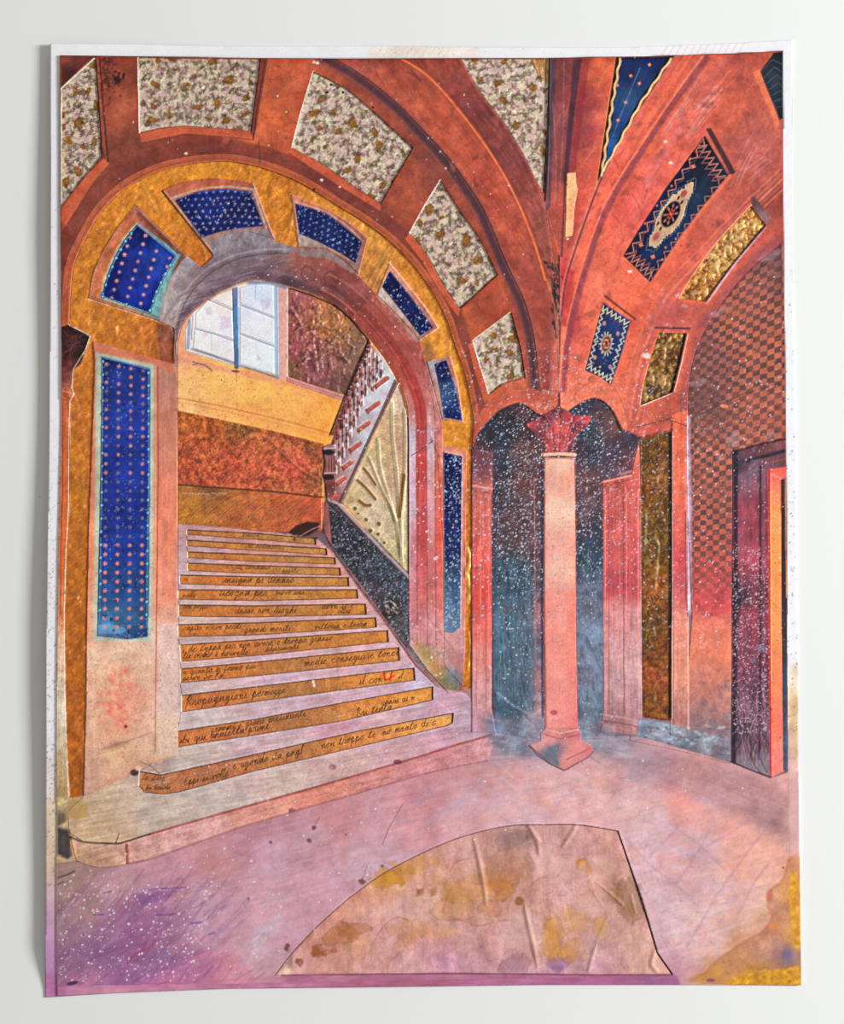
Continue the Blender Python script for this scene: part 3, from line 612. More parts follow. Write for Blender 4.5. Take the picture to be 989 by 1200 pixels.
chain([(121, 424), (120.5, 520), (119, 640), (118, 730)], 15.0); chain([(174.5, 437), (174.5, 560), (173, 660), (172, 735)], 14.4)
stroke([(121, 419), (150, 426), (176, 433)], 1.6, (110, 170, 190), 0.7, 0.8)
specks(P0, 700, (150, 180, 230), (0.3, 0.8), (0.2, 0.7)); specks(P0, 140, (14, 20, 60), (0.8, 2.4), (0.2, 0.5))
fill([(104, 758), (182, 756), (181, 892), (150, 905), (101, 922)], [(140, 770, (228, 198, 168)), (110, 800, (230, 196, 166)), (170, 820, (228, 190, 164)), (140, 880, (222, 186, 150)), (115, 905, (214, 172, 150))], 0.55, soft=5, mot=0.1)
fill([(187, 730), (207, 730), (208, 884), (184, 892)], [(197, 745, (234, 196, 186)), (197, 800, (230, 204, 196)), (196, 870, (228, 200, 176))], 0.65, soft=2, mot=0.08)
stroke([(111, 400 + 355), (110, 830), (112, 886)], 1.2, (236, 206, 176), 0.6, 1.2, rough=0.4)
specks([(104, 480), (208, 480), (208, 900), (100, 925)], 3400, (150, 66, 50), (0.3, 0.75), (0.2, 0.6), prob=lambda x, y: (min(1, max(0.06, (y - 520) / 260))) * (0 if (116 < x < 176 and y < 745) else 1))
for _ in range(160): blob(140 + rng.randn() * 12, 822 + rng.randn() * 22, 1 + rng.rand() * 3, 1 + rng.rand() * 2, (244, 70, 56), 0.16, rng.rand() * 3, 1.0)
stroke([(120, 878), (150, 868), (178, 858)], 2, (150, 90, 80), 0.35, 2.4); blob(148, 851, 2, 2, (130, 50, 60), 0.9); blob(140, 872, 14, 4, (120, 80, 70), 0.3, -0.3, 1.0)
stroke([(113, 886), (150, 878), (183, 876)], 1.2, (226, 200, 140), 0.6, 1.2, rough=0.5)

def framed(frame, poly, fc, bc, inner_band=None):
    fill(frame, fc, mot=0.14, warp=4)
    fill(poly + [poly[0]], bc, mot=0.25, warp=4)

framed(P1F, P1, [(115, 330, (200, 112, 72)), (135, 285, (196, 106, 68)), (158, 248, (190, 100, 66)), (185, 275, (130, 66, 52)), (210, 300, (120, 76, 66)), (150, 362, (180, 120, 92)), (190, 340, (120, 170, 176)), (182, 368, (130, 176, 170))],
       [(160, 270, (20, 34, 100)), (135, 320, (18, 30, 96)), (165, 320, (30, 52, 150)), (190, 300, (36, 70, 160)), (170, 350, (32, 50, 150))])
fill([(118, 350), (122, 326), (132, 302), (145, 279), (161, 260), (209, 300), (198, 320), (188, 343), (181, 371)], (176, 186, 168), 0.75, soft=1.0)
fill([(161, 262), (212, 298), (203, 316), (192, 340), (184, 374), (178, 370), (176, 366), (184, 342), (196, 318), (206, 300)], (110, 172, 184), 0.8, soft=1.2)
fill(P1, [(160, 270, (16, 28, 90)), (135, 320, (16, 28, 96)), (165, 320, (30, 50, 150)), (190, 305, (36, 66, 160)), (170, 350, (30, 48, 150))], mot=0.22)
stars(P1, 7, 12, lambda i, j: (128 + i * 15.5 - j * 3.0 + 18, 262 + j * 10.2 + i * 8.0 - 22), lambda x, y: ((206, 152, 142), 0.5 + 0.4 * rng.rand()), 2.0)
chain([(121, 345), (126, 328), (136, 304), (148, 282), (161, 265)], 11); chain([(176, 364), (184, 342), (196, 318), (206, 301)], 11); chain([(121, 348), (148, 357), (176, 367)], 22)
stroke([(162, 262), (205, 298)], 1.4, (70, 120, 170), 0.8, 0.8)
fill([(160, 240), (217, 298), (208, 298), (160, 254)], [(165, 250, (140, 74, 58)), (205, 292, (120, 70, 60))], 0.9, mot=0.2, soft=0.5)
stroke([(162, 250), (208, 296)], 1.0, (80, 40, 36), 0.8, 0.7); stroke([(161, 244), (215, 297)], 1.0, (212, 150, 120), 0.7, 0.6)
stroke([(105, 350), (109, 326), (118, 302), (137, 270), (160, 240)], 1.2, (236, 170, 130), 0.6, 0.7); stroke([(105, 351), (150, 365), (190, 378), (205, 384)], 1.4, (226, 186, 160), 0.8, 0.7)
stroke([(106, 348), (150, 361), (186, 372)], 2.0, (140, 92, 76), 0.6, 1.0)

NAVY = [(240, 240, (24, 40, 110)), (220, 235, (16, 30, 90)), (290, 240, (20, 32, 84)), (270, 260, (26, 42, 110))]
framed(P2F, P2, [(217, 219, (196, 100, 72)), (255, 214, (190, 92, 64)), (295, 220, (176, 90, 68)), (306, 245, (160, 96, 84)), (318, 275, (150, 90, 80)), (216, 256, (186, 134, 112)), (244, 290, (166, 130, 120)), (280, 272, (140, 118, 124))], NAVY)
stroke([(200, 233), (225, 224), (242, 220), (268, 218.5), (297, 222), (312, 267)], 2.2, (186, 170, 150), 0.75, 1.0)
stroke([(190, 224), (222, 264), (250, 299)], 1.5, (110, 60, 46), 0.8, 0.8); stroke([(193, 224), (224, 262), (251, 297)], 1.0, (224, 176, 150), 0.7, 0.7)
stroke([(297, 214.5), (310, 250), (323, 282)], 1.4, (214, 166, 140), 0.8, 0.7)
stars(P2, 18, 9, lambda i, j: (200 + i * 8.4 + (j % 2) * 4.2, 224 + j * 7.2 + abs(i - 8) * 0.5), lambda x, y: ((150, 136, 156), 0.4 + 0.4 * rng.rand()), 1.4)
specks(P2, 160, (190, 196, 220), (0.3, 0.9), (0.3, 0.8))
stroke([(207, 234), (225, 227.5), (242, 224), (268, 222.5), (293, 226)], 1.6, (70, 100, 170), 0.6, 0.8)
framed(P3F, P3, [(355, 236, (206, 116, 88)), (390, 252, (176, 92, 74)), (425, 280, (180, 100, 80)), (420, 315, (160, 116, 104)), (350, 285, (186, 164, 156)), (385, 292, (150, 128, 126)), (410, 308, (142, 116, 112))],
       [(360, 255, (24, 36, 96)), (400, 280, (22, 32, 84)), (385, 265, (26, 42, 96))])
stroke([(342, 229), (346, 260), (350, 288)], 1.5, (222, 176, 150), 0.85, 0.7); stroke([(344, 236), (381, 247), (406, 264), (426, 283)], 1.4, (200, 176, 156), 0.7, 0.8)
stroke([(342, 228), (381, 244), (410, 261), (431, 279), (420, 322)], 1.4, (214, 146, 112), 0.8, 0.7)
stars(P3, 14, 10, lambda i, j: (345 + i * 7 - j * 1.0, 238 + j * 7 + i * 4.2 - 8), lambda x, y: ((126, 130, 160), 0.3 + 0.4 * rng.rand()), 1.2)
specks(P3, 200, (190, 196, 214), (0.3, 0.9), (0.3, 0.8))
framed(P4F, P4, [(457, 312, (214, 130, 96)), (490, 345, (190, 100, 76)), (512, 384, (190, 110, 84)), (450, 342, (196, 176, 170)), (470, 370, (170, 150, 148)), (490, 395, (150, 124, 118))], [(465, 335, (18, 28, 76)), (490, 370, (22, 34, 96)), (480, 360, (26, 38, 92))])
stroke([(457, 308), (480, 336), (500, 362), (514, 384), (492, 399)], 1.3, (232, 182, 150), 0.8, 0.7); stroke([(457, 309), (442, 346)], 1.4, (226, 190, 160), 0.85, 0.7)
specks(P4, 260, (196, 204, 224), (0.4, 1.1), (0.3, 0.9))
framed(P5F, P5, [(504, 432, (170, 160, 170)), (515, 480, (160, 148, 160)), (530, 430, (196, 112, 80)), (540, 480, (200, 110, 80))], [(520, 435, (20, 30, 84)), (525, 460, (60, 90, 134)), (535, 485, (24, 40, 96))])
stroke([(507, 422), (528, 417), (537, 450), (543, 495), (519, 491)], 1.3, (232, 172, 140), 0.8, 0.7)
specks(P5, 160, (200, 210, 228), (0.3, 1.0), (0.3, 0.9))
fill(P6F, [(512, 540, (200, 128, 112)), (513, 600, (208, 116, 100)), (545, 560, (214, 128, 96)), (515, 700, (216, 130, 124)), (543, 700, (216, 130, 116)), (530, 755, (206, 146, 146)), (530, 780, (190, 130, 130)), (540, 800, (170, 110, 100))], mot=0.12)
fill(P6, [(530, 540, (24, 32, 84)), (530, 600, (26, 36, 92)), (530, 640, (30, 44, 92)), (530, 680, (60, 84, 118)), (530, 720, (90, 116, 146)), (530, 738, (110, 130, 156))], mot=0.15, ang=90)
stroke(P6[:4] + [(531, 743), (520, 741), (520, 640), (519, 529)], 1.4, (222, 172, 150), 0.75, 0.8)
specks(P6, 620, (200, 214, 232), (0.3, 1.0), (0.3, 0.9))

# ---------------------------------------------------------------- soffit of the arch and its right jamb
SOFF = SOFFIT_OUT + OPEN_ARC[::-1]
fill(SOFF + [(207, 430), (205, 428), (204.5, 384)], [(200, 350, (180, 168, 166)), (198, 390, (196, 150, 140)), (215, 330, (170, 156, 158)), (235, 330, (140, 118, 128)), (222, 365, (130, 110, 122)), (255, 310, (130, 112, 118)), (260, 335, (128, 104, 116)), (270, 290, (146, 132, 140)), (290, 310, (120, 98, 106)), (300, 285, (140, 124, 132)), (310, 320, (112, 86, 96)), (330, 300, (128, 94, 96)), (350, 305, (176, 96, 84)), (345, 335, (84, 62, 76)), (365, 330, (124, 66, 62)), (380, 300, (166, 92, 84)), (395, 345, (106, 56, 56)), (400, 320, (146, 72, 66)), (420, 360, (112, 52, 50)), (430, 340, (166, 84, 74)), (445, 380, (150, 60, 52)), (450, 410, (186, 76, 60)), (470, 400, (172, 70, 64)), (480, 440, (190, 66, 60)), (490, 480, (196, 80, 74)), (505, 450, (176, 110, 110)), (510, 490, (206, 150, 150)), (480, 500, (214, 176, 180)), (470, 450, (200, 84, 62))], mot=0.2, warp=6)
for d, c, a, w in ((6, (84, 56, 74), 0.5, 5), (13, (150, 116, 126), 0.4, 4), (22, (110, 84, 96), 0.35, 3)):
    stroke(offset(OPEN_ARC[:38], d), w, c, a, 3, rough=0.4)
for d, c, a, w in ((9, (226, 112, 76), 0.7, 2.2), (15, (110, 44, 44), 0.55, 3), (21, (150, 66, 60), 0.5, 3), (3, (150, 62, 54), 0.5, 3), (29, (206, 120, 104), 0.5, 2)):
    stroke(offset(OPEN_ARC[34:], d), w, c, a, 1.6, rough=0.3)
fill([(285, 268), (322, 281), (350, 291), (335, 300), (318, 294), (290, 300), (262, 300), (258, 284)], (142, 130, 138), 0.6, soft=3, mot=0.2)
fill([(350, 290), (381, 292), (405, 307), (421, 324), (410, 318), (385, 303), (352, 300)], (150, 134, 134), 0.75, soft=1.2, mot=0.15)
fill([(442, 347), (470, 376), (492, 400), (484, 402), (462, 382), (437, 352)], (168, 150, 148), 0.75, soft=1.0, mot=0.15)
fill([(499, 425), (507, 424), (521, 490), (512, 494)], (166, 156, 164), 0.85, soft=0.8, mot=0.12)
stroke(catmull([(207, 400), (211, 372), (222, 346), (244, 322), (272, 306), (304, 298), (338, 297)], 5), 1.8, (84, 62, 76), 0.6, 1.6, rough=0.3)
stroke(catmull([(204, 395), (207, 368), (218, 341), (240, 317), (270, 301), (304, 293), (340, 292)], 5), 2.4, (196, 186, 188), 0.45, 2.0, rough=0.4)
stroke(catmull([(214, 384), (222, 360), (246, 336), (285, 318), (310, 316)], 4), 5, (96, 70, 92), 0.45, 4, rough=0.4)
for _ in range(60): # brushed grey on the soffit
    t = rng.rand(); q = OPEN_ARC[int(t * 30)]; d = 4 + rng.rand() * 26
    stroke(catmull([(q[0] - 10, q[1] - d + 5), (q[0], q[1] - d), (q[0] + 14, q[1] - d - 3)], 3), 1.4, [(176, 160, 168), (90, 66, 86), (150, 130, 146), (116, 84, 92)][rng.randint(4)], 0.3, 1.2, rough=0.4)
stroke([(300, 330), (336, 337), (381, 353), (411, 377)], 2.4, (60, 62, 96), 0.55, 2)
for cx, cy in ((361, 322), (388, 328)): stroke(catmull([(cx - 8, cy - 6), (cx - 6, cy + 5), (cx + 5, cy + 7), (cx + 8, cy - 3), (cx, cy - 10), (cx - 8, cy - 6)], 4), 1.4, (96, 46, 48), 0.5, 1.2)
# pier under the arch, right
fill(JAMB_R, [(484, 520, (206, 180, 196)), (484, 600, (206, 160, 176)), (484, 660, (206, 120, 126)), (493, 540, (186, 60, 64)), (494, 620, (196, 74, 76)), (495, 690, (206, 110, 112)), (505, 530, (206, 170, 180)), (504, 600, (206, 140, 146)), (505, 660, (200, 96, 96)), (514, 560, (214, 116, 92)), (515, 620, (220, 92, 78)), (514, 680, (214, 112, 106)), (490, 740, (196, 140, 150)), (505, 740, (216, 140, 140)), (500, 770, (190, 160, 130)), (515, 780, (206, 140, 140)), (530, 790, (150, 140, 140)), (538, 805, (150, 100, 86))], mot=0.12, ang=90, warp=4)
for x in (488, 500, 509.5): stroke([(x, 505), (x + .5, 640), (x + 1, 730)], 1.0, (150, 66, 70), 0.6, 0.8, rough=0.3)
PATHR = [q for q in OPEN_ARC[40:]] + [(479, 540), (479.5, 640), (480, 756)]
for d0, d1, cc in ((0.5, 9, [(440, 412, (150, 66, 56)), (462, 446, (176, 74, 60)), (473, 475, (206, 130, 124)), (483, 520, (214, 190, 204)), (484, 590, (212, 176, 190)), (484, 650, (208, 132, 142)), (485, 720, (204, 120, 130)), (485, 750, (196, 140, 150))]),
                   (9, 21, [(446, 402, (130, 52, 48)), (470, 434, (170, 62, 54)), (482, 470, (190, 58, 54)), (494, 530, (188, 60, 62)), (494, 610, (196, 70, 72)), (494, 680, (206, 96, 98)), (495, 750, (206, 140, 146))]),
                   (21, 31, [(456, 392, (160, 74, 64)), (478, 426, (176, 80, 72)), (492, 462, (196, 110, 104)), (504, 520, (212, 176, 186)), (504, 600, (206, 146, 152)), (504, 670, (206, 104, 104)), (505, 750, (210, 146, 146))]),
                   (31, 40, [(468, 384, (176, 84, 72)), (488, 418, (170, 84, 76)), (502, 455, (186, 120, 116)), (514, 530, (212, 112, 92)), (515, 620, (222, 90, 76)), (515, 690, (214, 110, 104)), (518, 750, (208, 140, 140))])):
    fill(offset(PATHR, d0, n=90) + offset(PATHR, d1, n=90)[::-1], cc, 0.8, soft=0.8, mot=0.12, ang=88, warp=3, sa=0.16)
for d in (9, 21, 31): stroke(offset(PATHR, d, n=90), 1.1, (140, 60, 62), 0.6, 0.8, rough=0.3)
stroke(offset(PATHR, 13, n=90), 1.0, (226, 110, 96), 0.5, 0.9, rough=0.4)
stroke([(479.5, 505), (480, 680)], 1.5, (226, 214, 222), 0.7, 0.8, rough=0.3)
stroke([(482, 534), (492, 528), (500, 522), (508, 516)], 1.0, (70, 50, 60), 0.8, 0.7)
stroke([(500, 722), (520, 746), (536, 768), (541, 800)], 1.6, (170, 110, 110), 0.6, 1.5)
fill([(480, 744), (490, 762), (508, 792), (528, 812), (540, 812), (530, 795), (505, 765)], [(495, 772, (170, 130, 60)), (520, 800, (120, 130, 70)), (508, 790, (190, 140, 60))], 0.6, soft=3)
blob(532, 795, 9, 10, (110, 116, 130), 0.6, 0, 0.9)
blob(538, 813, 9, 4, (170, 96, 80), 0.8, 0, 0.6)
specks(JAMB_R + [], 300, (240, 230, 236), (0.3, 1.2), (0.4, 0.9))

# ---------------------------------------------------------------- inside the arch: wall, window, leather
fill(WALL_IN, [(225, 440, (254, 192, 115)), (215, 470, (250, 186, 121)), (260, 450, (255, 186, 103)), (300, 460, (255, 186, 94)), (340, 465, (255, 182, 90)), (380, 480, (255, 174, 79)), (390, 500, (255, 164, 70)), (300, 490, (255, 174, 94)), (215, 420, (244, 166, 129)), (330, 400, (240, 176, 147)), (350, 450, (244, 157, 111))], mot=0.09)
stroke([(208, 466), (260, 476), (330, 492), (395, 510)], 1.3, (200, 104, 60), 0.7, 0.8); stroke([(208, 471), (260, 481), (330, 497), (393, 514)], 0.9, (226, 140, 90), 0.7, 0.8)
fill([(208, 418), (276, 433), (330, 444), (336, 452), (280, 440), (208, 424)], (232, 150, 130), 0.55, soft=2)
stroke([(226, 424), (240, 428), (248, 434)], 2.0, (110, 60, 70), 0.6, 1.4, rough=0.4); stroke([(226, 428), (232, 426)], 1.2, (110, 50, 50), 0.7, 0.8)
fill([(326, 332), (338, 337), (338, 446), (327, 444)], (226, 170, 160), 0.95, soft=1.0, mot=0.06)
fill(WIN, [(240, 370, (244, 243, 245)), (235, 400, (236, 235, 235)), (262, 385, (240, 231, 241)), (300, 345, (214, 225, 245)), (290, 370, (224, 223, 241)), (310, 370, (240, 235, 243)), (300, 400, (232, 233, 237)), (310, 420, (234, 241, 245)), (265, 355, (248, 231, 223)), (240, 415, (234, 231, 227))], mot=0.03, soft=0.5)
for q, c in (([(239, 361), (247, 360), (249, 368), (243, 370)], (214, 196, 210)), ([(258, 370), (270, 372), (271, 384), (258, 387)], (216, 198, 218)), ([(235, 389), (245, 391), (239, 397)], (226, 190, 200)), ([(300, 415), (306, 420), (302, 424)], (206, 190, 204)), ([(305, 352), (318, 350), (316, 360), (308, 365)], (204, 204, 230))):
    fill(q, c, 0.7, soft=0.6)
fill([(272, 338), (279, 336), (280, 432), (275, 432)], [(275, 345, (110, 126, 170)), (276, 370, (56, 120, 180)), (277, 400, (66, 132, 190)), (277, 428, (60, 90, 140))], 0.92, soft=0.7, mot=0.2)
stroke([(277, 432), (277.5, 448)], 1.0, (190, 80, 60), 0.6, 0.8); blob(276, 435, 5, 1.3, (90, 50, 80), 0.8, 0.1)
for ln in ([(242, 350), (256, 356), (272, 363)], [(281, 357), (300, 364), (322, 373)], [(228, 385), (250, 391), (273, 399)], [(281, 391), (300, 398), (322, 406)]):
    stroke(ln, 1.1, (80, 110, 150), 0.85, 0.6)
stroke([(299, 334), (299, 350)], 0.9, (120, 150, 190), 0.7, 0.6); stroke([(248, 392), (248, 410)], 0.8, (170, 180, 196), 0.6, 0.6)
stroke([(225, 409), (250, 417), (277, 427), (300, 434), (326, 443)], 2.6, (120, 110, 140), 0.8, 1.4, rough=0.3)
stroke([(222, 376), (221, 395), (220, 408)], 4.0, (140, 146, 180), 0.85, 1.4, rough=0.25); stroke([(226, 370), (224.5, 398)], 1.0, (150, 90, 96), 0.8, 0.7)
stroke([(324, 337), (324.5, 390), (325, 440)], 5.0, (150, 166, 200), 0.8, 2.0, rough=0.2); stroke([(321, 340), (321.5, 430)], 1.6, (186, 220, 240), 0.8, 1.2)
stroke([(292, 331), (316, 331), (336, 337)], 4, (96, 116, 160), 0.7, 2.5)
fill([(336, 441), (370, 452), (408, 464), (405, 471), (370, 459), (336, 447)], (214, 140, 140), 0.9, mot=0.1, soft=0.6)
for k in range(26): blob(340 + k * 2.5, 445.5 + k * 0.82, 0.8, 0.7, (96, 60, 100), 0.7)
stroke([(330, 447), (370, 462), (404, 473)], 1.6, (250, 150, 84), 0.8, 1.0)
specks([(208, 425), (400, 470), (390, 518), (208, 478)], 700, (176, 92, 56), (0.3, 0.9), (0.3, 0.7)); specks(WIN, 70, (150, 110, 110), (0.3, 0.7), (0.3, 0.7))
# embossed flower leather
fill(FLOWER, [(345, 350, (157, 86, 91)), (360, 365, (166, 86, 77)), (380, 375, (183, 111, 57)), (390, 385, (190, 120, 52)), (400, 395, (138, 93, 65)), (350, 395, (159, 73, 74)), (370, 410, (152, 71, 79)), (395, 415, (135, 77, 72)), (420, 400, (138, 98, 77)), (345, 430, (119, 77, 52)), (375, 435, (138, 73, 84)), (400, 445, (124, 77, 77)), (405, 458, (114, 77, 52)), (350, 410, (147, 62, 79)), (415, 420, (131, 89, 72))], mot=0.3, msc=7, fine=0.14)
def ridge(pts, w=2.0, h=1.6, c=(176, 122, 100), a=0.35):
    stroke(catmull(pts, 4), w, c, a, 1.2, relief=h)
    stroke([(x + 0.4, y + 1.6) for x, y in catmull(pts, 4)], 1.0, (64, 34, 34), 0.4, 1.0)
for pts in ([(374, 395), (375, 410), (375, 422)], [(360, 408), (368, 414), (371, 424), (371, 434)], [(376, 420), (382, 408), (390, 402), (396, 401)], [(396, 401), (398, 412), (402, 418), (408, 424)], [(377, 430), (376, 422), (380, 416), (388, 412)], [(386, 421), (388, 430), (386, 436)], [(394, 395), (398, 386), (404, 381), (407, 382)], [(404, 395), (408, 392), (407, 400)], [(402, 438), (402, 430), (408, 425), (404, 420)], [(366, 382), (372, 378), (372, 366), (374, 358)], [(378, 372), (384, 366), (392, 366), (396, 374), (392, 384), (384, 384), (378, 378)], [(354, 420), (360, 414), (362, 408)], [(350, 428), (356, 426), (360, 420)], [(340, 360), (348, 372), (352, 380)], [(346, 390), (352, 384), (360, 382)], [(352, 400), (356, 392), (364, 388)], [(408, 402), (414, 408), (412, 416)]):
    ridge(pts, 3.4, 1.1, (206, 158, 140), 0.3)
for _ in range(260):
    x, y = 365 + rng.randn() * 20, 393 + rng.randn() * 22
    if inside(np.array([(x, y)]), FLOWER)[0]: blob(x, y, 1 + rng.rand() * 1.8, 0.8 + rng.rand(), [(214, 170, 146), (70, 34, 38), (186, 116, 104), (206, 150, 80)][rng.randint(4)], 0.4, rng.rand() * 3, 0.8, relief=0.7)  # the pale dots are highlights painted on the embossing
# rust coloured leather under the wall
fill(RUST1, [(220, 492, (178, 95, 38)), (240, 500, (184, 90, 35)), (280, 500, (144, 90, 45)), (320, 515, (184, 95, 54)), (360, 525, (158, 85, 48)), (230, 530, (188, 85, 48)), (270, 540, (184, 77, 50)), (300, 550, (194, 85, 56)), (345, 550, (214, 75, 64)), (365, 560, (158, 90, 50)), (220, 558, (178, 77, 50)), (330, 570, (184, 95, 56))], mot=0.42, msc=5, fine=0.3)
fill(RUST2, [(220, 585, (186, 114, 40)), (260, 590, (181, 102, 48)), (300, 595, (192, 99, 54)), (340, 600, (196, 94, 52)), (370, 595, (192, 78, 48)), (225, 608, (192, 121, 40)), (280, 612, (181, 95, 48)), (250, 576, (123, 74, 38))], mot=0.24, msc=8, fine=0.14, ang=-18)
stroke([(209, 568), (262, 572), (320, 576), (378, 583)], 2.0, (70, 36, 22), 0.75, 1.0)
for ln in ([(218, 571), (226, 570)],): pass
for k in range(26): blob(214 + k * 2 + rng.rand(), 579 + rng.randn() * 0.8, 0.8, 0.6, (226, 196, 160), 0.7)
for k in range(9): ridge([(216 + k * 18, 614), (228 + k * 18, 598), (246 + k * 18, 584)], 1.4, 0.7, (206, 140, 70), 0.3)
ridge([(320, 520), (345, 545), (376, 565)], 1.6, 0.8, (150, 96, 50), 0.5)
x0, x1, y0, y1 = window_of(RUST1 + RUST2, 2); X, Y = grid_xy(x0, x1, y0, y1)
Z[y0:y1, x0:x1] += raster([RUST1], x0, x1, y0, y1) * (fbm(X, Y, 4, 3, 2) - 0.5) * 0.9
x0, x1, y0, y1 = window_of(FLOWER, 2); X, Y = grid_xy(x0, x1, y0, y1)
Z[y0:y1, x0:x1] += raster([FLOWER], x0, x1, y0, y1) * ((fbm(X, Y, 5, 3, 3) - 0.5) * 2.2 + np.abs(fbm(X, Y, 3.4, 1, 2) - 0.5) * 2.4)
stroke([(337, 338), (337, 441)], 1.4, (238, 214, 196), 0.8, 0.7); stroke([(432, 399), (420, 430), (407, 464)], 2.2, (18, 10, 10), 0.85, 1.0); stroke(catmull([(340, 338), (363.5, 345), (390, 357), (408, 371), (431, 397)], 3), 1.6, (26, 16, 14), 0.75, 1.0)  # pale cut edge at left, recess shade painted at right and top
# dark leaf lying at the head of the stairs
fill([(338, 624), (348, 615), (362, 611), (375, 613), (374, 620), (362, 627), (350, 629)], (56, 26, 26), 0.9, soft=0.8, mot=0.4)
stroke([(352, 628), (366, 620), (376, 616)], 1.2, (190, 140, 130), 0.7, 0.8)

# ---------------------------------------------------------------- balustrade, rail, leaf panel, stringer
fill(BALUS, [(440, 430, (206, 206, 214)), (450, 445, (220, 222, 232)), (435, 470, (216, 218, 230)), (420, 510, (206, 206, 216)), (410, 540, (206, 180, 186)), (400, 565, (196, 150, 150)), (430, 415, (150, 90, 86)), (415, 450, (120, 66, 62)), (400, 490, (110, 50, 50)), (390, 520, (120, 60, 60)), (384, 550, (126, 62, 60)), (388, 580, (150, 80, 78))], mot=0.14)
BAL_N = 13
def bal_base(k):
    t = k / (BAL_N - 1.0); return 452 - 61 * t, 441 + 128 * t
def bal_top(k):
    t = k / (BAL_N - 1.0); return 434 - 50 * t, 408 + 118 * t
BALUSTERS = []
for k in range(BAL_N):
    x = 446 - 54 * (k / (BAL_N - 1.0))
    yu = 401 + 119 * (432 - x) / 44.0 if x < 432 else 401 + (x - 432) * 1.1
    yt = yu + 7; yb = min(441 + (452 - x) * 2.1 - 12, yt + 44); h = yb - yt
    BALUSTERS.append((x, yt, yb))
    stroke([(x + 2.6, yt), (x + 2.6, yb)], 1.5, (232, 230, 236), 0.9, 0.7)
    stroke([(x, yt), (x, yb)], 3.2, [(166, 78, 70), (150, 66, 60), (186, 96, 84)][k % 3], 0.9, 0.8)
    stroke([(x - 1.6, yt + 2), (x - 1.6, yb)], 0.9, (60, 34, 40), 0.75, 0.6)
    for f, r in ((0.18, 1.9), (0.42, 1.4), (0.66, 2.1), (0.85, 1.5)):
        yy = yt + (yb - yt) * f
        blob(x - 0.2, yy, r + 0.8, r * 1.3, [(110, 52, 54), (226, 224, 232), (60, 44, 54)][int(f * 10 + k) % 3], 0.75, 0, 0.6)
    stroke(catmull([(x + 3.4, yt + h * .35), (x + 4.2, yt + h * .5), (x + 2.4, yt + h * .62), (x + 3.8, yt + h * .8)], 3), 0.8, (96, 92, 106), 0.7, 0.6)
stroke([(432, 402), (418, 434), (405, 466), (389, 508)], 5, (96, 40, 42), 0.85, 1.6, rough=0.3)
stroke([(430, 402), (416, 433), (404, 463), (386, 510)], 1.5, (28, 14, 16), 0.9, 0.8)
for _ in range(60):
    t = rng.rand(); blob(433 - 42 * t + rng.randn() * 1.5, 404 + 104 * t + rng.randn() * 2, 0.8 + rng.rand(), 0.7, [(190, 120, 110), (40, 20, 24), (214, 196, 196)][rng.randint(3)], 0.7)
BLOCKS = []
for k, (cx, cy, L) in enumerate(((447, 448, 17), (437, 477, 16), (426, 500, 15), (416, 524, 14), (407, 545, 12.5), (399, 564, 11), (391, 582, 9))):
    dx, dy = math.cos(-0.62) * L / 2, math.sin(-0.62) * L / 2
    stroke([(cx - dx - 1.5, cy - dy - 2.6), (cx + dx - 1.5, cy + dy - 2.6)], 1.6, (232, 232, 240), 0.95, 0.6)
    stroke([(cx - dx - 2.5, cy - dy - 1), (cx - dx + 1, cy - dy + 4)], 1.2, (120, 96, 100), 0.9, 0.6)
    stroke([(cx - dx, cy - dy), (cx + dx, cy + dy)], 5.2, (186, 92, 80), 0.92, 0.9); stroke([(cx - dx + 1, cy - dy), (cx + dx - 1, cy + dy)], 1.3, (214, 84, 60), 0.9, 0.6)
    stroke([(cx - dx, cy - dy + 2.6), (cx + dx, cy + dy + 2.6)], 0.9, (110, 50, 48), 0.7, 0.6)
    BLOCKS.append((cx, cy, L))
# newel
NEWEL = [(378, 524), (386, 520), (393, 524), (392, 540), (392, 556), (394, 566), (392, 578), (384, 588), (382, 575), (380, 562), (378, 556), (381, 545), (380, 535)]
fill(NEWEL, [(386, 526, (150, 100, 100)), (386, 545, (130, 66, 66)), (386, 565, (110, 50, 50)), (386, 580, (150, 80, 84))], mot=0.25)
for y in (530, 559): blob(385, y, 6.5, 3.4, (30, 18, 22), 0.9); stroke([(379, y - 4.5), (393, y - 5)], 1.5, (206, 176, 180), 0.8, 0.8)
for x in (383.5, 387, 390): stroke([(x, 536), (x, 553)], 1.0, (196, 130, 124), 0.7, 0.7)
stroke([(378, 524), (380, 540), (379, 556), (381, 566), (382, 586)], 1.3, (20, 10, 12), 0.9, 0.7)
RAILP = [(463, 444), (468, 449), (451, 486), (404, 591), (397, 589), (446, 483)]
fill(RAILP, (146, 110, 108), 0.97, mot=0.1); stroke([(464.5, 446), (447, 485), (398.5, 588)], 1.2, (90, 58, 60), 0.8, 0.7); stroke([(466, 449), (449, 486), (401, 590)], 0.9, (110, 70, 72), 0.6, 0.7)
stroke([(468, 450), (452, 486), (404, 591)], 1.8, (238, 224, 216), 0.95, 0.7)
specks(BALUS, 260, (240, 236, 240), (0.3, 0.9), (0.4, 0.9))
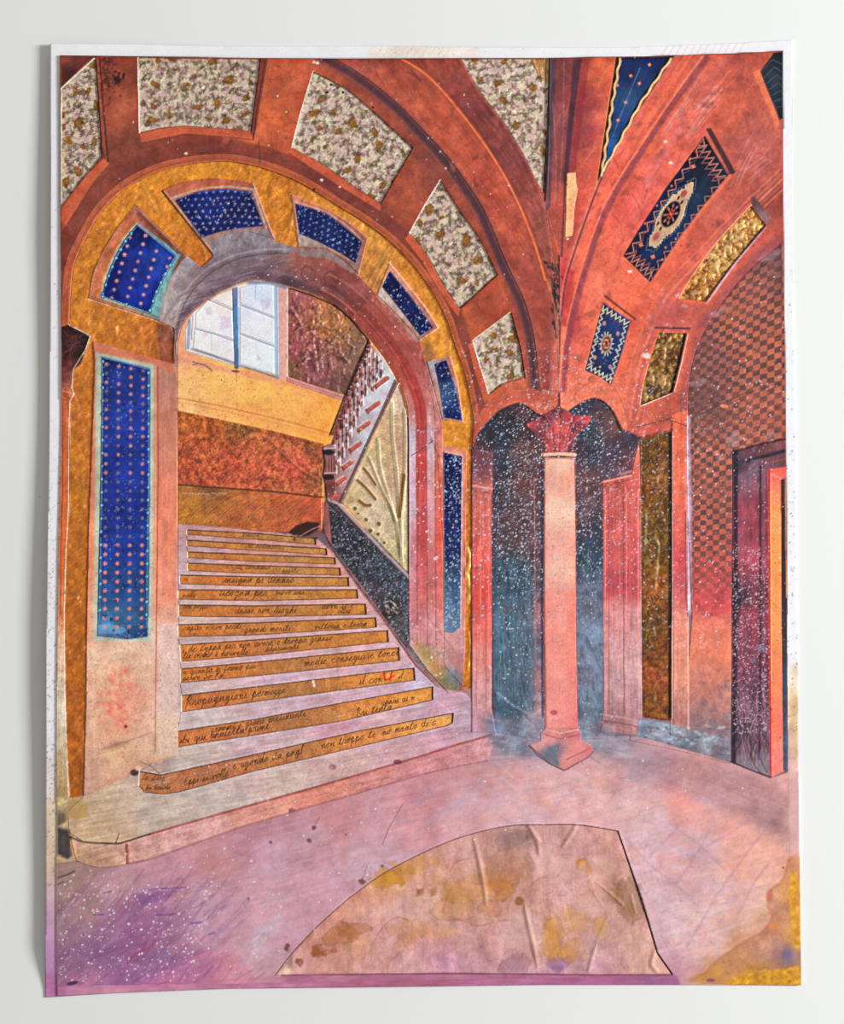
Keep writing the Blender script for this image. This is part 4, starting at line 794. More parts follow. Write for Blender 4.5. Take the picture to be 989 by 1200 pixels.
# cream embossed leaf panel
fill(LEAFP, [(466, 470, (218, 186, 161)), (455, 500, (208, 170, 129)), (470, 520, (202, 158, 133)), (440, 530, (202, 176, 129)), (460, 560, (208, 172, 133)), (472, 570, (208, 170, 139)), (425, 560, (218, 190, 161)), (415, 585, (208, 176, 124)), (440, 600, (218, 196, 167)), (455, 630, (208, 186, 150)), (472, 640, (198, 178, 129)), (468, 600, (202, 180, 139))], mot=0.14, msc=7, fine=0.12)
for pts, w in (([(459, 470), (460, 510), (464, 550), (468, 600), (471, 660)], 3.0), ([(474, 480), (475, 520), (474, 560), (471, 610), (470, 650)], 2.4), ([(443, 515), (445, 545), (453, 575), (464, 610)], 2.4), ([(432, 535), (446, 570), (462, 605), (468, 640)], 2.0)):
    ridge(pts, w + 1.4, 1.0, (228, 212, 176), 0.5)
    stroke([(x - 2, y) for x, y in catmull(pts, 4)], 1.4, (150, 140, 60), 0.4, 1.4)
for k in range(26): stroke([(461 + k * .25, 484 + k * 4), (466, 482 + k * 4), (473, 485 + k * 4)], 1.1, (170, 126, 96), 0.5, 1.0, relief=0.35)
for k in range(22): stroke([(446 + k * .5, 510 + k * 4), (452 + k * .4, 511 + k * 4), (459, 515 + k * 4)], 1.0, (176, 138, 100), 0.45, 1.0, relief=0.3)
for pts, w in (([(426, 549), (432, 556), (440, 568)], 3.2), ([(419, 563), (428, 571), (440, 585)], 3.4), ([(421, 587), (428, 592), (434, 592)], 4.0), ([(474, 557), (471, 575), (468, 605)], 4.6)):
    stroke(catmull(pts, 4), w + 1.4, (214, 196, 150), 0.7, 1.0, relief=0.9); stroke(catmull(pts, 4), w, (140, 88, 34), 0.92, 0.8)
for x, y, r in ((416, 596, 2.4), (429, 609, 2.2), (434, 622, 2.6), (443, 626, 2.2), (450, 636, 2.0), (444, 614, 2.6), (420, 602, 1.4)):
    blob(x, y, r + 1, r + 1, (214, 200, 156), 0.8, 0, 0.5, relief=0.7); blob(x, y, r, r, (130, 82, 36), 0.9)
stroke([(478, 490), (479, 673)], 1.6, (60, 44, 34), 0.7, 1.0)
# dark stringer with its rails
fill(STRING, [(390, 600, (60, 46, 58)), (400, 615, (44, 40, 52)), (420, 640, (40, 38, 48)), (445, 660, (52, 56, 70)), (470, 690, (66, 72, 88)), (455, 700, (44, 44, 56)), (475, 730, (84, 84, 96)), (400, 640, (50, 42, 48)), (440, 700, (80, 66, 76)), (460, 715, (60, 44, 46)), (490, 770, (130, 110, 116))], mot=0.4, msc=5)
for _ in range(700):
    q = scatter(STRING, 1)
    for x, y in q: blob(x, y, 0.6 + rng.rand() * 1.6, 0.5 + rng.rand() * 0.8, [(20, 20, 28), (84, 82, 96), (80, 58, 60), (26, 24, 32)][rng.randint(4)], 0.6, rng.rand() * 3)
specks(STRING, 5200, (176, 184, 200), (0.25, 0.75), (0.3, 0.95))
for _ in range(70): blob(459 + rng.randn() * 6, 711 + rng.randn() * 5, 1 + rng.rand() * 2, 1, [(30, 20, 22), (76, 40, 42), (190, 176, 170)][rng.randint(3)], 0.6, rng.rand() * 3)
stroke([(384, 585), (396, 590), (440, 636), (480, 677)], 3.2, (190, 160, 162), 0.9, 1.2); stroke([(386, 588), (440, 640), (480, 681)], 1.2, (110, 80, 86), 0.7, 0.8)
stroke([(388, 642), (420, 684), (447, 722), (487, 778), (505, 798)], 3.2, (176, 112, 112), 0.95, 1.2); stroke([(386, 644), (418, 687), (445, 725), (484, 780)], 1.0, (84, 50, 54), 0.8, 0.7)
fill([(378, 588), (384, 586), (389, 640), (380, 624)], (170, 92, 92), 0.85, soft=0.6, mot=0.2)
# little stepped ends beside the string
for k, (x, y) in enumerate(((372, 640), (384, 652), (394, 663), (400, 676), (410, 690), (421, 704), (431, 722), (443, 738), (457, 755), (470, 776), (488, 800))):
    fill([(x - 2, y - 12), (x + 10, y - 8 + k * .2), (x + 13, y + 3), (x - 1, y)], (96, 84, 96), 0.7, soft=1.0, mot=0.35)

# ---------------------------------------------------------------- stairs
TREADZONE = [(208, 614), (270, 619), (338, 626), (372, 632), (390, 648), (420, 690), (447, 726), (487, 782), (513, 806), (545, 812), (583, 858), (538, 872), (500, 884), (289, 945), (176, 977), (144, 987), (101, 987), (82, 975), (80, 950), (99, 932), (160, 905), (208, 884)]
fill(TREADZONE, [(215, 625, (195, 145, 147)), (212, 655, (195, 162, 168)), (300, 640, (212, 145, 133)), (370, 660, (212, 145, 135)), (300, 690, (212, 161, 152)), (260, 705, (212, 159, 152)), (380, 705, (212, 155, 148)), (220, 727, (212, 184, 166)), (350, 725, (201, 155, 156)), (230, 750, (201, 168, 162)), (400, 735, (212, 159, 156)), (240, 779, (206, 161, 156)), (430, 756, (212, 159, 160)), (230, 807, (212, 184, 186)), (330, 800, (212, 170, 186)), (450, 782, (212, 170, 180)), (240, 845, (212, 190, 186)), (330, 830, (212, 180, 192)), (430, 812, (212, 170, 186)), (490, 806, (195, 174, 196)), (210, 888, (195, 174, 166)), (300, 873, (212, 174, 182)), (400, 855, (212, 155, 172)), (450, 842, (216, 170, 172)), (520, 826, (212, 155, 172)), (545, 840, (181, 161, 176)), (560, 850, (195, 155, 172)),
     (120, 950, (195, 166, 137)), (110, 975, (212, 174, 137)), (180, 940, (195, 174, 162)), (250, 930, (201, 180, 172)), (330, 915, (212, 184, 172)), (400, 900, (212, 174, 166)), (470, 875, (212, 164, 172)), (520, 868, (212, 155, 172)), (170, 895, (195, 155, 137))], mot=0.10, ang=-10, warp=6)
for k, r in enumerate(RISERS[1:11]):  # dark line above each riser
    pass
RC = [(230, 640, (194, 126, 74)), (350, 640, (187, 131, 76)), (240, 680, (209, 126, 63)), (380, 680, (194, 131, 69)), (240, 720, (198, 120, 65)), (400, 715, (198, 126, 58)), (230, 760, (209, 122, 60)), (420, 745, (198, 126, 65)), (240, 790, (215, 131, 65)), (440, 770, (215, 135, 69)), (240, 824, (198, 118, 69)), (350, 812, (183, 122, 74)), (470, 790, (226, 146, 74)), (240, 862, (209, 122, 69)), (350, 845, (187, 122, 74)), (450, 826, (226, 144, 74)), (500, 812, (226, 146, 69)), (190, 918, (187, 118, 78)), (250, 906, (177, 109, 74)), (330, 886, (194, 124, 74)), (430, 866, (215, 135, 76)), (510, 845, (234, 163, 91))]
for k, r in enumerate(RISERS):
    fill(r, RC, mot=0.14, warp=6, msc=8, fine=0.12)
    n = len(r) // 2
    top = r[:n]; bot = r[n:]
    if k == 12: top = r[:7]; bot = r[7:]
    stroke(top, 1.4, (96, 62, 44), 0.75, 0.8, rough=0.3)
    stroke(bot, 0.9, (112, 66, 44), 0.6, 0.7, rough=0.3)
    stroke([top[-1], bot[0]], 1.6, (52, 34, 28), 0.8, 0.8)  # recess shade painted along the riser's right end
    stroke([bot[-1], top[0]], 1.2, (236, 220, 200), 0.8, 0.7)
    if k > 3:
        stroke([(x, y - 1.8) for x, y in top], 0.9, (226, 206, 206), 0.5, 0.8, rough=0.5)
        stroke([(x, y + 1.8) for x, y in bot], 1.2, (222, 200, 200), 0.5, 0.9, rough=0.5)
for (x, y, c) in ((367, 799, (236, 222, 200)), (368, 803, (226, 212, 186)), (345, 632, (110, 70, 40))): blob(x, y, 1.6, 2.4, c, 0.95)
stroke([(450, 787), (451, 797)], 2.2, (226, 40, 20), 0.95, 0.7); stroke([(459, 788), (457, 797)], 2.0, (226, 50, 24), 0.95, 0.7); stroke([(452, 797), (462, 792)], 1.6, (226, 50, 24), 0.9, 0.7)

# handwriting on the risers: a small cursive stroke hand
HAND = {
 'a': [(.42, .46), (.2, .5), (.06, .25), (.18, .02), (.38, .2), (.44, .48), (.42, .1), (.55, .03)], 'b': [(.05, .2), (.25, 1), (.2, .5), (.12, .05), (.32, .04), (.4, .35), (.25, .46), (.5, .4)],
 'c': [(.42, .4), (.25, .5), (.06, .25), (.2, .02), (.48, .12)], 'd': [(.4, .42), (.18, .5), (.06, .22), (.2, .02), (.4, .25), (.5, 1), (.42, .1), (.56, .03)],
 'e': [(.06, .22), (.36, .34), (.25, .5), (.08, .28), (.2, .02), (.48, .12)], 'f': [(.05, .1), (.35, .9), (.22, 1), (.18, .3), (.12, -.4), (.2, -.2), (.3, .2), (.48, .2)],
 'g': [(.42, .46), (.2, .5), (.08, .25), (.2, .06), (.4, .25), (.42, .45), (.34, -.3), (.15, -.42), (.2, -.15), (.55, .08)], 'h': [(.05, .1), (.32, .95), (.2, 1), (.12, .02), (.25, .42), (.38, .4), (.36, .05), (.52, .04)],
 'i': [(.05, .1), (.18, .48), (.16, .08), (.3, .04)], 'l': [(.03, .1), (.3, .9), (.2, 1), (.12, .1), (.3, .04)],
 'm': [(.03, .3), (.12, .48), (.1, .02), (.24, .46), (.32, .4), (.3, .02), (.46, .46), (.54, .4), (.52, .06), (.66, .04)], 'n': [(.03, .3), (.12, .48), (.1, .02), (.26, .46), (.36, .4), (.34, .06), (.5, .04)],
 'o': [(.25, .48), (.06, .25), (.2, .02), (.4, .22), (.27, .48), (.5, .42)], 'p': [(.05, .2), (.2, .6), (.08, -.45), (.15, .3), (.32, .48), (.4, .22), (.2, .05), (.5, .06)],
 'q': [(.4, .46), (.2, .5), (.08, .25), (.2, .04), (.4, .3), (.4, .48), (.34, -.45), (.55, .1)], 'r': [(.03, .1), (.15, .5), (.3, .44), (.26, .06), (.42, .04)],
 's': [(.03, .08), (.26, .5), (.32, .2), (.18, .02), (.08, .1), (.42, .08)], 't': [(.03, .1), (.28, .85), (.16, .1), (.3, .02), (.42, .12)], 'u': [(.03, .3), (.1, .48), (.1, .08), (.24, .04), (.38, .48), (.36, .06), (.5, .04)],
 'v': [(.03, .4), (.12, .46), (.18, .02), (.38, .48), (.5, .42)], 'z': [(.05, .42), (.35, .46), (.08, .02), (.3, .1), (.2, -.4), (.1, -.3), (.46, .08)], 'k': [(.05, .1), (.3, .95), (.12, .02), (.35, .48), (.2, .26), (.45, .02)], 'y': [(.03, .4), (.12, .46), (.14, .1), (.36, .46), (.2, -.4), (.08, -.3), (.5, .08)],
 'P': [(.2, -.1), (.3, .95), (.1, .7), (.4, 1), (.6, .75), (.3, .5), (.7, .1)], 'S': [(.6, .9), (.3, .95), (.25, .6), (.5, .3), (.2, 0), (.05, .2), (.6, .1)], 'K': [(.1, 0), (.25, .95), (.2, .4), (.6, .95), (.3, .45), (.65, 0)], 'Z': [(.1, .85), (.6, .9), (.1, .05), (.4, .1), (.7, .1)], 'E': [(.6, .85), (.3, .95), (.2, .6), (.45, .5), (.15, .3), (.3, 0), (.65, .2)]}
def write(text, x, y, dx, slope, h, a=0.75, c=(64, 40, 26), w=0.75):
    ang = math.atan(slope); ca, sa = math.cos(ang), math.sin(ang); u = 0.0; line = []
    def put(px, py):
        px = px + py * 0.35
        return (x + (u + px) * h * dx * ca + py * h * sa + 0, y + (u + px) * h * dx * sa - py * h * ca)
    for ch in text:
        if ch in ' .,':
            if len(line) > 1: stroke(line, w, c, a, 0.55)
            line = []
            if ch == '.': blob(*put(.1, .03), .5, .5, c, a)
            u += .42; continue
        g = HAND.get(ch, HAND['u'])
        jit = [(px + rng.randn() * .02, py * (1 + rng.randn() * .06)) for px, py in g]
        line += [put(px, py) for px, py in jit]
        if ch == 'i': blob(*put(.3, .75), .5, .5, c, a)
        if ch == 't': stroke([put(.05, .58), put(.42, .62)], w * .8, c, a, .5)
        u += max(p[0] for p in g) + .02
    if len(line) > 1: stroke(line, w, c, a, 0.55)
tx0, tx1, ty0, ty1 = window_of(TREADZONE, 4); bare = C[ty0:ty1, tx0:tx1].copy()
for (t, x, y, sl, h, a) in (
    ('tratta', 283, 629, .04, 7, .45), ('le acconci', 290, 642, .05, 7, .5), ('al consumo', 276, 667, .02, 8, .6), ('presto', 330, 671, .02, 7, .5),
    ('insigna pr denaro', 262, 683, .0, 10, .8), ('vi', 214, 681, .02, 7, .5), ('lisogna per', 256, 698.5, .005, 11, .85), ('nelle', 214, 700, .0, 7, .6), ('nuovo sole', 322, 697, -.005, 7, .6),
    ('desse non luoghi', 274, 719, -.01, 9.5, .75), ('dove si e', 376, 714, -.03, 9, .7), ('con pozzi', 214, 713, .0, 6.5, .6), ('oltre', 395, 719, -.04, 7, .6),
    ('capire e con perdi', 214, 739, -.03, 8, .65), ('e', 226, 745, 0, 6, .6), ('grandi meriti', 285, 742, -.05, 9, .7), ('vittorie e terra', 368, 738, -.06, 8.5, .8),
    ('i de Zyppa per non avere o troppo grasso', 213, 765, -.082, 9, .75), ('lis orrno e nouvelle', 214, 772, -.06, 8.5, .8), ('intieramente', 310, 764, -.09, 7, .6),
    ('e quanto si fanno piu', 214, 791, -.09, 8.5, .7), ('serve So Ka', 214, 798, -.08, 8.5, .85), ('medie conseguire tonce', 356, 781, -.115, 10.5, .75),
    ('Propagagioni per', 216, 828, -.13, 12, .9), ('mezzo', 310, 815, -.13, 9, .7), ('il con', 420, 803, -.12, 11, .85), ('il', 466, 796, -.12, 9, .8),
    ('ibi qui analetta primi', 210, 872, -.165, 10.5, .9), ('grammi e grano presidiente', 246, 859, -.175, 9.0, .7), ('Pri tenta', 416, 840, -.19, 10, .92), ('ganix ai n', 446, 827, -.17, 8.5, .85),
    ('le Zug', 166, 914, .03, 9, .7), ('Eppi si volle', 214, 921, -.22, 9.5, .8), ('bo bandu', 170, 926, -.03, 7, .7), ('e uyondo da pagl', 272, 902, -.225, 10.5, .85), ('non troppo te', 376, 878, -.22, 10.5, .8), ('no meato di c', 448, 862, -.2, 10, .8)):
    write(t, x, y, 1.0, sl, h, a)
m = raster(RISERS, tx0, tx1, ty0, ty1)[..., None]; C[ty0:ty1, tx0:tx1] = C[ty0:ty1, tx0:tx1] * m + bare * (1 - m)
# bottom platform
fill(STEP_TOP + STEP_BOT[::-1], [(100, 1000, (192, 150, 124)), (130, 1002, (202, 156, 132)), (165, 995, (216, 160, 152)), (230, 976, (218, 160, 158)), (300, 955, (222, 150, 136)), (380, 930, (222, 140, 124)), (450, 910, (214, 140, 138)), (520, 888, (208, 136, 142)), (560, 876, (208, 146, 152))], mot=0.12, ang=-16)
stroke(STEP_TOP[16:], 2.6, (160, 70, 70), 0.75, 1.4, rough=0.35); stroke(STEP_TOP[:17], 2.0, (66, 40, 44), 0.85, 1.0, rough=0.2)
stroke(STEP_BOT[8:], 3.4, (150, 84, 100), 0.6, 2.4, rough=0.3); stroke(STEP_BOT[:12], 1.4, (140, 80, 80), 0.7, 1.0, rough=0.3)
stroke([(149, 990), (150, 1012)], 3.2, (176, 80, 70), 0.8, 1.2); stroke([(148, 988), (149, 1012)], 1.0, (96, 44, 44), 0.8, 0.8); stroke([(136, 988), (140, 976)], 1.4, (90, 60, 60), 0.7, 0.8)
fill([(68, 968), (82, 972), (88, 1000), (80, 1006), (68, 1000)], (56, 52, 58), 0.85, soft=1.6, mot=0.4); fill([(68, 930), (80, 938), (78, 962), (68, 968)], [(74, 945, (206, 180, 130)), (72, 960, (80, 64, 60))], 0.8, soft=1.4, mot=0.3)
fill([(83, 982), (90, 984), (91, 1008), (85, 1000)], (226, 170, 130), 0.85, soft=0.8)
blob(92, 948, 12, 13, (176, 136, 74), 0.7, 0, 0.5); stroke([(82, 935), (108, 930)], 1.2, (230, 180, 120), 0.6, 1.0)
blob(158, 905, 5, 4, (66, 44, 50), 0.85); blob(163, 900, 4, 3, (226, 180, 160), 0.9)
stroke([(188, 907), (178, 898), (165, 892)], 1.2, (96, 76, 76), 0.6, 1.0)
blob(390, 899, 4.5, 3.4, (176, 112, 124), 0.9); blob(466, 893, 5, 3, (130, 66, 76), 0.85); blob(342, 950, 4, 3, (150, 84, 100), 0.7)
dabs(TREADZONE[8:] + [], 160, [(222, 206, 206), (176, 150, 150), (216, 150, 150), (170, 164, 184)], 26, 2.2, -14, 8, (0.1, 0.35), 1.6)

# ---------------------------------------------------------------- niche with the dark blue shade, pilasters
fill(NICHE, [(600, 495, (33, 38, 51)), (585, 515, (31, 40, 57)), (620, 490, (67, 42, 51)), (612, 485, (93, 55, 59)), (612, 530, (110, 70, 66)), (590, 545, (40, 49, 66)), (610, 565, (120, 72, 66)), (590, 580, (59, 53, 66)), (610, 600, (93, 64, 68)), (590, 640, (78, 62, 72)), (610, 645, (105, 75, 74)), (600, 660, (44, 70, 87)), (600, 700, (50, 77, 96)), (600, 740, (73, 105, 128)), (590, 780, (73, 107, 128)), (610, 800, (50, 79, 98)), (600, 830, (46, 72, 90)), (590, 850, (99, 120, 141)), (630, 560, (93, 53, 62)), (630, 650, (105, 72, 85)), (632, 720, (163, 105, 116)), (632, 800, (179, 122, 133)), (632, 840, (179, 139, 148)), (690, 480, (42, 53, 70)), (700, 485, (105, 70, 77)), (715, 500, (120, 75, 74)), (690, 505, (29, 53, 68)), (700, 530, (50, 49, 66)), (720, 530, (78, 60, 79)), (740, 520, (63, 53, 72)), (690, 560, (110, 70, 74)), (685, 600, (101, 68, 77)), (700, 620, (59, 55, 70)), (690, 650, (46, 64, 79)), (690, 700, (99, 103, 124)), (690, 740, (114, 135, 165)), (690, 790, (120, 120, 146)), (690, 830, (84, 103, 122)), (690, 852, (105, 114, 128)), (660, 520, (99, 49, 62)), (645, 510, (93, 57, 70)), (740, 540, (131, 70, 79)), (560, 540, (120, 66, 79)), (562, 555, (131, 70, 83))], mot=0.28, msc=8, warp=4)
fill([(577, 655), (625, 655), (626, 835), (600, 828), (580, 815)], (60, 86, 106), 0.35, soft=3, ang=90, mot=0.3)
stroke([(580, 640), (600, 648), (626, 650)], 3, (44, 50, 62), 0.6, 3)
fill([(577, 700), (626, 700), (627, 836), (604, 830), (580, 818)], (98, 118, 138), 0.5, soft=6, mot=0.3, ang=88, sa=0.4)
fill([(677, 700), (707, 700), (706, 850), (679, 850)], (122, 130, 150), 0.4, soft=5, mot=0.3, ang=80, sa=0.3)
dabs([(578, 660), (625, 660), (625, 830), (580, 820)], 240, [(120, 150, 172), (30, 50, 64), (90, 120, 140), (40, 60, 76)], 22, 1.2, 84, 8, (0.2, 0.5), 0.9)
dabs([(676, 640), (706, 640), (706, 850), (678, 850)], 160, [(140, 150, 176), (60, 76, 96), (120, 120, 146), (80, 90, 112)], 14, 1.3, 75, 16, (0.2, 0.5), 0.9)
stroke([(626, 560), (627, 700), (628, 835)], 1.6, (176, 110, 110), 0.6, 1.2); stroke([(636, 545), (635, 700), (636, 840)], 2.6, (56, 40, 52), 0.7, 1.8)
stroke([(593, 532), (610, 546), (630, 548)], 1.6, (30, 26, 32), 0.8, 1.0); stroke([(622, 552), (623, 640)], 1.0, (140, 90, 84), 0.6, 0.8)
stroke([(583, 812), (600, 826), (622, 838), (634, 840)], 2.4, (150, 160, 176), 0.6, 1.6, rough=0.4)
fill(PIL_L, [(563, 535, (110, 60, 70)), (565, 558, (130, 70, 80)), (565, 575, (226, 120, 104)), (565, 600, (222, 106, 90)), (565, 650, (226, 96, 84)), (562, 700, (228, 84, 74)), (565, 735, (232, 110, 100)), (565, 770, (226, 140, 130)), (565, 820, (214, 156, 160)), (574, 845, (170, 110, 124)), (560, 855, (200, 156, 170))], mot=0.10, ang=90, warp=3)
stroke([(554, 569), (577, 573)], 2, (236, 150, 130), 0.9, 1.0); stroke([(554, 575), (576, 578)], 1.2, (160, 66, 66), 0.8, 0.8)
for x, c in ((558, (176, 76, 76)), (563, (240, 150, 136)), (569, (190, 76, 76)), (573, (236, 140, 126))): stroke([(x, 580), (x, 700), (x + .5, 830)], 1.1, c, 0.55, 0.8, rough=0.3)
stroke([(576.5, 580), (577, 700), (578, 830), (582, 850)], 2.0, (110, 52, 66), 0.8, 1.2)
fill(PIL_R, [(720, 570, (190, 84, 76)), (718, 600, (196, 84, 82)), (720, 650, (206, 90, 90)), (720, 690, (190, 74, 84)), (718, 720, (214, 140, 140)), (720, 760, (214, 160, 160)), (718, 800, (186, 140, 146)), (720, 835, (170, 124, 130)), (742, 530, (236, 120, 96)), (743, 580, (222, 100, 88)), (743, 640, (214, 92, 92)), (742, 690, (196, 74, 84)), (743, 720, (216, 146, 146)), (743, 780, (216, 160, 160)), (742, 820, (190, 140, 146)), (725, 852, (176, 120, 122))], mot=0.12, ang=90, warp=3)
stroke([(706, 565), (740, 557)], 2.2, (240, 160, 140), 0.85, 1.0, rough=0.2); stroke([(707, 570), (738, 562)], 1.2, (140, 56, 56), 0.8, 0.8)
for x, c in ((709, (236, 150, 140)), (713, (166, 66, 70)), (726, (226, 130, 120)), (730.5, (120, 52, 66)), (734, (236, 146, 136)), (748, (246, 170, 150))): stroke([(x, 574), (x + .3, 700), (x + 1, 836)], 1.3, c, 0.6, 0.9, rough=0.3)
for y in (840, 847, 853): stroke([(704, y - 3), (725, y), (749, y + 5)], 1.4, [(206, 150, 150), (130, 84, 92), (190, 130, 130)][(y - 840) // 6 % 3], 0.8, 1.0)
stroke([(728, 556), (740, 552)], 3.0, (244, 176, 156), 0.55, 1.6, rough=0.4)

# ---------------------------------------------------------------- right wall: checks, door, piers, gold strip
fill(CHECKER, [(880, 330, (178, 95, 76)), (860, 380, (184, 97, 74)), (830, 420, (140, 81, 74)), (890, 420, (184, 98, 74)), (825, 470, (125, 78, 72)), (880, 480, (184, 98, 78)), (830, 540, (178, 97, 78)), (845, 600, (169, 89, 74)), (830, 640, (188, 86, 74)), (835, 680, (194, 78, 78)), (835, 710, (204, 88, 84)), (830, 740, (234, 132, 104)), (840, 770, (228, 126, 96)), (830, 800, (198, 122, 110)), (845, 830, (188, 118, 108)), (830, 860, (138, 118, 128)), (850, 860, (128, 114, 126)), (905, 300, (121, 78, 83))], mot=0.12)
x0, x1, y0, y1 = window_of(CHECKER, 2); X, Y = grid_xy(x0, x1, y0, y1)
cm = blur(raster([CHECKER + []], x0, x1, y0, y1), 1) * (Y < 712)
sl = np.interp(Y, [280, 340, 420, 500, 560, 640, 700], [0.46, 0.40, 0.30, 0.22, 0.16, 0.06, 0.0])
U = X - 916; V = Y + sl * U
cw = np.interp(X, [806, 850, 917], [7.0, 7.7, 8.7])
cu = np.interp(X, np.linspace(800, 922, 200), np.cumsum(1 / np.interp(np.linspace(800, 922, 200), [806, 850, 917], [7.0, 7.7, 8.7])) * (122 / 199))
cv = V / 6.75
sq = np.sin(np.pi * cu) * np.sin(np.pi * cv)
tone = np.clip(sq * 5 + 0.5, 0, 1) * cm
fade = np.clip((735 - Y) / 120, 0, 1) * np.clip(0.35 + (fbm(X, Y, 26, 2, 3)) * 1.1, 0, 1)
tone = (tone * fade * 0.86)[..., None]
dark = np.array([90, 60, 60], np.float32) / 255 * (0.9 + 0.3 * fbm(X, Y, 5, 1, 2)[..., None])
C[y0:y1, x0:x1] = C[y0:y1, x0:x1] * (1 - tone) + dark * tone
stroke(offset(CHK_ARC, -5), 10, (120, 66, 84), 0.45, 7, rough=0.4)
stroke([(822, 485), (845, 474), (870, 462), (905, 452)], 1.0, (90, 44, 44), 0.6, 0.8); blob(849, 476, 5, 2, (240, 140, 90), 0.8, 0.2)
for (x, y, rx, ry) in ((842, 366, 10, 4), (856, 517, 6, 8), (862, 512, 5, 6), (843, 536, 3, 6), (903, 511, 6, 3), (820, 448, 8, 4), (900, 300, 10, 5)): blob(x, y, rx, ry, (196, 160, 170), 0.35, -0.4, 0.9, warp=0.5)
fill([(812, 690), (856, 690), (856, 716), (845, 722), (826, 724), (815, 712)], (196, 66, 72), 0.6, soft=3, mot=0.35)
for _ in range(60): blob(820 + rng.rand() * 36, 800 + rng.rand() * 60, 1 + rng.rand() * 4, 1 + rng.rand() * 2.5, [(120, 100, 110), (150, 84, 80), (206, 130, 110)][rng.randint(3)], 0.3, rng.rand() * 3, 0.9)
fill(JAMB, [(797, 500, (226, 104, 72)), (796, 560, (232, 110, 80)), (796, 620, (224, 100, 84)), (797, 650, (206, 70, 80)), (796, 690, (206, 90, 96)), (796, 730, (226, 140, 120)), (796, 790, (226, 146, 120)), (797, 840, (200, 130, 120)), (797, 860, (150, 116, 124))], mot=0.10, ang=90, warp=3)
fill([(804, 486), (809, 488), (811, 600), (811, 716), (806, 722), (804, 640)], (190, 150, 176), 0.75, soft=0.9, mot=0.25); stroke([(806, 488), (806.5, 560), (808, 640), (807.5, 715)], 1.4, (236, 224, 226), 0.7, 0.8, rough=0.5)
stroke([(803.5, 600), (804, 700), (806, 722)], 1.4, (120, 60, 40), 0.7, 0.9, rough=0.4); stroke([(788, 490), (789, 640), (789, 850)], 1.4, (140, 66, 66), 0.7, 0.9); stroke([(806, 730), (806.5, 860)], 1.5, (246, 190, 160), 0.6, 1.0)
# grey blue footing
fill([(748, 842), (787, 848), (808, 856), (858, 866), (858, 896), (800, 880), (745, 866)], [(760, 852, (120, 124, 140)), (780, 860, (150, 156, 172)), (800, 868, (110, 112, 126)), (830, 872, (140, 136, 146)), (850, 880, (120, 108, 122))], 0.9, soft=1.8, mot=0.3, ang=12)
stroke([(745, 868), (790, 878), (820, 890), (857, 897)], 3, (110, 66, 76), 0.75, 2.2, rough=0.3)
for _ in range(90): blob(755 + rng.rand() * 95, 850 + rng.rand() * 22, 1 + rng.rand() * 3, 0.7 + rng.rand(), [(190, 196, 210), (84, 76, 92), (130, 140, 160)][rng.randint(3)], 0.4, 0.2 + rng.randn() * .4, 0.9)
# door
fill(DOOR, [(862, 540, (48, 42, 58)), (862, 700, (48, 42, 58)), (862, 860, (78, 64, 80)), (875, 530, (104, 58, 70)), (880, 560, (128, 84, 98)), (880, 600, (158, 66, 84)), (880, 660, (164, 68, 84)), (880, 720, (148, 62, 80)), (880, 780, (128, 58, 80)), (880, 830, (118, 80, 98)), (880, 870, (98, 70, 84)), (880, 895, (138, 120, 130)), (893, 600, (118, 54, 66)), (893, 700, (104, 50, 62)), (893, 800, (98, 54, 74)), (910, 525, (118, 68, 74))], mot=0.18, ang=90, warp=3)
stroke([(858, 530), (890, 521), (921, 514)], 2.4, (70, 32, 44), 0.85, 1.4); stroke([(872, 541), (890, 536), (921, 528)], 4.2, (40, 34, 50), 0.85, 2.0, rough=0.2); stroke([(862, 530), (862, 700), (860, 893)], 5.0, (34, 24, 40), 0.8, 2.4)
stroke([(891, 546), (891, 700), (890, 880)], 2.6, (60, 26, 40), 0.8, 1.4); stroke([(870, 560), (870, 860)], 1.4, (176, 100, 116), 0.45, 1.2, rough=0.4); stroke([(884, 560), (883, 760)], 4, (176, 60, 80), 0.45, 3); stroke([(895.5, 548), (896, 890)], 1.4, (160, 84, 92), 0.6, 1.0); stroke([(893, 545), (921, 537)], 1.4, (150, 90, 94), 0.6, 1.0)
for _ in range(50): blob(882 + rng.randn() * 6, 548 + rng.randn() * 10, 1 + rng.rand() * 3, 1 + rng.rand(), (140, 116, 140), 0.3, rng.rand() * 3, 0.9)
fill([(900, 550), (921, 547), (921, 560), (916, 562), (916, 700), (918, 905), (903, 911), (902, 720)], [(908, 600, (252, 150, 84)), (908, 680, (252, 150, 84)), (909, 740, (252, 146, 90)), (910, 800, (252, 130, 90)), (910, 850, (250, 120, 100)), (910, 900, (240, 130, 120)), (912, 552, (250, 96, 86))], 0.97, soft=0.5, mot=0.05, warp=2)
stroke([(901, 551), (901, 700), (903, 908)], 2.2, (216, 50, 58), 0.9, 1.0); stroke([(904, 554), (904, 800)], 0.9, (255, 190, 130), 0.6, 0.7); stroke([(904, 553), (921, 550)], 2.0, (252, 90, 84), 0.9, 0.8); stroke([(905, 556), (915, 561)], 1.6, (236, 150, 160), 0.8, 0.8)
fill([(915, 562), (919.5, 562), (922, 700), (922.5, 902), (918, 902), (916, 720)], [(918, 600, (70, 42, 34)), (919, 700, (64, 50, 50)), (920, 800, (66, 70, 86)), (920, 890, (84, 98, 120))], 0.95, soft=0.4, mot=0.2, warp=2)
stroke([(920.6, 560), (922, 700)], 1.2, (226, 150, 90), 0.7, 0.7)
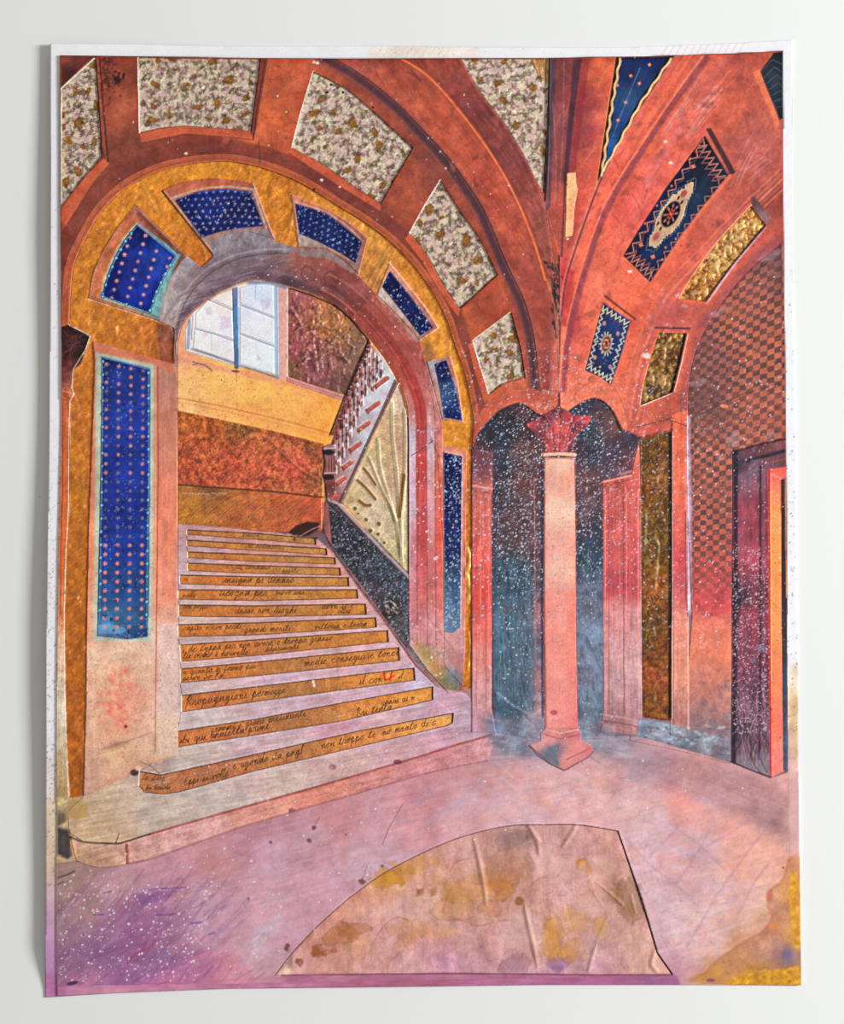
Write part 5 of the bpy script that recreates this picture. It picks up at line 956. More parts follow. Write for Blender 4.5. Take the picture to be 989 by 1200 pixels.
for cx, cy, rx, ry in ((892, 760, 6, 4.5), (882, 774, 4, 3)): blob(cx, cy, rx, ry, (110, 100, 124), 0.85, 0.2, 0.4); blob(cx - 2, cy + 1, rx * .5, ry * .5, (140, 56, 74), 0.7)
dabs([(864, 790), (898, 790), (900, 905), (860, 892)], 150, [(190, 140, 160), (70, 36, 52), (150, 100, 124), (50, 28, 40)], 22, 1.4, 78, 14, (0.2, 0.55), 1.0)
stroke([(857, 893), (880, 903), (903, 911)], 2.2, (44, 26, 36), 0.85, 1.2)
specks([(901, 560), (921, 560), (922, 900), (903, 900)], 260, (150, 70, 40), (0.3, 0.7), (0.3, 0.7))
# gold strips of the right arch
for pl, cc in ((G1, [(810, 340, (190, 120, 56)), (840, 300, (206, 146, 78)), (860, 280, (206, 146, 80)), (885, 255, (214, 146, 72)), (825, 345, (176, 106, 44))]), (G2, [(780, 400, (140, 96, 40)), (790, 410, (130, 84, 34)), (770, 440, (150, 104, 44)), (760, 465, (120, 84, 26)), (775, 460, (110, 70, 26))]), (G3, [(760, 530, (100, 63, 16)), (775, 540, (123, 72, 24)), (765, 570, (142, 80, 30)), (778, 600, (104, 67, 20)), (760, 640, (113, 76, 20)), (768, 700, (152, 80, 30)), (760, 730, (100, 67, 20)), (776, 760, (123, 67, 26)), (768, 800, (171, 80, 41)), (758, 820, (113, 67, 18)), (775, 835, (132, 72, 28))])):
    fill(pl, cc, mot=0.4, msc=5, fine=0.22, warp=3)
    x0, x1, y0, y1 = window_of(pl, 2); X, Y = grid_xy(x0, x1, y0, y1)
    mm = raster([pl], x0, x1, y0, y1)
    cell = np.abs(fbm(X, Y, 7, 1, 2) - 0.5) * 2
    Z[y0:y1, x0:x1] += mm * (cell * 1.8 + (fbm(X, Y, 14, 2, 2) - 0.5) * 2) * (0.35 if pl is G3 else 1.0)
    dk = (np.clip(1 - cell * 7, 0, 1) * (0.2 if pl is G3 else 0.5) * mm)[..., None]
    C[y0:y1, x0:x1] *= (1 - dk * np.array([0.7, 0.8, 0.9], np.float32))
    lt = (np.clip(cell * 4 - 0.9, 0, 1) * (0.08 if pl is G3 else 0.45) * mm)[..., None]  # highlights painted into the colour of the raised folds
    C[y0:y1, x0:x1] = C[y0:y1, x0:x1] * (1 - lt) + np.array([236, 190, 130], np.float32) / 255 * lt
for pts in ([(870, 275), (850, 290), (848, 300), (832, 312)], [(880, 258), (862, 272), (850, 288)], [(838, 298), (824, 312), (815, 320)], [(767, 630), (772, 640), (770, 660), (768, 690)], [(757, 600), (756, 640)], [(766, 735), (768, 745)], [(770, 560), (771, 572)], [(768, 810), (767, 822)], [(786, 395), (780, 405), (778, 420)]):
    stroke(catmull(pts, 3) if len(pts) > 2 else pts, 2.0, (240, 214, 176), 0.42, 2.0, relief=0.8, rough=0.6)  # painted highlights on the crumpled foil
specks(G3, 500, (190, 150, 70), (0.3, 0.9), (0.2, 0.6)); specks(G3, 300, (190, 90, 50), (0.5, 1.5), (0.2, 0.5))
stroke(catmull([(796, 349), (813.5, 320), (843, 280), (880.5, 240)], 4), 1.4, (246, 190, 140), 0.75, 0.8, rough=0.2); stroke([(760, 427), (754, 450), (750, 475)], 1.2, (240, 190, 150), 0.6, 0.8)
stroke([(803, 392), (796, 425), (787, 460)], 3.4, (26, 14, 12), 0.8, 1.6); stroke([(806, 392), (799, 425), (790, 460)], 1.0, (226, 206, 200), 0.7, 0.7); stroke([(751, 476), (787, 461)], 1.3, (236, 206, 180), 0.8, 0.7)
stroke([(785, 508), (785, 640), (785, 840)], 3.4, (30, 16, 10), 0.75, 1.8); stroke([(788.5, 506), (788.5, 842)], 1.0, (226, 190, 180), 0.6, 0.7); stroke([(748, 513), (787, 504)], 1.6, (110, 50, 44), 0.8, 0.9)
stroke(catmull([(897, 265), (861.6, 306.5), (841, 334), (827, 354)], 4), 1.4, (40, 24, 20), 0.8, 0.9)

# ---------------------------------------------------------------- woven carpets and the starred triangle
def zig(pa, pb, n, amp, side, c, w=1.1, a=0.9):
    pa = np.array(pa, float); pb = np.array(pb, float); d = pb - pa; nn = np.array([d[1], -d[0]]) / np.hypot(*d) * side
    pts = [tuple(pa + d * (i / (2.0 * n)) + nn * (amp if i % 2 else 0)) for i in range(2 * n + 1)]
    stroke(pts, w, c, a, 0.6)
TAN = (196, 122, 104)
fill(C1, [(820, 180, (22, 24, 40)), (840, 205, (30, 40, 60)), (800, 220, (24, 32, 58)), (815, 235, (34, 54, 78)), (770, 260, (22, 36, 74)), (760, 300, (24, 44, 86)), (790, 275, (30, 56, 90)), (745, 295, (28, 30, 48)), (770, 315, (26, 34, 60))], mot=0.2, ang=-58)
zig((824, 162), (733, 298), 11, 7, 1, TAN); zig((824, 168), (738, 298), 11, 4, 1, (120, 80, 84), 0.8, 0.7)
zig((851, 208), (764, 326), 11, 7, -1, TAN, 1.0, 0.75)
zig((824, 163), (850, 206), 6, 10, -1, TAN); zig((820, 170), (844, 211), 6, 9, -1, (170, 96, 84), 0.8, 0.8); zig((734, 303), (760, 328), 5, 10, 1, TAN); zig((738, 298), (764, 321), 5, 8, 1, (170, 96, 84), 0.8, 0.8)
med = [(812, 214), (806, 217), (803, 222), (798, 224), (794, 228), (788, 230), (782, 240), (775, 248), (769, 260), (767, 272), (762, 280), (761, 288), (766, 290), (772, 285), (779, 276), (786, 272), (795, 262), (801, 250), (803, 240), (807, 230), (811, 222)]
step_med = []
for i_ in range(len(med)):
    p_, q_ = np.array(med[i_ - 1], float), np.array(med[i_], float); n_ = max(int(np.hypot(*(q_ - p_)) / 3.2), 1)
    for j_ in range(n_):
        u_ = p_ + (q_ - p_) * j_ / n_; v_ = p_ + (q_ - p_) * (j_ + 1) / n_; step_med += [tuple(u_), (v_[0], u_[1])]
med = step_med
fill(med, (206, 162, 126), 0.92, soft=0.3, mot=0.1); stroke(med + [med[0]], 0.9, (226, 196, 160), 0.8, 0.6)
stroke([(x + (x - 786) * .14, y + (y - 251) * .14) for x, y in med + [med[0]]], 0.8, (96, 110, 130), 0.8, 0.6)
blob(786, 251, 9, 16.5, (18, 18, 34), 0.97, 0.5, 0.2)
for k in range(8):
    t = k * math.pi / 4 + 0.4; u = np.array([math.cos(t) * 6, math.sin(t) * 11]); r = np.array([[math.cos(.5), -math.sin(.5)], [math.sin(.5), math.cos(.5)]]) @ u
    blob(786 + r[0], 251 + r[1], 2.4, 1.2, (150, 110, 104), 0.9, math.atan2(r[1], r[0])); blob(786 + r[0] * .5, 251 + r[1] * .5, 1.8, 0.8, (190, 76, 66), 0.9, math.atan2(r[1], r[0]))
blob(786, 251, 1.8, 2.2, (206, 90, 74), 0.9)
for x, y in ((801, 227), (769, 277)): blob(x, y, 3.2, 5.2, (176, 84, 76), 0.95, 0.6)
for x, y in ((795, 232), (799, 237), (774, 268), (771, 262)): blob(x, y, 1.4, 2.8, (52, 60, 44), 0.9, 0.5)
for x, y in ((812.5, 195), (751, 287), (765, 301)): blob(x, y, 3.0, 1.2, (214, 110, 92), 0.95, 0.4); blob(x, y, 1.2, 3.0, (214, 110, 92), 0.95, 0.4)
for x, y in ((770, 241), (787, 218), (809, 186), (780, 290), (776, 304), (792, 280), (756, 262)): blob(x, y, 1.3, 1.3, (196, 130, 110), 0.8)
fill([(827, 151), (833, 150), (862, 202), (856, 205)], (74, 38, 42), 0.95, soft=0.5, mot=0.2); stroke([(826, 157), (852, 203)], 1.0, (176, 86, 70), 0.8, 0.8)
stroke([(730, 301), (762, 332)], 1.6, (236, 120, 84), 0.8, 1.0); stroke([(856, 206), (820, 250), (764, 331)], 3.0, (226, 108, 76), 0.8, 1.6)
fill(C2, [(712, 370, (34, 50, 96)), (725, 385, (40, 60, 110)), (700, 410, (36, 58, 110)), (718, 425, (36, 52, 96)), (700, 430, (40, 50, 84))], mot=0.2)
CR = (216, 206, 176)
zig((707, 358), (737, 377), 6, 6, -1, CR, 1.2); zig((705, 362), (735, 382), 6, 5, -1, (110, 80, 70), 0.9, 0.7); zig((688, 432), (715, 449), 6, 6, 1, CR, 1.2); zig((705, 362), (689, 428), 9, 3.6, 1, CR, 1.0); zig((735, 382), (717, 444), 9, 3.6, -1, CR, 1.0)
blob(710.5, 403, 6.5, 11, (206, 170, 140), 0.9, 0.25, 0.3)
for k in range(14):
    t = k * math.pi * 2 / 14; stroke([(710.5 + math.cos(t) * 6, 403 + math.sin(t) * 11), (710.5 + math.cos(t) * 8.6, 403 + math.sin(t) * 14)], 1.0, CR, 0.9, 0.6)
blob(710.5, 403, 5, 9, (96, 40, 52), 0.95, 0.25, 0.3)
for k in range(6):
    t = k * math.pi / 3; blob(710.5 + math.cos(t) * 2.6, 403 + math.sin(t) * 5, 1.2, 2.0, (206, 140, 120), 0.85, t)
for x, y in ((708, 379), (724, 391), (697, 419), (715, 430)): blob(x, y, 2, 2.6, (190, 130, 130), 0.9)
for x, y in ((702, 385), (731, 400), (703, 430), (700, 400), (722, 410)): blob(x, y, 1.0, 1.0, CR, 0.8)
stroke([(709, 347), (744, 374)], 2.4, (110, 46, 40), 0.85, 1.0); stroke([(708, 352), (741, 374)], 1.2, (236, 130, 90), 0.8, 0.8)
fill(C3, [(905, 75, (40, 44, 52)), (900, 90, (48, 56, 70)), (912, 110, (44, 50, 62)), (914, 130, (38, 42, 52))], mot=0.2)
for k in range(7): stroke([(892 + k * 3, 84 + k * 7), (905 + k * 2.5, 70 + k * 9), (917, 76 + k * 9)], 1.0, (90, 96, 108), 0.6, 0.8)
fill([(882, 84), (890, 82), (914, 141), (910, 152)], (222, 116, 82), 0.85, soft=0.8, mot=0.1)
# starred navy triangle with scalloped cream edge
fill(TRI, (34, 26, 24), mot=0.2)
fill([(728, 69), (783, 67), (746, 122), (722, 168), (709, 196), (717, 140)], [(735, 90, (30, 44, 90)), (725, 130, (36, 66, 116)), (715, 175, (44, 84, 136)), (765, 75, (26, 40, 84)), (750, 100, (36, 60, 104)), (735, 120, (50, 84, 128))], mot=0.18, ang=-62, streak=(30, 3))
def scal(pts, off):
    q = resample(pts, 40); out = []
    for i, (x, y) in enumerate(q): out.append((x + off[0] * math.sin(i * 1.15) , y + off[1] * math.sin(i * 1.15)))
    stroke(out, 2.6, (222, 180, 130), 0.95, 0.8)
scal([(726.5, 69), (718, 120), (711, 165), (706, 200)], (0.9, 0.2)); scal([(786, 69), (750, 122), (725, 168), (707, 200)], (0.6, 0.5)); stroke([(707, 196), (705, 206)], 2.4, (222, 180, 130), 0.9, 0.8)
for x, y in ((739, 89), (749, 98), (761, 76), (733, 120), (724, 141), (723, 100), (744, 66)): blob(x, y, 2.2, 0.9, (226, 130, 100), 0.95, 0.3); blob(x, y, 0.9, 2.2, (226, 130, 100), 0.95, 0.3)
stroke([(750, 80), (735, 115), (718, 160)], 1.2, (110, 150, 190), 0.5, 1.0, rough=0.4)

# ---------------------------------------------------------------- floor
FC = [(80, 1030, (158, 126, 116)), (100, 1060, (168, 128, 124)), (80, 1080, (153, 118, 133)), (140, 1045, (199, 153, 156)), (200, 1020, (205, 148, 162)), (170, 1075, (158, 102, 145)), (130, 1090, (158, 106, 145)), (110, 1120, (137, 93, 135)), (150, 1110, (143, 85, 128)), (90, 1140, (147, 102, 135)), (200, 1100, (158, 102, 135)), (190, 1130, (137, 95, 145)), (140, 1140, (158, 102, 156)), (240, 1090, (191, 144, 162)), (230, 1130, (185, 112, 151)), (250, 1050, (201, 155, 174)), (250, 1010, (205, 140, 142)), (290, 990, (191, 130, 142)), (320, 1020, (205, 162, 178)), (300, 1060, (212, 157, 170)), (270, 1140, (214, 138, 156)), (310, 1090, (205, 162, 176)), (300, 1120, (205, 162, 170)), (360, 1060, (212, 157, 170)), (360, 1000, (195, 146, 158)), (400, 960, (205, 140, 146)), (440, 970, (201, 150, 162)), (440, 1000, (205, 162, 174)), (480, 960, (216, 150, 157)), (500, 930, (201, 134, 144)), (540, 950, (212, 157, 162)), (550, 910, (205, 140, 146)), (580, 880, (164, 140, 154)), (600, 870, (143, 138, 152)), (600, 900, (216, 150, 152)), (600, 930, (212, 168, 174)), (640, 930, (222, 168, 166)), (620, 955, (205, 162, 176)), (690, 950, (222, 168, 172)), (700, 910, (226, 162, 157)), (720, 880, (174, 146, 157)), (745, 900, (180, 146, 158)), (780, 900, (205, 146, 152)), (740, 940, (222, 178, 176)), (800, 935, (237, 150, 140)), (850, 920, (201, 150, 152)), (880, 940, (191, 136, 142)), (910, 930, (212, 150, 146)), (910, 965, (164, 120, 121)), (860, 970, (230, 162, 146)), (780, 970, (212, 176, 183)), (820, 1000, (201, 164, 174)), (800, 1040, (212, 166, 170)), (870, 1010, (237, 172, 150)), (900, 1000, (232, 168, 150)), (850, 1060, (222, 176, 170)), (760, 1010, (222, 178, 187)), (780, 1070, (216, 182, 189)), (800, 1110, (222, 176, 178)), (840, 1110, (222, 176, 170)), (890, 1050, (222, 172, 160)), (790, 1130, (205, 150, 172)), (870, 1120, (205, 140, 111)), (900, 1100, (201, 146, 130)), (915, 1070, (205, 150, 125)), (905, 1130, (185, 130, 115)), (880, 1148, (216, 148, 52)), (920, 1148, (210, 142, 52)), (840, 1148, (199, 138, 93)), (930, 960, (222, 172, 164)), (934, 1060, (232, 164, 55)), (450, 1150, (178, 106, 138)), (600, 1150, (178, 106, 138)), (350, 1150, (178, 106, 138)), (700, 1150, (178, 106, 138)), (760, 1149, (178, 106, 138)), (100, 1158, (210, 132, 166)), (200, 1155, (210, 122, 166))]
fill(FLOOR, FC, mot=0.10, warp=14, msc=18, ang=-14, streak=(34, 3.0), sa=0.10, fine=0.02)
dabs([(70, 1040), (260, 1020), (300, 1150), (70, 1150)], 330, [(110, 70, 130), (190, 140, 180), (100, 60, 110), (170, 120, 160), (140, 70, 100)], 38, 2.6, -48, 10, (0.06, 0.26), 2.2)
dabs([(250, 1000), (600, 920), (600, 970), (400, 1060), (330, 1140), (250, 1150)], 260, [(206, 176, 196), (190, 130, 150), (170, 160, 190), (214, 150, 156), (190, 170, 200)], 34, 3.0, -28, 16, (0.08, 0.3), 2.4)
dabs([(560, 900), (900, 920), (920, 1000), (860, 1100), (740, 1000), (560, 960)], 320, [(226, 170, 168), (190, 150, 176), (226, 140, 124), (206, 186, 200), (230, 160, 150)], 34, 3.0, 14, 18, (0.08, 0.3), 2.4)
dabs([(250, 990), (560, 915), (600, 960), (420, 1050), (330, 1140), (250, 1150), (200, 1060)], 150, [(212, 178, 196), (190, 158, 186), (222, 166, 176), (168, 160, 188), (206, 140, 156)], 60, 8, -26, 14, (0.10, 0.26), 6)
dabs([(560, 905), (760, 880), (900, 930), (920, 1010), (880, 1080), (800, 1120), (740, 980), (560, 960)], 170, [(220, 186, 196), (200, 160, 180), (228, 150, 136), (214, 170, 176), (232, 168, 150)], 60, 8, 16, 16, (0.10, 0.26), 6)
fill([(740, 872), (800, 884), (857, 900), (903, 916), (924, 940), (924, 980), (880, 962), (800, 930), (735, 900)], [(760, 890, (150, 126, 140)), (820, 912, (170, 124, 132)), (900, 965, (140, 104, 112)), (880, 935, (170, 126, 132))], 0.5, soft=9, mot=0.25, ang=20)
fill([(566, 838), (640, 842), (712, 850), (745, 872), (740, 892), (700, 884), (640, 892), (590, 884), (572, 868)], [(585, 850, (116, 124, 146)), (605, 868, (124, 128, 148)), (640, 876, (150, 140, 156)), (700, 870, (130, 128, 144)), (730, 880, (160, 140, 154))], 0.72, soft=6, mot=0.3, ang=10)
dabs([(575, 842), (720, 850), (740, 885), (640, 890), (580, 875)], 90, [(150, 160, 182), (90, 98, 120), (200, 170, 182), (120, 128, 150)], 18, 2.2, 14, 20, (0.15, 0.4), 1.6)
dabs([(580, 880), (700, 885), (720, 930), (600, 940)], 60, [(222, 190, 204), (190, 176, 200), (226, 160, 160)], 26, 3, -10, 30, (0.15, 0.4), 2)
dabs([(735, 960), (780, 1000), (800, 1100), (790, 1135), (770, 1090)], 70, [(226, 206, 216), (206, 160, 180), (220, 190, 206)], 60, 2.6, 68, 6, (0.1, 0.3), 2.2)
dabs([(785, 1080), (840, 1060), (850, 1110), (790, 1130)], 60, [(230, 212, 220), (220, 196, 206)], 26, 4.0, -20, 24, (0.1, 0.3), 3.0)
dabs([(300, 1080), (330, 1080), (320, 1120), (290, 1120)], 26, [(206, 200, 216), (190, 186, 208)], 22, 3.4, -55, 14, (0.12, 0.35), 2.4)
for ln in ([(735, 985), (760, 1012), (795, 1040)], [(760, 1005), (785, 980), (800, 962)], [(793, 1036), (820, 995), (832, 972)], [(785, 965), (820, 990), (850, 1020)], [(805, 1110), (840, 1050), (875, 1000), (900, 968)], [(862, 1080), (880, 1040), (902, 1010)], [(820, 996), (850, 980), (880, 960)]):
    stroke(ln, 2.8, (170, 128, 164), 0.32, 2.4, rough=0.4)
for ln in ([(169, 1043), (190, 1041), (219, 1040)], [(184, 1072), (205, 1071)], [(224, 1082), (236, 1081)], [(245, 1095), (251, 1093)], [(110, 1071), (122, 1071)], [(122, 1046), (130, 1044)]):
    stroke(ln, 2.0, (96, 50, 124), 0.6, 1.6, taper=True, rough=0.4)
fill([(155, 1046), (215, 1042), (190, 1056), (165, 1062)], (110, 60, 130), 0.4, soft=4)
blob(85, 1152, 7, 2.2, (60, 50, 80), 0.85, -0.2)
stroke(catmull([(66, 1166), (90, 1158), (115, 1155), (140, 1158), (170, 1156), (200, 1150)], 4), 1.2, (150, 50, 110), 0.7, 0.9); stroke([(67, 1158), (200, 1152), (330, 1146)], 1.2, (216, 90, 140), 0.4, 2)
stroke(catmull([(150, 1128), (158, 1118), (172, 1112), (180, 1106)], 3), 2, (160, 60, 70), 0.5, 1.6)
stroke([(68, 1028), (80, 1024), (88, 1020)], 2.0, (70, 56, 60), 0.7, 1.4); stroke([(68, 1036), (75, 1032)], 1.4, (70, 56, 60), 0.7, 1.2)
for (x, y, r) in ((291, 1053, 1.6), (317, 987, 2.2), (368, 970, 3), (362, 985, 3), (405, 978, 1.2), (424, 1033, 4), (335, 1112, 3), (337, 1108, 3), (448, 1015, 2), (918, 1017, 1.3)): blob(x, y, r, r * .8, (110, 66, 66), 0.8, 0.4, 0.5, warp=0.4)
for ln in ([(448, 990), (456, 970), (472, 942)], [(366, 972), (374, 958)], [(425, 1030), (430, 1015)]): stroke(ln, 1.2, (140, 76, 96), 0.6, 1.0, rough=0.4)
# stained gold corner
STAIN = catmull([(936, 1000), (924, 1008), (918, 1030), (902, 1045), (900, 1062), (905, 1075), (893, 1092), (870, 1105), (845, 1122), (826, 1140), (805, 1150)], 4) + [(940, 1156), (940, 1000)]
fill(STAIN, [(925, 1020, (206, 130, 90)), (915, 1060, (190, 130, 120)), (930, 1060, (196, 140, 110)), (905, 1090, (200, 130, 96)), (890, 1115, (186, 130, 110)), (915, 1120, (166, 120, 130)), (925, 1120, (130, 110, 140)), (860, 1130, (190, 130, 90)), (835, 1145, (190, 130, 60)), (880, 1146, (206, 146, 40)), (915, 1146, (206, 142, 44)), (934, 1050, (222, 152, 40)), (935, 1100, (214, 150, 44))], 0.75, soft=1.6, mot=0.2)
stroke(STAIN[:40], 3, (176, 104, 70), 0.5, 2.4, rough=0.5)
fill([(926, 1022), (934, 1020), (938, 1110), (932, 1112), (926, 1070)], (222, 154, 38), 0.85, soft=1.2, mot=0.25, msc=5); fill([(856, 1146), (890, 1138), (920, 1136), (938, 1130), (939, 1155), (850, 1155)], (212, 148, 36), 0.85, soft=1.5, mot=0.35, msc=5)
blob(922, 1120, 8, 9, (96, 86, 130), 0.6, 0, 0.8, warp=0.4); blob(902, 1050, 4, 8, (196, 100, 84), 0.6, 0, 0.8); blob(908, 1086, 6, 5, (226, 140, 80), 0.7, 0, 0.8); blob(833, 1149, 5, 2, (110, 50, 110), 0.7)
fill([(923, 905), (937, 905), (938, 1004), (925, 1004)], (216, 172, 172), 0.5, soft=0.8)
stroke([(924, 905), (925, 1000)], 0.8, (170, 120, 126), 0.5, 0.7)
# tan paper patch
fill(PATCH, [(350, 1130, (214, 155, 152)), (380, 1110, (206, 142, 128)), (400, 1095, (214, 148, 128)), (430, 1050, (214, 148, 122)), (455, 1035, (214, 155, 103)), (480, 1015, (214, 152, 128)), (440, 1080, (217, 158, 155)), (470, 1060, (220, 161, 159)), (420, 1125, (214, 155, 146)), (450, 1110, (214, 155, 155)), (480, 1090, (214, 155, 143)), (500, 1050, (214, 155, 140)), (520, 1020, (214, 155, 137)), (540, 1060, (210, 152, 122)), (560, 1045, (206, 146, 116)), (540, 1000, (206, 152, 146)), (570, 1000, (201, 146, 135)), (600, 985, (180, 136, 135)), (600, 1010, (194, 140, 130)), (590, 1035, (201, 142, 116)), (540, 1090, (206, 152, 146)), (580, 1100, (214, 158, 155)), (610, 1100, (201, 155, 152)), (610, 1050, (201, 146, 137)), (640, 1000, (214, 158, 155)), (680, 985, (206, 152, 149)), (715, 985, (214, 155, 146)), (660, 1050, (214, 161, 159)), (700, 1040, (214, 155, 143)), (725, 1050, (191, 142, 128)), (740, 1080, (206, 152, 143)), (660, 1090, (214, 158, 137)), (650, 1110, (214, 155, 122)), (690, 1120, (201, 158, 162)), (720, 1110, (201, 152, 146)), (755, 1120, (214, 161, 149)), (560, 1130, (201, 148, 159)), (520, 1135, (201, 142, 165)), (600, 1130, (191, 140, 152)), (650, 1132, (191, 136, 162)), (700, 1135, (201, 146, 159)), (480, 1135, (210, 155, 159))], mot=0.12, warp=10, ang=80, streak=(7, 1.6), sa=0.12)
for (x, y, rx, ry, c, a) in ((372, 1115, 6, 6, (150, 80, 40), 0.7), (384, 1116, 8, 3, (160, 90, 46), 0.6), (408, 1092, 14, 7, (150, 84, 40), 0.5), (352, 1127, 4, 4, (130, 70, 40), 0.6), (455, 1028, 16, 7, (208, 140, 40), 0.65), (470, 1018, 12, 5, (208, 142, 50), 0.5), (493, 1046, 4, 4, (150, 90, 50), 0.7), (508, 1045, 4, 3, (150, 90, 50), 0.6), (609, 1057, 4.2, 4.2, (140, 80, 36), 0.9), (585, 1037, 14, 6, (196, 124, 58), 0.55), (590, 1050, 8, 6, (180, 110, 50), 0.5), (600, 1020, 10, 14, (170, 110, 70), 0.35), (530, 1050, 12, 10, (206, 142, 76), 0.45), (645, 1095, 6, 14, (208, 142, 64), 0.55), (660, 1118, 14, 6, (208, 144, 70), 0.55), (675, 1110, 10, 10, (208, 150, 84), 0.4), (668, 1070, 8, 7, (210, 150, 90), 0.45), (725, 1048, 8, 12, (150, 104, 60), 0.5), (735, 1066, 8, 10, (156, 110, 76), 0.45), (704, 1085, 6, 8, (206, 142, 84), 0.5), (682, 1013, 5, 5, (196, 120, 40), 0.8), (690, 1020, 4, 4, (206, 130, 60), 0.7), (660, 1118, 20, 10, (170, 100, 60), 0.2), (655, 1130, 12, 6, (140, 96, 150), 0.5), (600, 985, 18, 7, (140, 110, 110), 0.5), (480, 1100, 22, 6, (190, 120, 60), 0.3), (605, 1130, 16, 12, (140, 100, 120), 0.4)):
    stain_or_highlight(x, y, rx * 1.25, ry * 1.25, c, min(1, a * 1.25), rng.rand() - .5, seed=int(x))
for (x, y, rx, ry, c, a, rim) in ((470, 1068, 44, 18, (226, 186, 174), 0.5, 0), (640, 1010, 46, 24, (224, 182, 172), 0.5, 0), (612, 1092, 30, 26, (220, 182, 174), 0.5, 0), (700, 1020, 24, 20, (222, 178, 164), 0.45, 0), (690, 1060, 22, 14, (226, 186, 174), 0.45, 0), (745, 1110, 14, 22, (226, 184, 166), 0.5, 0),  # pale rimless entries: painted highlights on the crumpled paper
        (545, 1046, 46, 13, (206, 146, 86), 0.55, .3), (586, 1034, 26, 13, (192, 118, 60), 0.55, .4), (600, 1016, 26, 22, (166, 108, 78), 0.4, .3), (404, 1094, 28, 10, (178, 108, 58), 0.6, .5), (424, 1108, 22, 14, (206, 146, 96), 0.5, .3), (500, 1090, 40, 10, (206, 142, 84), 0.4, .4), (452, 1112, 20, 16, (206, 150, 130), 0.35, .7), (530, 1068, 22, 18, (200, 140, 84), 0.4, .5), (648, 1098, 12, 26, (212, 148, 78), 0.6, .4), (664, 1118, 24, 9, (212, 148, 82), 0.55, .4), (676, 1084, 16, 14, (210, 158, 84), 0.4, .5), (738, 1056, 15, 24, (150, 106, 76), 0.5, .6), (706, 1086, 11, 16, (206, 148, 86), 0.5, .4), (456, 1030, 30, 9, (210, 142, 44), 0.65, .3), (486, 1014, 26, 9, (206, 142, 60), 0.5, .3), (574, 1062, 16, 12, (176, 110, 66), 0.45, .5), (606, 984, 24, 9, (150, 116, 112), 0.5, .2), (740, 1000, 14, 12, (206, 150, 128), 0.35, .5)):
    stain_or_highlight(x, y, rx, ry, c, a, -0.25 if x < 500 else 0.1, rim, int(x))
for ln in ([(440, 1100), (450, 1085), (465, 1075), (480, 1080), (484, 1088)], [(436, 1105), (434, 1120), (438, 1135)], [(526, 1075), (545, 1080), (560, 1085), (585, 1080), (600, 1078)], [(528, 1020), (535, 1010), (550, 1006)], [(590, 1020), (604, 1028), (606, 1034)], [(519, 1070), (524, 1050), (530, 1040)], [(690, 1040), (700, 1055), (706, 1065)], [(735, 1062), (742, 1075), (741, 1085)], [(620, 1040), (632, 1030), (640, 1028)], [(652, 1028), (656, 1024)], [(640, 1048), (648, 1045)]):
    stroke(catmull(ln, 3) if len(ln) > 2 else ln, 1.4, (170, 96, 70), 0.45, 1.0, rough=0.4)
for pts in ([(556, 984), (562, 1010), (568, 1040), (570, 1060)], [(620, 968), (630, 985), (632, 1000)], [(675, 968), (668, 980), (660, 992)], [(615, 1060), (620, 1085), (626, 1110), (630, 1135)], [(768, 1115), (764, 1130), (770, 1138)], [(714, 1075), (700, 1105), (690, 1138)], [(740, 1050), (745, 1070)], [(700, 1035), (712, 1045), (730, 1060)]):
    stroke(catmull(pts, 3), 5.0, (226, 188, 170), 0.35, 4.5, relief=2.0, taper=True); stroke([(x - 3, y + .5) for x, y in catmull(pts, 3)], 4, (150, 104, 92), 0.3, 3.5, taper=True)
x0, x1, y0, y1 = window_of(PATCH, 2); X, Y = grid_xy(x0, x1, y0, y1)
Z[y0:y1, x0:x1] += blur(raster([PATCH], x0, x1, y0, y1), 4) * ((fbm(X, Y, 46, 1, 3) - 0.5) * 7 + (fbm(X * 1.0, Y * 0.3, 16, 3, 2) - 0.5) * 2.0)
stroke([(724, 974), (749, 1046), (758, 1074), (770.6, 1117), (788, 1142)], 2.2, (52, 26, 26), 0.9, 0.9); stroke(PATCH[:45], 1.2, (130, 76, 84), 0.7, 0.9); stroke([(330, 1143), (520, 1141), (600, 1141.5), (700, 1143), (786, 1142.5)], 1.4, (110, 50, 80), 0.7, 1.0)  # the dark right edge is painted recess shade
stroke([(x - 1, y - 1.6) for x, y in PATCH[:45]], 1.0, (226, 190, 196), 0.5, 0.8, rough=0.4)
fill([(326, 1143), (342, 1118), (344, 1142)], [(336, 1138, (226, 196, 170)), (341, 1130, (130, 96, 90))], 0.7, soft=1.0, mot=0.3)

# ---------------------------------------------------------------- column
fill(SHAFT, [(642, 560, (232, 159, 136)), (642, 640, (236, 159, 142)), (642, 720, (232, 138, 128)), (642, 800, (228, 138, 130)), (642, 845, (232, 148, 142)), (656, 545, (252, 195, 167)), (656, 600, (250, 199, 171)), (658, 660, (248, 187, 165)), (658, 720, (246, 159, 142)), (658, 790, (246, 154, 142)), (658, 840, (246, 148, 144)), (671, 560, (242, 159, 130)), (672, 640, (244, 159, 138)), (672, 720, (242, 132, 118)), (673, 790, (236, 128, 118)), (674, 845, (232, 124, 122))], mot=0.04, fine=0.02, ang=90, warp=3, sa=0.06)
stroke([(638.5, 540), (638, 700), (640, 855)], 2.4, (170, 96, 96), 0.55, 1.8); stroke([(674, 540), (675.5, 760), (677, 855)], 1.6, (206, 90, 84), 0.6, 1.2)
specks(SHAFT, 900, (190, 96, 80), (0.3, 0.8), (0.2, 0.6)); blob(649, 835, 4.2, 3.0, (190, 76, 84), 0.9)
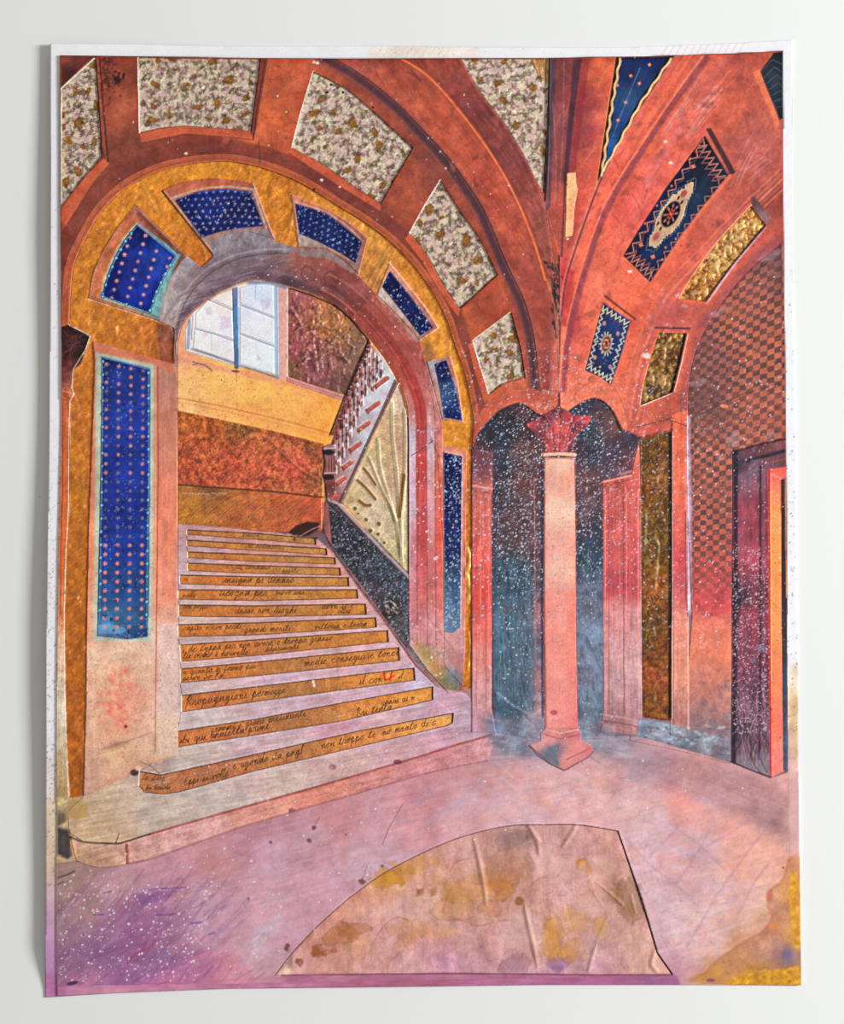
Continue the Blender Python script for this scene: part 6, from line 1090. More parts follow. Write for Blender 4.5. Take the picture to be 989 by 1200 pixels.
fill(CAP_STAR, [(622, 498, (176, 70, 76)), (640, 495, (110, 44, 54)), (632, 505, (130, 56, 66)), (655, 480, (96, 46, 56)), (655, 500, (222, 84, 80)), (670, 490, (196, 70, 76)), (690, 490, (206, 72, 74)), (675, 500, (120, 50, 60)), (655, 520, (214, 86, 86)), (645, 530, (176, 76, 80)), (668, 525, (140, 50, 62))], mot=0.3, msc=6)
for pts in ([(656, 480), (655, 500), (654, 530)], [(620, 498), (634, 500), (646, 510), (650, 530)], [(692, 489), (678, 492), (668, 504), (664, 528)], [(640, 488), (646, 500), (648, 528)], [(672, 487), (666, 500), (660, 528)]):
    stroke(catmull(pts, 3), 2.0, (220, 84, 80), 0.6, 1.2); stroke([(x + 1.6, y + .5) for x, y in catmull(pts, 3)], 1.0, (70, 28, 40), 0.6, 0.8)
stroke([(636, 533), (655, 531.5), (674, 533)], 4.0, (246, 178, 152), 0.97, 0.9); stroke([(637, 538), (655, 536.5), (674, 538)], 1.4, (176, 90, 80), 0.7, 1.0); stroke([(637, 529.5), (673, 529.5)], 1.2, (120, 40, 50), 0.7, 0.8)
fill(COLBASE, [(650, 862, (226, 136, 134)), (675, 862, (206, 116, 118)), (628, 874, (214, 150, 152)), (640, 885, (120, 116, 132)), (650, 880, (110, 112, 130)), (662, 890, (226, 140, 134)), (680, 880, (226, 136, 136)), (690, 880, (206, 116, 122)), (640, 872, (226, 150, 146))], mot=0.1, warp=3)
fill([(642, 876), (656, 872), (652, 884), (656, 898), (644, 892), (638, 886)], (110, 116, 134), 0.85, soft=1.0, mot=0.25)
stroke([(636, 860), (656, 866), (680, 861)], 1.6, (176, 90, 100), 0.7, 1.0); stroke([(640, 855), (657, 859), (678, 855)], 1.8, (240, 170, 164), 0.8, 1.0); stroke([(664, 890), (694, 876)], 1.4, (176, 84, 92), 0.7, 1.0); stroke([(620, 874), (645, 895), (661, 903), (690, 887), (695, 880)], 1.6, (120, 70, 86), 0.7, 1.2)

# ---------------------------------------------------------------- spatter of white paint, print outline, hairline marks
NICHE_SP = [(556, 440), (760, 440), (800, 520), (800, 700), (750, 760), (580, 740), (556, 620)]
def dens(x, y):
    a = math.exp(-((x - 650) / 90) ** 2 - ((y - 560) / 110) ** 2) + 0.5 * math.exp(-((x - 600) / 40) ** 2 - ((y - 650) / 90) ** 2)
    return min(1.0, a * 1.2 + 0.04)
specks([(540, 400), (800, 400), (830, 700), (740, 860), (560, 860)], 17000, (188, 196, 214), (0.28, 1.0), (0.3, 1.0), prob=dens)
specks([(740, 400), (920, 300), (920, 760), (740, 760)], 1700, (226, 206, 214), (0.3, 0.95), (0.35, 0.9), prob=lambda x, y: 0.25 + 0.75 * (y > 430) * (1 - 0.6 * (x > 900)))
specks([(858, 640), (902, 640), (902, 860), (858, 860)], 1500, (214, 176, 190), (0.28, 0.9), (0.35, 0.9))
specks([(71, 66), (560, 66), (620, 300), (640, 460), (560, 540), (480, 500), (330, 270), (75, 300)], 420, (226, 206, 200), (0.3, 1.0), (0.35, 0.9), prob=lambda x, y: 0.3 + 0.7 * (x > 420))
specks([(300, 280), (430, 320), (519, 460), (519, 720), (480, 720), (478, 470), (420, 380), (300, 330)], 520, (232, 220, 224), (0.3, 1.0), (0.4, 0.95))
specks([(600, 500), (700, 500), (700, 900), (600, 900)], 500, (222, 206, 212), (0.3, 0.8), (0.3, 0.8))
specks([(150, 860), (600, 850), (900, 920), (700, 960), (480, 1000), (300, 1150), (70, 1150), (70, 1020), (300, 960)], 1500, (238, 230, 238), (0.35, 1.1), (0.4, 0.95), prob=lambda x, y: 0.9 if x < 330 else 0.45)
specks([(70, 1040), (250, 1030), (230, 1150), (70, 1150)], 420, (236, 226, 238), (0.4, 1.35), (0.4, 0.9))
for (x, y, r) in ((218, 180, 2), (368, 73, 2), (377, 211, 2), (398, 219, 1.5), (512, 653, 1.8), (510, 655, 2), (665, 280, 1.5), (780, 166, 2), (786, 191, 2.4), (738, 318, 2.6), (757, 417, 5)):
    blob(x, y, r, r * .7, (240, 220, 212), 0.8, 0.2, 0.6, warp=0.3)
# ---------------------------------------------------------------- paper border
MARGIN = [PRINT_T + PRINT_R[1:] + [(960, 903), (960, 1190), (30, 1190), (67, 1158)] + PRINT_L[::-1][1:-1]]
fill([(44, 38), (948, 38), (948, 904), (940, 1176), (44, 1176)], (236, 235, 240), mot=0.02, fine=0.02, holes=MARGIN)
def clipped(f):
    keep = C.copy(); f()
    m = raster([PRINT_T + PRINT_R[1:] + [(925, 1000), (926, 1143), (800, 1143), (67, 1156)] + PRINT_L[::-1][1:-1]], 0, CW, 0, CH)[..., None]
    C[:] = C * (1 - m) + keep * m
def paint_margin():
    bl = [(59, 960, (226, 205, 180)), (59, 1010, (222, 196, 170)), (59, 1060, (205, 165, 185)), (59, 1110, (200, 150, 195)), (59, 1165, (180, 120, 180)), (59, 900, (230, 222, 222)), (59, 860, (236, 232, 238))]
    fill([(50, 850), (69, 850), (69, 1172), (50, 1172)], bl, soft=4, mot=0.06)
    fill([(50, 1140), (150, 1140), (330, 1136), (560, 1136), (790, 1137), (800, 1160), (560, 1165), (330, 1170), (50, 1175)],
         [(60, 1160, (190, 120, 175)), (120, 1156, (205, 140, 160)), (200, 1152, (205, 130, 165)), (330, 1150, (190, 120, 155)), (450, 1150, (178, 100, 132)), (600, 1150, (180, 108, 142)), (700, 1150, (172, 96, 140)), (770, 1148, (168, 100, 148))], soft=1.5, mot=0.1, ang=0)
    br = [(930, 790, (225, 205, 190)), (930, 830, (215, 180, 140)), (930, 870, (212, 175, 145)), (930, 905, (215, 170, 165))]
    fill([(921, 780), (942, 780), (942, 912), (921, 912)], br, soft=3, mot=0.2)
    fill([(430, 50), (560, 50), (560, 67), (430, 67)], (240, 222, 205), 0.6, soft=4)
    for k in range(10): stroke([(440 + 9 * k, 66), (448 + 9 * k, 54)], 0.8, (225, 170, 140), 0.45, 0.8)
    for k in range(12): stroke([(775 + 8 * k, 66), (785 + 8 * k, 48)], 0.9, (235, 150, 130), 0.45, 1.0)
    specks([(55, 470), (72, 470), (69, 1040), (54, 1040)], 900, (95, 55, 40), (0.3, 0.8), (0.25, 0.7), prob=lambda x, y: min(1, (y - 440) / 260))
    specks([(58, 120), (72, 120), (72, 480), (58, 480)], 40, (110, 80, 70), (0.3, 0.9), (0.3, 0.7))
    specks([(918, 300), (932, 300), (936, 860), (923, 860)], 420, (75, 45, 35), (0.3, 0.9), (0.3, 0.8), prob=lambda x, y: 0.3 + 0.7 * (y > 520))
    specks([(430, 53), (620, 54), (620, 68), (430, 68)], 30, (170, 90, 80), (0.3, 0.8), (0.3, 0.7))
clipped(paint_margin)

for k in range(1, len(PRINT_T)): stroke([PRINT_T[k - 1], PRINT_T[k]], 1.0, (60, 44, 36), 0.8, 0.6)
stroke(PRINT_R[:6], 1.0, (70, 52, 40), 0.75, 0.7); stroke(PRINT_L[:3], 0.9, (90, 100, 84), 0.7, 0.6)
stroke([(917, 60), (918, 150)], 1.6, (40, 70, 50), 0.8, 0.7)
stroke([(928.6, 47), (928.6, 332)], 1.0, (150, 140, 130), 0.7, 0.7)
# paper grain, pigment mottling and the crisp edges of dried paint
X, Y = grid_xy(0, CW, 0, CH)
pm = raster([PRINT], 0, CW, 0, CH)
for pl, k in ((FLOOR, 0.55), (WIN, 0.25), (WALL_IN, 0.8), (TREADZONE, 0.75), (SHAFT, 0.6), (P0F, 0.7)): pm *= 1 - (1 - k) * raster([pl], 0, CW, 0, CH)
pm = blur(pm, 2)
g1 = vn(X / 0.9, Y / 0.9, 1) - 0.5; g2 = fbm(X, Y, 3.2, 2, 2) - 0.5; g3 = fbm(X, Y, 9, 3, 3) - 0.5
lum = 1 + pm * (0.10 * g1 + 0.13 * g2 + 0.12 * g3)
hue = pm * (fbm(X, Y, 7, 0, 3) - 0.5) * 0.05
C *= lum[..., None]; C[..., 0] += hue * 0.5; C[..., 2] -= hue
pits = np.clip((fbm(X, Y, 6.0, 1, 3) - 0.76) * 9, 0, 1) * pm * 0.16
C *= (1 - pits)[..., None]
del X, Y, g1, g2, g3, lum, hue, pits
for ch in range(3):
    c0 = C[..., ch]; c0 = c0 + 0.45 * (c0 - blur(c0, 2)) * (0.3 + 0.7 * pm) + 0.30 * (c0 - blur(blur(c0, 10), 10)) * pm
    C[..., ch] = c0
C[:] = np.clip(C, 0.012, 1)
Z[:] = blur(Z, 1)

# ---------------------------------------------------------------- materials (node based)
def new_mat(name):
    m = bpy.data.materials.new(name); m.use_nodes = True
    return m, m.node_tree.nodes, m.node_tree.links, m.node_tree.nodes['Principled BSDF']

def piece_mat(name, rough=0.5, spec=0.35, grain=0.06, gscale=5200.0, bump=0.10, bscale=2600.0, metallic=0.0, coat=0.0, rvar=0.12):
    m, n, l, b = new_mat(name)
    at = n.new('ShaderNodeAttribute'); at.attribute_name = 'paint'
    tc = n.new('ShaderNodeTexCoord')
    mp = n.new('ShaderNodeMapping'); l.new(tc.outputs['Object'], mp.inputs['Vector'])
    ns = n.new('ShaderNodeTexNoise'); ns.inputs['Scale'].default_value = gscale; ns.inputs['Detail'].default_value = 2; l.new(mp.outputs['Vector'], ns.inputs['Vector'])
    mr = n.new('ShaderNodeMapRange'); mr.inputs['From Min'].default_value = 0.3; mr.inputs['From Max'].default_value = 0.7; mr.inputs['To Min'].default_value = 1 - grain; mr.inputs['To Max'].default_value = 1 + grain
    l.new(ns.outputs['Fac'], mr.inputs['Value'])
    mx = n.new('ShaderNodeVectorMath'); mx.operation = 'SCALE'; l.new(at.outputs['Color'], mx.inputs[0]); l.new(mr.outputs['Result'], mx.inputs['Scale'])
    l.new(mx.outputs['Vector'], b.inputs['Base Color'])
    n2 = n.new('ShaderNodeTexNoise'); n2.inputs['Scale'].default_value = bscale; n2.inputs['Detail'].default_value = 3; l.new(mp.outputs['Vector'], n2.inputs['Vector'])
    bp = n.new('ShaderNodeBump'); bp.inputs['Strength'].default_value = bump; bp.inputs['Distance'].default_value = 0.0002; l.new(n2.outputs['Fac'], bp.inputs['Height']); l.new(bp.outputs['Normal'], b.inputs['Normal'])
    n3 = n.new('ShaderNodeTexNoise'); n3.inputs['Scale'].default_value = 90.0; n3.inputs['Detail'].default_value = 4; l.new(mp.outputs['Vector'], n3.inputs['Vector'])
    r2 = n.new('ShaderNodeMapRange'); r2.inputs['To Min'].default_value = rough - rvar; r2.inputs['To Max'].default_value = rough + rvar; l.new(n3.outputs['Fac'], r2.inputs['Value']); l.new(r2.outputs['Result'], b.inputs['Roughness'])
    b.inputs['Specular IOR Level'].default_value = spec; b.inputs['Metallic'].default_value = metallic; b.inputs['Coat Weight'].default_value = coat; b.inputs['Coat Roughness'].default_value = 0.3
    return m
M_PAPER = piece_mat('white_paper', 0.7, 0.2, 0.02, bump=0.05)
M_PRINT = piece_mat('painted_print', 0.55, 0.3, 0.07)
M_CLOTH = piece_mat('printed_cloth', 0.8, 0.15, 0.10, 4200.0, 0.25, 3400.0)
M_GOLD = piece_mat('gold_leaf', 0.42, 0.5, 0.10, 3000.0, 0.25, 2200.0, metallic=0.25)
M_LEATHER = piece_mat('embossed_leather', 0.42, 0.45, 0.10, 3600.0, 0.3, 1800.0, coat=0.15)
M_OLD = piece_mat('old_letter_paper', 0.75, 0.2, 0.08, 4200.0, 0.2, 2400.0)

# ---------------------------------------------------------------- the white surface under the sheet
def table_mat():
    m, n, l, b = new_mat('white_lacquer')
    tc = n.new('ShaderNodeTexCoord')
    a = n.new('ShaderNodeTexNoise'); a.inputs['Scale'].default_value = 600.0; a.inputs['Detail'].default_value = 4; l.new(tc.outputs['Object'], a.inputs['Vector'])
    v = n.new('ShaderNodeTexVoronoi'); v.inputs['Scale'].default_value = 42.0; l.new(tc.outputs['Object'], v.inputs['Vector'])
    cr = n.new('ShaderNodeMapRange'); cr.inputs['From Min'].default_value = 0.008; cr.inputs['From Max'].default_value = 0.020; cr.inputs['To Min'].default_value = 0.62; cr.inputs['To Max'].default_value = 0.0; l.new(v.outputs['Distance'], cr.inputs['Value'])
    sep = n.new('ShaderNodeSeparateColor'); l.new(v.outputs['Color'], sep.inputs['Color'])
    gt = n.new('ShaderNodeMath'); gt.operation = 'GREATER_THAN'; gt.inputs[1].default_value = 0.80; l.new(sep.outputs['Red'], gt.inputs[0])
    mu = n.new('ShaderNodeMath'); mu.operation = 'MULTIPLY'; l.new(gt.outputs[0], mu.inputs[0]); l.new(cr.outputs['Result'], mu.inputs[1])
    r = n.new('ShaderNodeMix'); r.data_type = 'RGBA'; r.inputs[6].default_value = (0.80, 0.81, 0.80, 1); r.inputs[7].default_value = (0.45, 0.42, 0.39, 1); l.new(mu.outputs[0], r.inputs[0])
    l.new(r.outputs[2], b.inputs['Base Color'])
    bp = n.new('ShaderNodeBump'); bp.inputs['Strength'].default_value = 0.06; bp.inputs['Distance'].default_value = 0.0004; l.new(a.outputs['Fac'], bp.inputs['Height']); l.new(bp.outputs['Normal'], b.inputs['Normal'])
    b.inputs['Roughness'].default_value = 0.5; b.inputs['Specular IOR Level'].default_value = 0.25
    return m
def table():
    w, d, t, r = 0.46, 0.40, 0.03, 0.006
    me = bpy.data.meshes.new('table_top')
    import bmesh
    bm = bmesh.new(); bmesh.ops.create_cube(bm, size=1.0)
    for v in bm.verts: v.co = (v.co.x * 2 * w, v.co.y * 2 * d, v.co.z * t - t / 2)
    bmesh.ops.bevel(bm, geom=list(bm.edges), offset=r, segments=3, affect='EDGES', profile=0.5)
    bm.to_mesh(me); bm.free(); me.materials.append(table_mat())
    o = bpy.data.objects.new('table_top', me); col_main.objects.link(o)
    o['kind'] = 'structure'; o['label'] = 'plain white table surface under the collage sheet'
    return o
table()

# ---------------------------------------------------------------- the sheet and everything glued on it
def sstep(a, b, x):
    t = np.clip((x - a) / (b - a), 0, 1); return t * t * (3 - 2 * t)
def lift(x, y):
    """the sheet bows off the table along its left edge (sheet pixels)"""
    f = (0.62 + 0.38 * sstep(60, 330, y)) * (1 - 0.93 * sstep(1095, 1168, y)) * (0.85 + 0.15 * np.sin(y / 95.0))
    h = 15.0 * f * np.exp(-((np.maximum(x, 50) - 50) / 120.0) ** 2)
    h = h + 2.2 * np.exp(-((y - 48) / 34.0) ** 2) * (0.5 + 0.5 * np.sin(x / 70.0)) * sstep(120, 320, x) * 0.6
    h = h + 1.0 * np.exp(-((x - 935) / 30.0) ** 2) * (0.5 + 0.5 * np.sin(y / 60.0 + 1.0))
    return h
CL = np.where(C <= 0.04045, C / 12.92, ((C + 0.055) / 1.055) ** 2.4).astype(np.float32)
def sample(A, x, y):
    fx = np.clip((x - OX) * S - 0.5, 0, CW - 1.01); fy = np.clip((y - OY) * S - 0.5, 0, CH - 1.01)
    xi = fx.astype(int); yi = fy.astype(int); u = (fx - xi).astype(np.float32); v = (fy - yi).astype(np.float32)
    if A.ndim == 3: u = u[:, None]; v = v[:, None]
    return (A[yi, xi] * (1 - u) + A[yi, xi + 1] * u) * (1 - v) + (A[yi + 1, xi] * (1 - u) + A[yi + 1, xi + 1] * u) * v

def pip(X, Y, polys):
    r = np.zeros(X.shape, bool)
    for poly in polys:
        p = np.array(poly, float)
        for i in range(len(p)):
            a, b = p[i - 1], p[i]
            if a[1] == b[1]: continue
            if a[1] > b[1]: a, b = b, a
            j0 = np.searchsorted(Y[:, 0], a[1], 'right'); j1 = np.searchsorted(Y[:, 0], b[1], 'right')
            if j1 <= j0: continue
            xc = a[0] + (b[0] - a[0]) * (Y[j0:j1, 0] - a[1]) / (b[1] - a[1])
            r[j0:j1] ^= X[j0:j1] < xc[:, None]
    return r

SHEET_T = 1.2
def piece(name, poly, parent, mat, z=2.0, sp=1.1, holes=(), th=None, label=None, relief=1.0, kind=None):
    """one cut-out of the collage: a thin slab with its own outline, thickness and relief"""
    z = z + 0.006 * (len(PIECES) % 9)                                       # no two overlapping cut-outs share a plane
    polys = [[tuple(q) for q in poly]] + [[tuple(q) for q in h] for h in holes]
    P = np.array(polys[0], float); lo = P.min(0); hi = P.max(0)
    nx = max(int(math.ceil((hi[0] - lo[0]) / sp)), 2); ny = max(int(math.ceil((hi[1] - lo[1]) / sp)), 2)
    gx = np.linspace(lo[0], hi[0], nx + 1); gy = np.linspace(lo[1], hi[1], ny + 1)
    CX, CY = np.meshgrid((gx[1:] + gx[:-1]) / 2, (gy[1:] + gy[:-1]) / 2)
    keep = pip(CX, CY, polys)
    jj, ii = np.nonzero(keep)
    if len(jj) == 0: return None
    W = nx + 1
    a = jj * W + ii; q = np.stack([a + W, a + W + 1, a + 1, a], 1)          # counter-clockwise seen from above (y points down in the picture)
    used = np.unique(q); remap = np.full(W * (ny + 1), -1, np.int64); remap[used] = np.arange(len(used)); q = remap[q]
    vx = gx[used % W]; vy = gy[used // W]
    e = np.stack([q, np.roll(q, -1, 1)], 2).reshape(-1, 2); N = len(used)
    code = e[:, 0] * N + e[:, 1]; rev = e[:, 1] * N + e[:, 0]
    bd = e[~np.isin(code, rev)]
    bv = np.unique(bd)
    # pull the rim onto the true outline
    A = np.concatenate([np.array(p, float) for p in polys]); B = np.concatenate([np.roll(np.array(p, float), -1, 0) for p in polys])
    for s0 in range(0, len(bv), 2000):
        k = bv[s0:s0 + 2000]; px = vx[k][:, None]; py = vy[k][:, None]
        d = B - A; L = (d ** 2).sum(1) + 1e-9
        t = np.clip(((px - A[:, 0]) * d[:, 0] + (py - A[:, 1]) * d[:, 1]) / L, 0, 1)
        cx = A[:, 0] + t * d[:, 0]; cy = A[:, 1] + t * d[:, 1]
        m = np.argmin((px - cx) ** 2 + (py - cy) ** 2, 1); r = np.arange(len(k))
        dist = np.hypot(px[:, 0] - cx[r, m], py[:, 0] - cy[r, m]); ok = dist < sp * 1.2
        vx[k] = np.where(ok, cx[r, m], vx[k]); vy[k] = np.where(ok, cy[r, m], vy[k])
    base = lift(vx, vy) + SHEET_T
    vz = base + z + relief * sample(Z, vx, vy)
    if name == 'paper_sheet': vz = base
    bx, by = vx[bv], vy[bv]; th = th or z
    bz = lift(bx, by) + SHEET_T + z - th if name != 'paper_sheet' else lift(bx, by)
    low = np.full(N, -1, np.int64); low[bv] = N + np.arange(len(bv))
    skirt = np.stack([bd[:, 1], bd[:, 0], low[bd[:, 0]], low[bd[:, 1]]], 1)
    X = np.r_[vx, bx]; Y = np.r_[vy, by]; ZZ = np.r_[vz, bz]
    co = np.stack([(X - 494.5) * PXM, (600.0 - Y) * PXM, ZZ * PXM], 1)
    cen = np.array([(co[:N, 0].min() + co[:N, 0].max()) / 2, (co[:N, 1].min() + co[:N, 1].max()) / 2, co[:, 2].min()])
    F = np.concatenate([q, skirt]); nf = len(F)
    me = bpy.data.meshes.new(name)
    me.vertices.add(len(co)); me.vertices.foreach_set('co', (co - cen).astype(np.float32).ravel())
    me.loops.add(nf * 4); me.loops.foreach_set('vertex_index', F.astype(np.int32).ravel())
    me.polygons.add(nf); me.polygons.foreach_set('loop_start', np.arange(0, nf * 4, 4, dtype=np.int32))
    sm = np.zeros(nf, bool); sm[:len(q)] = True; me.polygons.foreach_set('use_smooth', sm)
    at = me.attributes.new('paint', 'FLOAT_COLOR', 'POINT')
    rgb = sample(CL, X, Y); rgb[N:] = rgb[N:] * 0.4 + 0.42
    at.data.foreach_set('color', np.c_[rgb, np.ones(len(rgb), np.float32)].astype(np.float32).ravel())
    me.update(calc_edges=True); me.materials.append(mat)
    o = bpy.data.objects.new(name, me); col_main.objects.link(o)
    o['_c'] = [float(v) for v in cen]
    o.parent = parent; pc = np.array(parent['_c']) if '_c' in parent else np.zeros(3)
    o.location = tuple(cen - pc)
    if label: o['label'] = label
    if kind: o['kind'] = kind
    PIECES.append(o)
    return o
PIECES = []

art = bpy.data.objects.new('collage_artwork', None); col_main.objects.link(art)
art['_c'] = [0.0, 0.0, 0.0]; art.empty_display_size = 0.05
art['label'] = 'mixed-media collage of a vaulted stair hall on a white-edged paper sheet'; art['category'] = 'artwork'

def part(name, poly, z=2.0, mat=None, parent=None, **k):
    return piece(name, poly, parent or art, mat or M_PRINT, z, **k)
def rect_along(x0, y0, x1, y1, w):
    d = math.hypot(x1 - x0, y1 - y0); nx_, ny_ = -(y1 - y0) / d * w / 2, (x1 - x0) / d * w / 2
    return [(x0 + nx_, y0 + ny_), (x1 + nx_, y1 + ny_), (x1 - nx_, y1 - ny_), (x0 - nx_, y0 - ny_)]

part('paper_sheet', SHEET, 0.0, M_PAPER, sp=1.7, th=SHEET_T, relief=0, label='white paper sheet, its lower edges stained pink and gold')

# vault
V_LEFT = PRINT_T[:5] + [(646, 68.2), (642, 250), (657, 300), (658, 470), (655, 484), (640, 490)] + catmull([(629, 485), (609, 473), (585, 483), (566, 503), (556, 528)], 4) + [(553, 524)] + GO[::-1] + [(73, 384), (72.5, 300), (72, 180)]
vault = part('vault', V_LEFT, 3.0, holes=FLORALS, label='terracotta painted vault with window cut-outs')
for k, (f, t) in enumerate(zip(FLORALS, ('narrow sprigged cloth at the top left corner', 'widest sprigged cloth panel, second from the left', 'sprigged cloth panel over the crown of the arch', 'sprigged cloth panel left of the big rib', 'smallest sprigged cloth panel, lowest of the row', 'triangular sprigged cloth panel at the top centre'))):
    part('floral_cloth', f, 0.5, M_CLOTH, vault, sp=1.0, label=t)
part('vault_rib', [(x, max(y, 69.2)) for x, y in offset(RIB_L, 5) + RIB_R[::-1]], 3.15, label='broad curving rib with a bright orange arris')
V_RIGHT = [(642, 68)] + PRINT_T[5:] + [(918, 250), (918, 284)] + CHK_ARC + [(806, 500), (786, 492), (750, 502), (738, 505), (728, 505)] + catmull([(728, 505), (715, 478), (697, 467), (677, 474), (657, 490)], 4) + [(654, 470), (654, 300), (638, 250)]
vr = part('vault', V_RIGHT, 2.9, holes=[G1, G2], label='coral painted side vault')
for c, t in ((C1, 'large navy carpet panel with a medallion'), (C2, 'small blue carpet panel with a cream zigzag edge'), (C3, 'corner of a dark carpet panel')):
    part('carpet_panel', c, 3.05, M_CLOTH, vr, sp=1.0, label=t)
part('starred_cloth', TRI, 3.0, M_CLOTH, vr, sp=1.0, label='navy triangle of cloth with scalloped cream edge')
part('patch', [(664, 203), (674.5, 202), (675, 214), (677, 222), (673, 246), (671, 276), (662, 279), (663, 240)], 3.2, parent=vr, label='pale peach paper scrap')
for g in (G1, G2): part('gold_panel', g, 0.5, M_GOLD, vr, sp=1.0, label='crumpled gold foil')

# gold arch, starred panels
gold = part('gold_arch', GOLD, 0.6, M_GOLD, sp=1.2, label='crinkled gold leaf arch')
for k, (fr, bl_, t) in enumerate(((P1F, P1, 'starred blue panel at the left haunch'), (P2F, P2, 'starred navy panel left of the crown'), (P3F, P3, 'starred navy panel right of the crown'), (P4F, P4, 'speckled navy panel at the right haunch'), (P5F, P5, 'small navy panel above the right pier'))):
    f = part('arch_panel', fr, 2.0, label=t); part('starred_cloth', bl_, 2.2, M_CLOTH, f, sp=1.0)
f = part('pilaster', P0F, 2.0, label='pink pilaster with a long starred blue panel'); part('starred_cloth', P0, 2.25, M_CLOTH, f, sp=1.0)
f = part('pilaster', P6F, 2.0, label='slim pilaster with a faded navy panel'); part('starred_cloth', P6, 2.2, M_CLOTH, f, sp=1.0)
part('capital', CAPITAL, 2.9, label='dark brown capital at the left edge')
part('pilaster', LPIL, 2.0, label='thin orange pilaster at the left edge')
part('arch_soffit', SOFFIT_OUT + [(519, 512), (479, 512)] + OPEN_ARC[::-1] + [(207, 428), (204, 384)], 1.9, label='grey and red painted underside of the arch')
part('arch_pier', JAMB_R, 1.95, label='streaked pink pier right of the stairs')

# inside the arch
wall = part('stairwell_wall', [q for q in OPEN_ARC if q[0] < 437] + [(437, 404), (407, 470), (394, 524), (379, 523), (208, 486)], 1.65, holes=[FLOWER], label='yellow stairwell wall')
win = part('stair_window', [(x, y) for x, y in WIN], 1.7, label='pale arched window with a blue mullion')
for q in ([(247, 350), (258, 344), (272, 339), (272, 361)], [(243, 352), (272, 364), (273, 397), (229, 384), (229, 367)], [(228, 387), (273, 400), (275, 425), (226, 408)], [(281, 337), (303, 331), (320, 335), (321, 371), (281, 355)], [(281, 359), (321, 375), (321, 404), (281, 390)], [(281, 393), (321, 408), (321, 438), (281, 426)]):
    part('window_pane', q, 1.85, parent=win)
part('window_mullion', [(272.5, 338), (279, 336), (280, 432), (275, 432)], 2.0, parent=win)
part('flower_leather', FLOWER, 0.5, M_LEATHER, wall, sp=1.0, label='maroon leather embossed with a flower')
rust = part('rust_leather', RUST1, 1.6, M_LEATHER, sp=1.0, label='mottled rust leather, upper strip')
part('rust_leather', RUST2, 1.65, M_LEATHER, sp=1.0, label='ribbed rust leather, lower strip')
part('lace_strip', [(336, 441), (370, 452), (408, 464), (405, 471), (370, 459), (336, 447)], 1.8, parent=wall)
part('dark_leaf', [(338, 624), (348, 615), (362, 611), (375, 613), (374, 620), (362, 627), (350, 629)], 1.9, label='dark leaf at the head of the stairs')
bal = part('balustrade', BALUS, 1.7, sp=1.0, label='white and maroon balustrade')
for (x, yt, yb) in BALUSTERS: part('baluster', [(x - 1.9, yt), (x + 1.9, yt), (x + 1.9, yb), (x - 1.9, yb)], 2.2, parent=bal, sp=0.9)
for (cx, cy, L) in BLOCKS:
    dx, dy = math.cos(-0.62) * L / 2, math.sin(-0.62) * L / 2
    part('step_block', rect_along(cx - dx, cy - dy, cx + dx, cy + dy, 6.0), 2.3, parent=bal, sp=0.9)
part('newel_post', NEWEL, 2.3, parent=bal, sp=1.0); part('hand_rail', RAILP, 2.3, parent=bal, sp=1.0)
part('leaf_panel', LEAFP, 0.5, M_LEATHER, sp=1.0, label='cream paper embossed with banana leaves')
part('stair_stringer', STRING, 1.7, sp=1.0, label='black speckled stair stringer')

# stairs
stair = part('staircase', TREADZONE, 1.6, holes=RISERS, label='flight of pale treads')
for k, r in enumerate(RISERS):
    part('stair_riser', r, 0.5, M_OLD, stair, sp=0.8, label='brown letter paper with handwriting')
def edges_of(k):
    r = RISERS[k]
    if k == 12: return r[:7], r[7:][::-1]
    n = len(r) // 2; return r[:n], r[n:][::-1]
for k in range(1, 13):
    up = edges_of(k - 1)[1]; dn = edges_of(k)[0]
    poly = [(up[0][0] - 1, up[0][1] + 0.4)] + [(x, y + 0.4) for x, y in up] + [(up[-1][0] + 5, up[-1][1] + 1)] + [(x, y - 0.4) for x, y in dn][::-1]
    part('stair_tread', poly, 1.7, parent=stair, sp=1.0)
step = part('landing_step', [(x, y - 1) for x, y in STEP_TOP] + STEP_BOT[::-1], 1.72, label='bottom step front, pink and terracotta')

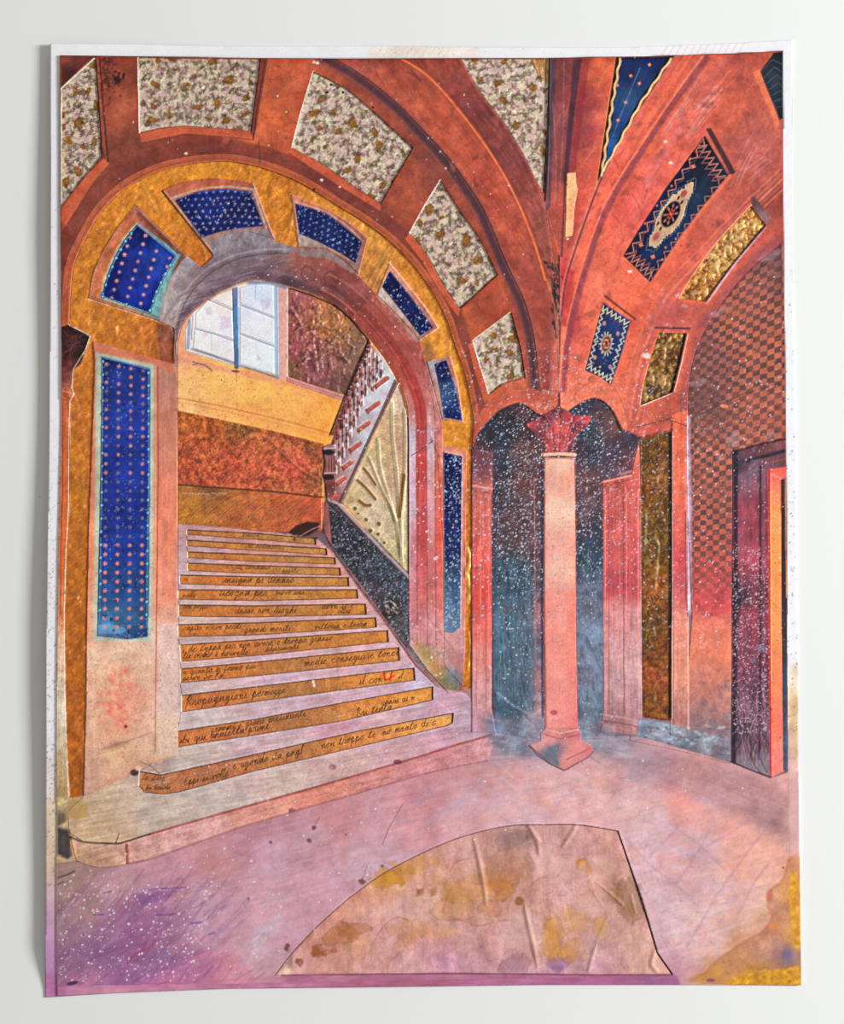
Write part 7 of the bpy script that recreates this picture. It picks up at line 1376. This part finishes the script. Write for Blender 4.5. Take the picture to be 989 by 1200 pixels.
# niche, column, right wall
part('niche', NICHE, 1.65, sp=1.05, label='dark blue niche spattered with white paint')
part('pilaster', PIL_L, 2.5, sp=1.05, label='coral pilaster left of the niche'); part('pilaster', [(x, y) for x, y in PIL_R], 1.75, sp=1.05, label='coral pilaster right of the column')
colm = part('column', SHAFT, 1.95, sp=1.05, label='pink column with red capital')
part('column_capital', CAP_STAR, 2.1, parent=colm, sp=1.0, label='red leafy capital'); part('column_collar', [(636, 531.5), (655, 529.5), (674, 531.5), (674, 536.5), (655, 535), (636, 536.5)], 2.2, parent=colm, sp=1.0); part('column_base', COLBASE, 2.05, parent=colm, sp=1.05)
part('checkered_wall', CHECKER, 1.8, sp=1.0, label='brown and coral checkered wall')
pier = part('wall_pier', JAMB, 1.9, label='orange strip of wall beside the gold foil')
part('gold_panel', G3, 0.6, M_GOLD, sp=1.0, label='tall strip of dark crumpled gold foil')
part('wall_footing', [(738, 842), (753, 843), (787, 848), (808, 856), (858, 866), (858, 896), (800, 881), (738, 868)], 1.72, label='grey blue footing of the right wall')
door = part('door', DOOR, 1.85, label='dark maroon door case')
part('door_reveal', [(901, 550), (921, 547), (921, 560), (916, 562), (916, 700), (918, 905), (903, 911), (902, 720)], 1.95, parent=door, label='glowing orange door edge'); part('door_gap', [(915.5, 562), (919.5, 562), (922, 700), (922.5, 902), (918, 902), (916, 720)], 2.0, parent=door)

# floor
FLOOR_CUT = [(67, 1002), (90, 1002)] + [(x, y - 5) for x, y in STEP_BOT[1:]] + [(578, 852), (640, 858), (700, 855), (752, 858), (857, 888), (903, 906)] + FLOOR[FLOOR.index((924, 905)):]
fl = part('floor_print', FLOOR_CUT, 1.6, sp=1.15, holes=[PATCH], label='pink and violet painted floor')
part('floor_patch', PATCH, 0.5, M_OLD, fl, sp=1.1, label='crumpled tan paper cut as a half dome')
# plain backing of the print, so no bare card shows between two pieces
part('print_backing', PRINT, 1.45, relief=0, sp=2.2, holes=FLORALS + [G1, G2, G3, FLOWER, PATCH, LEAFP, GOLD] + RISERS)
for o in PIECES + [art]:
    if '_c' in o: del o['_c']
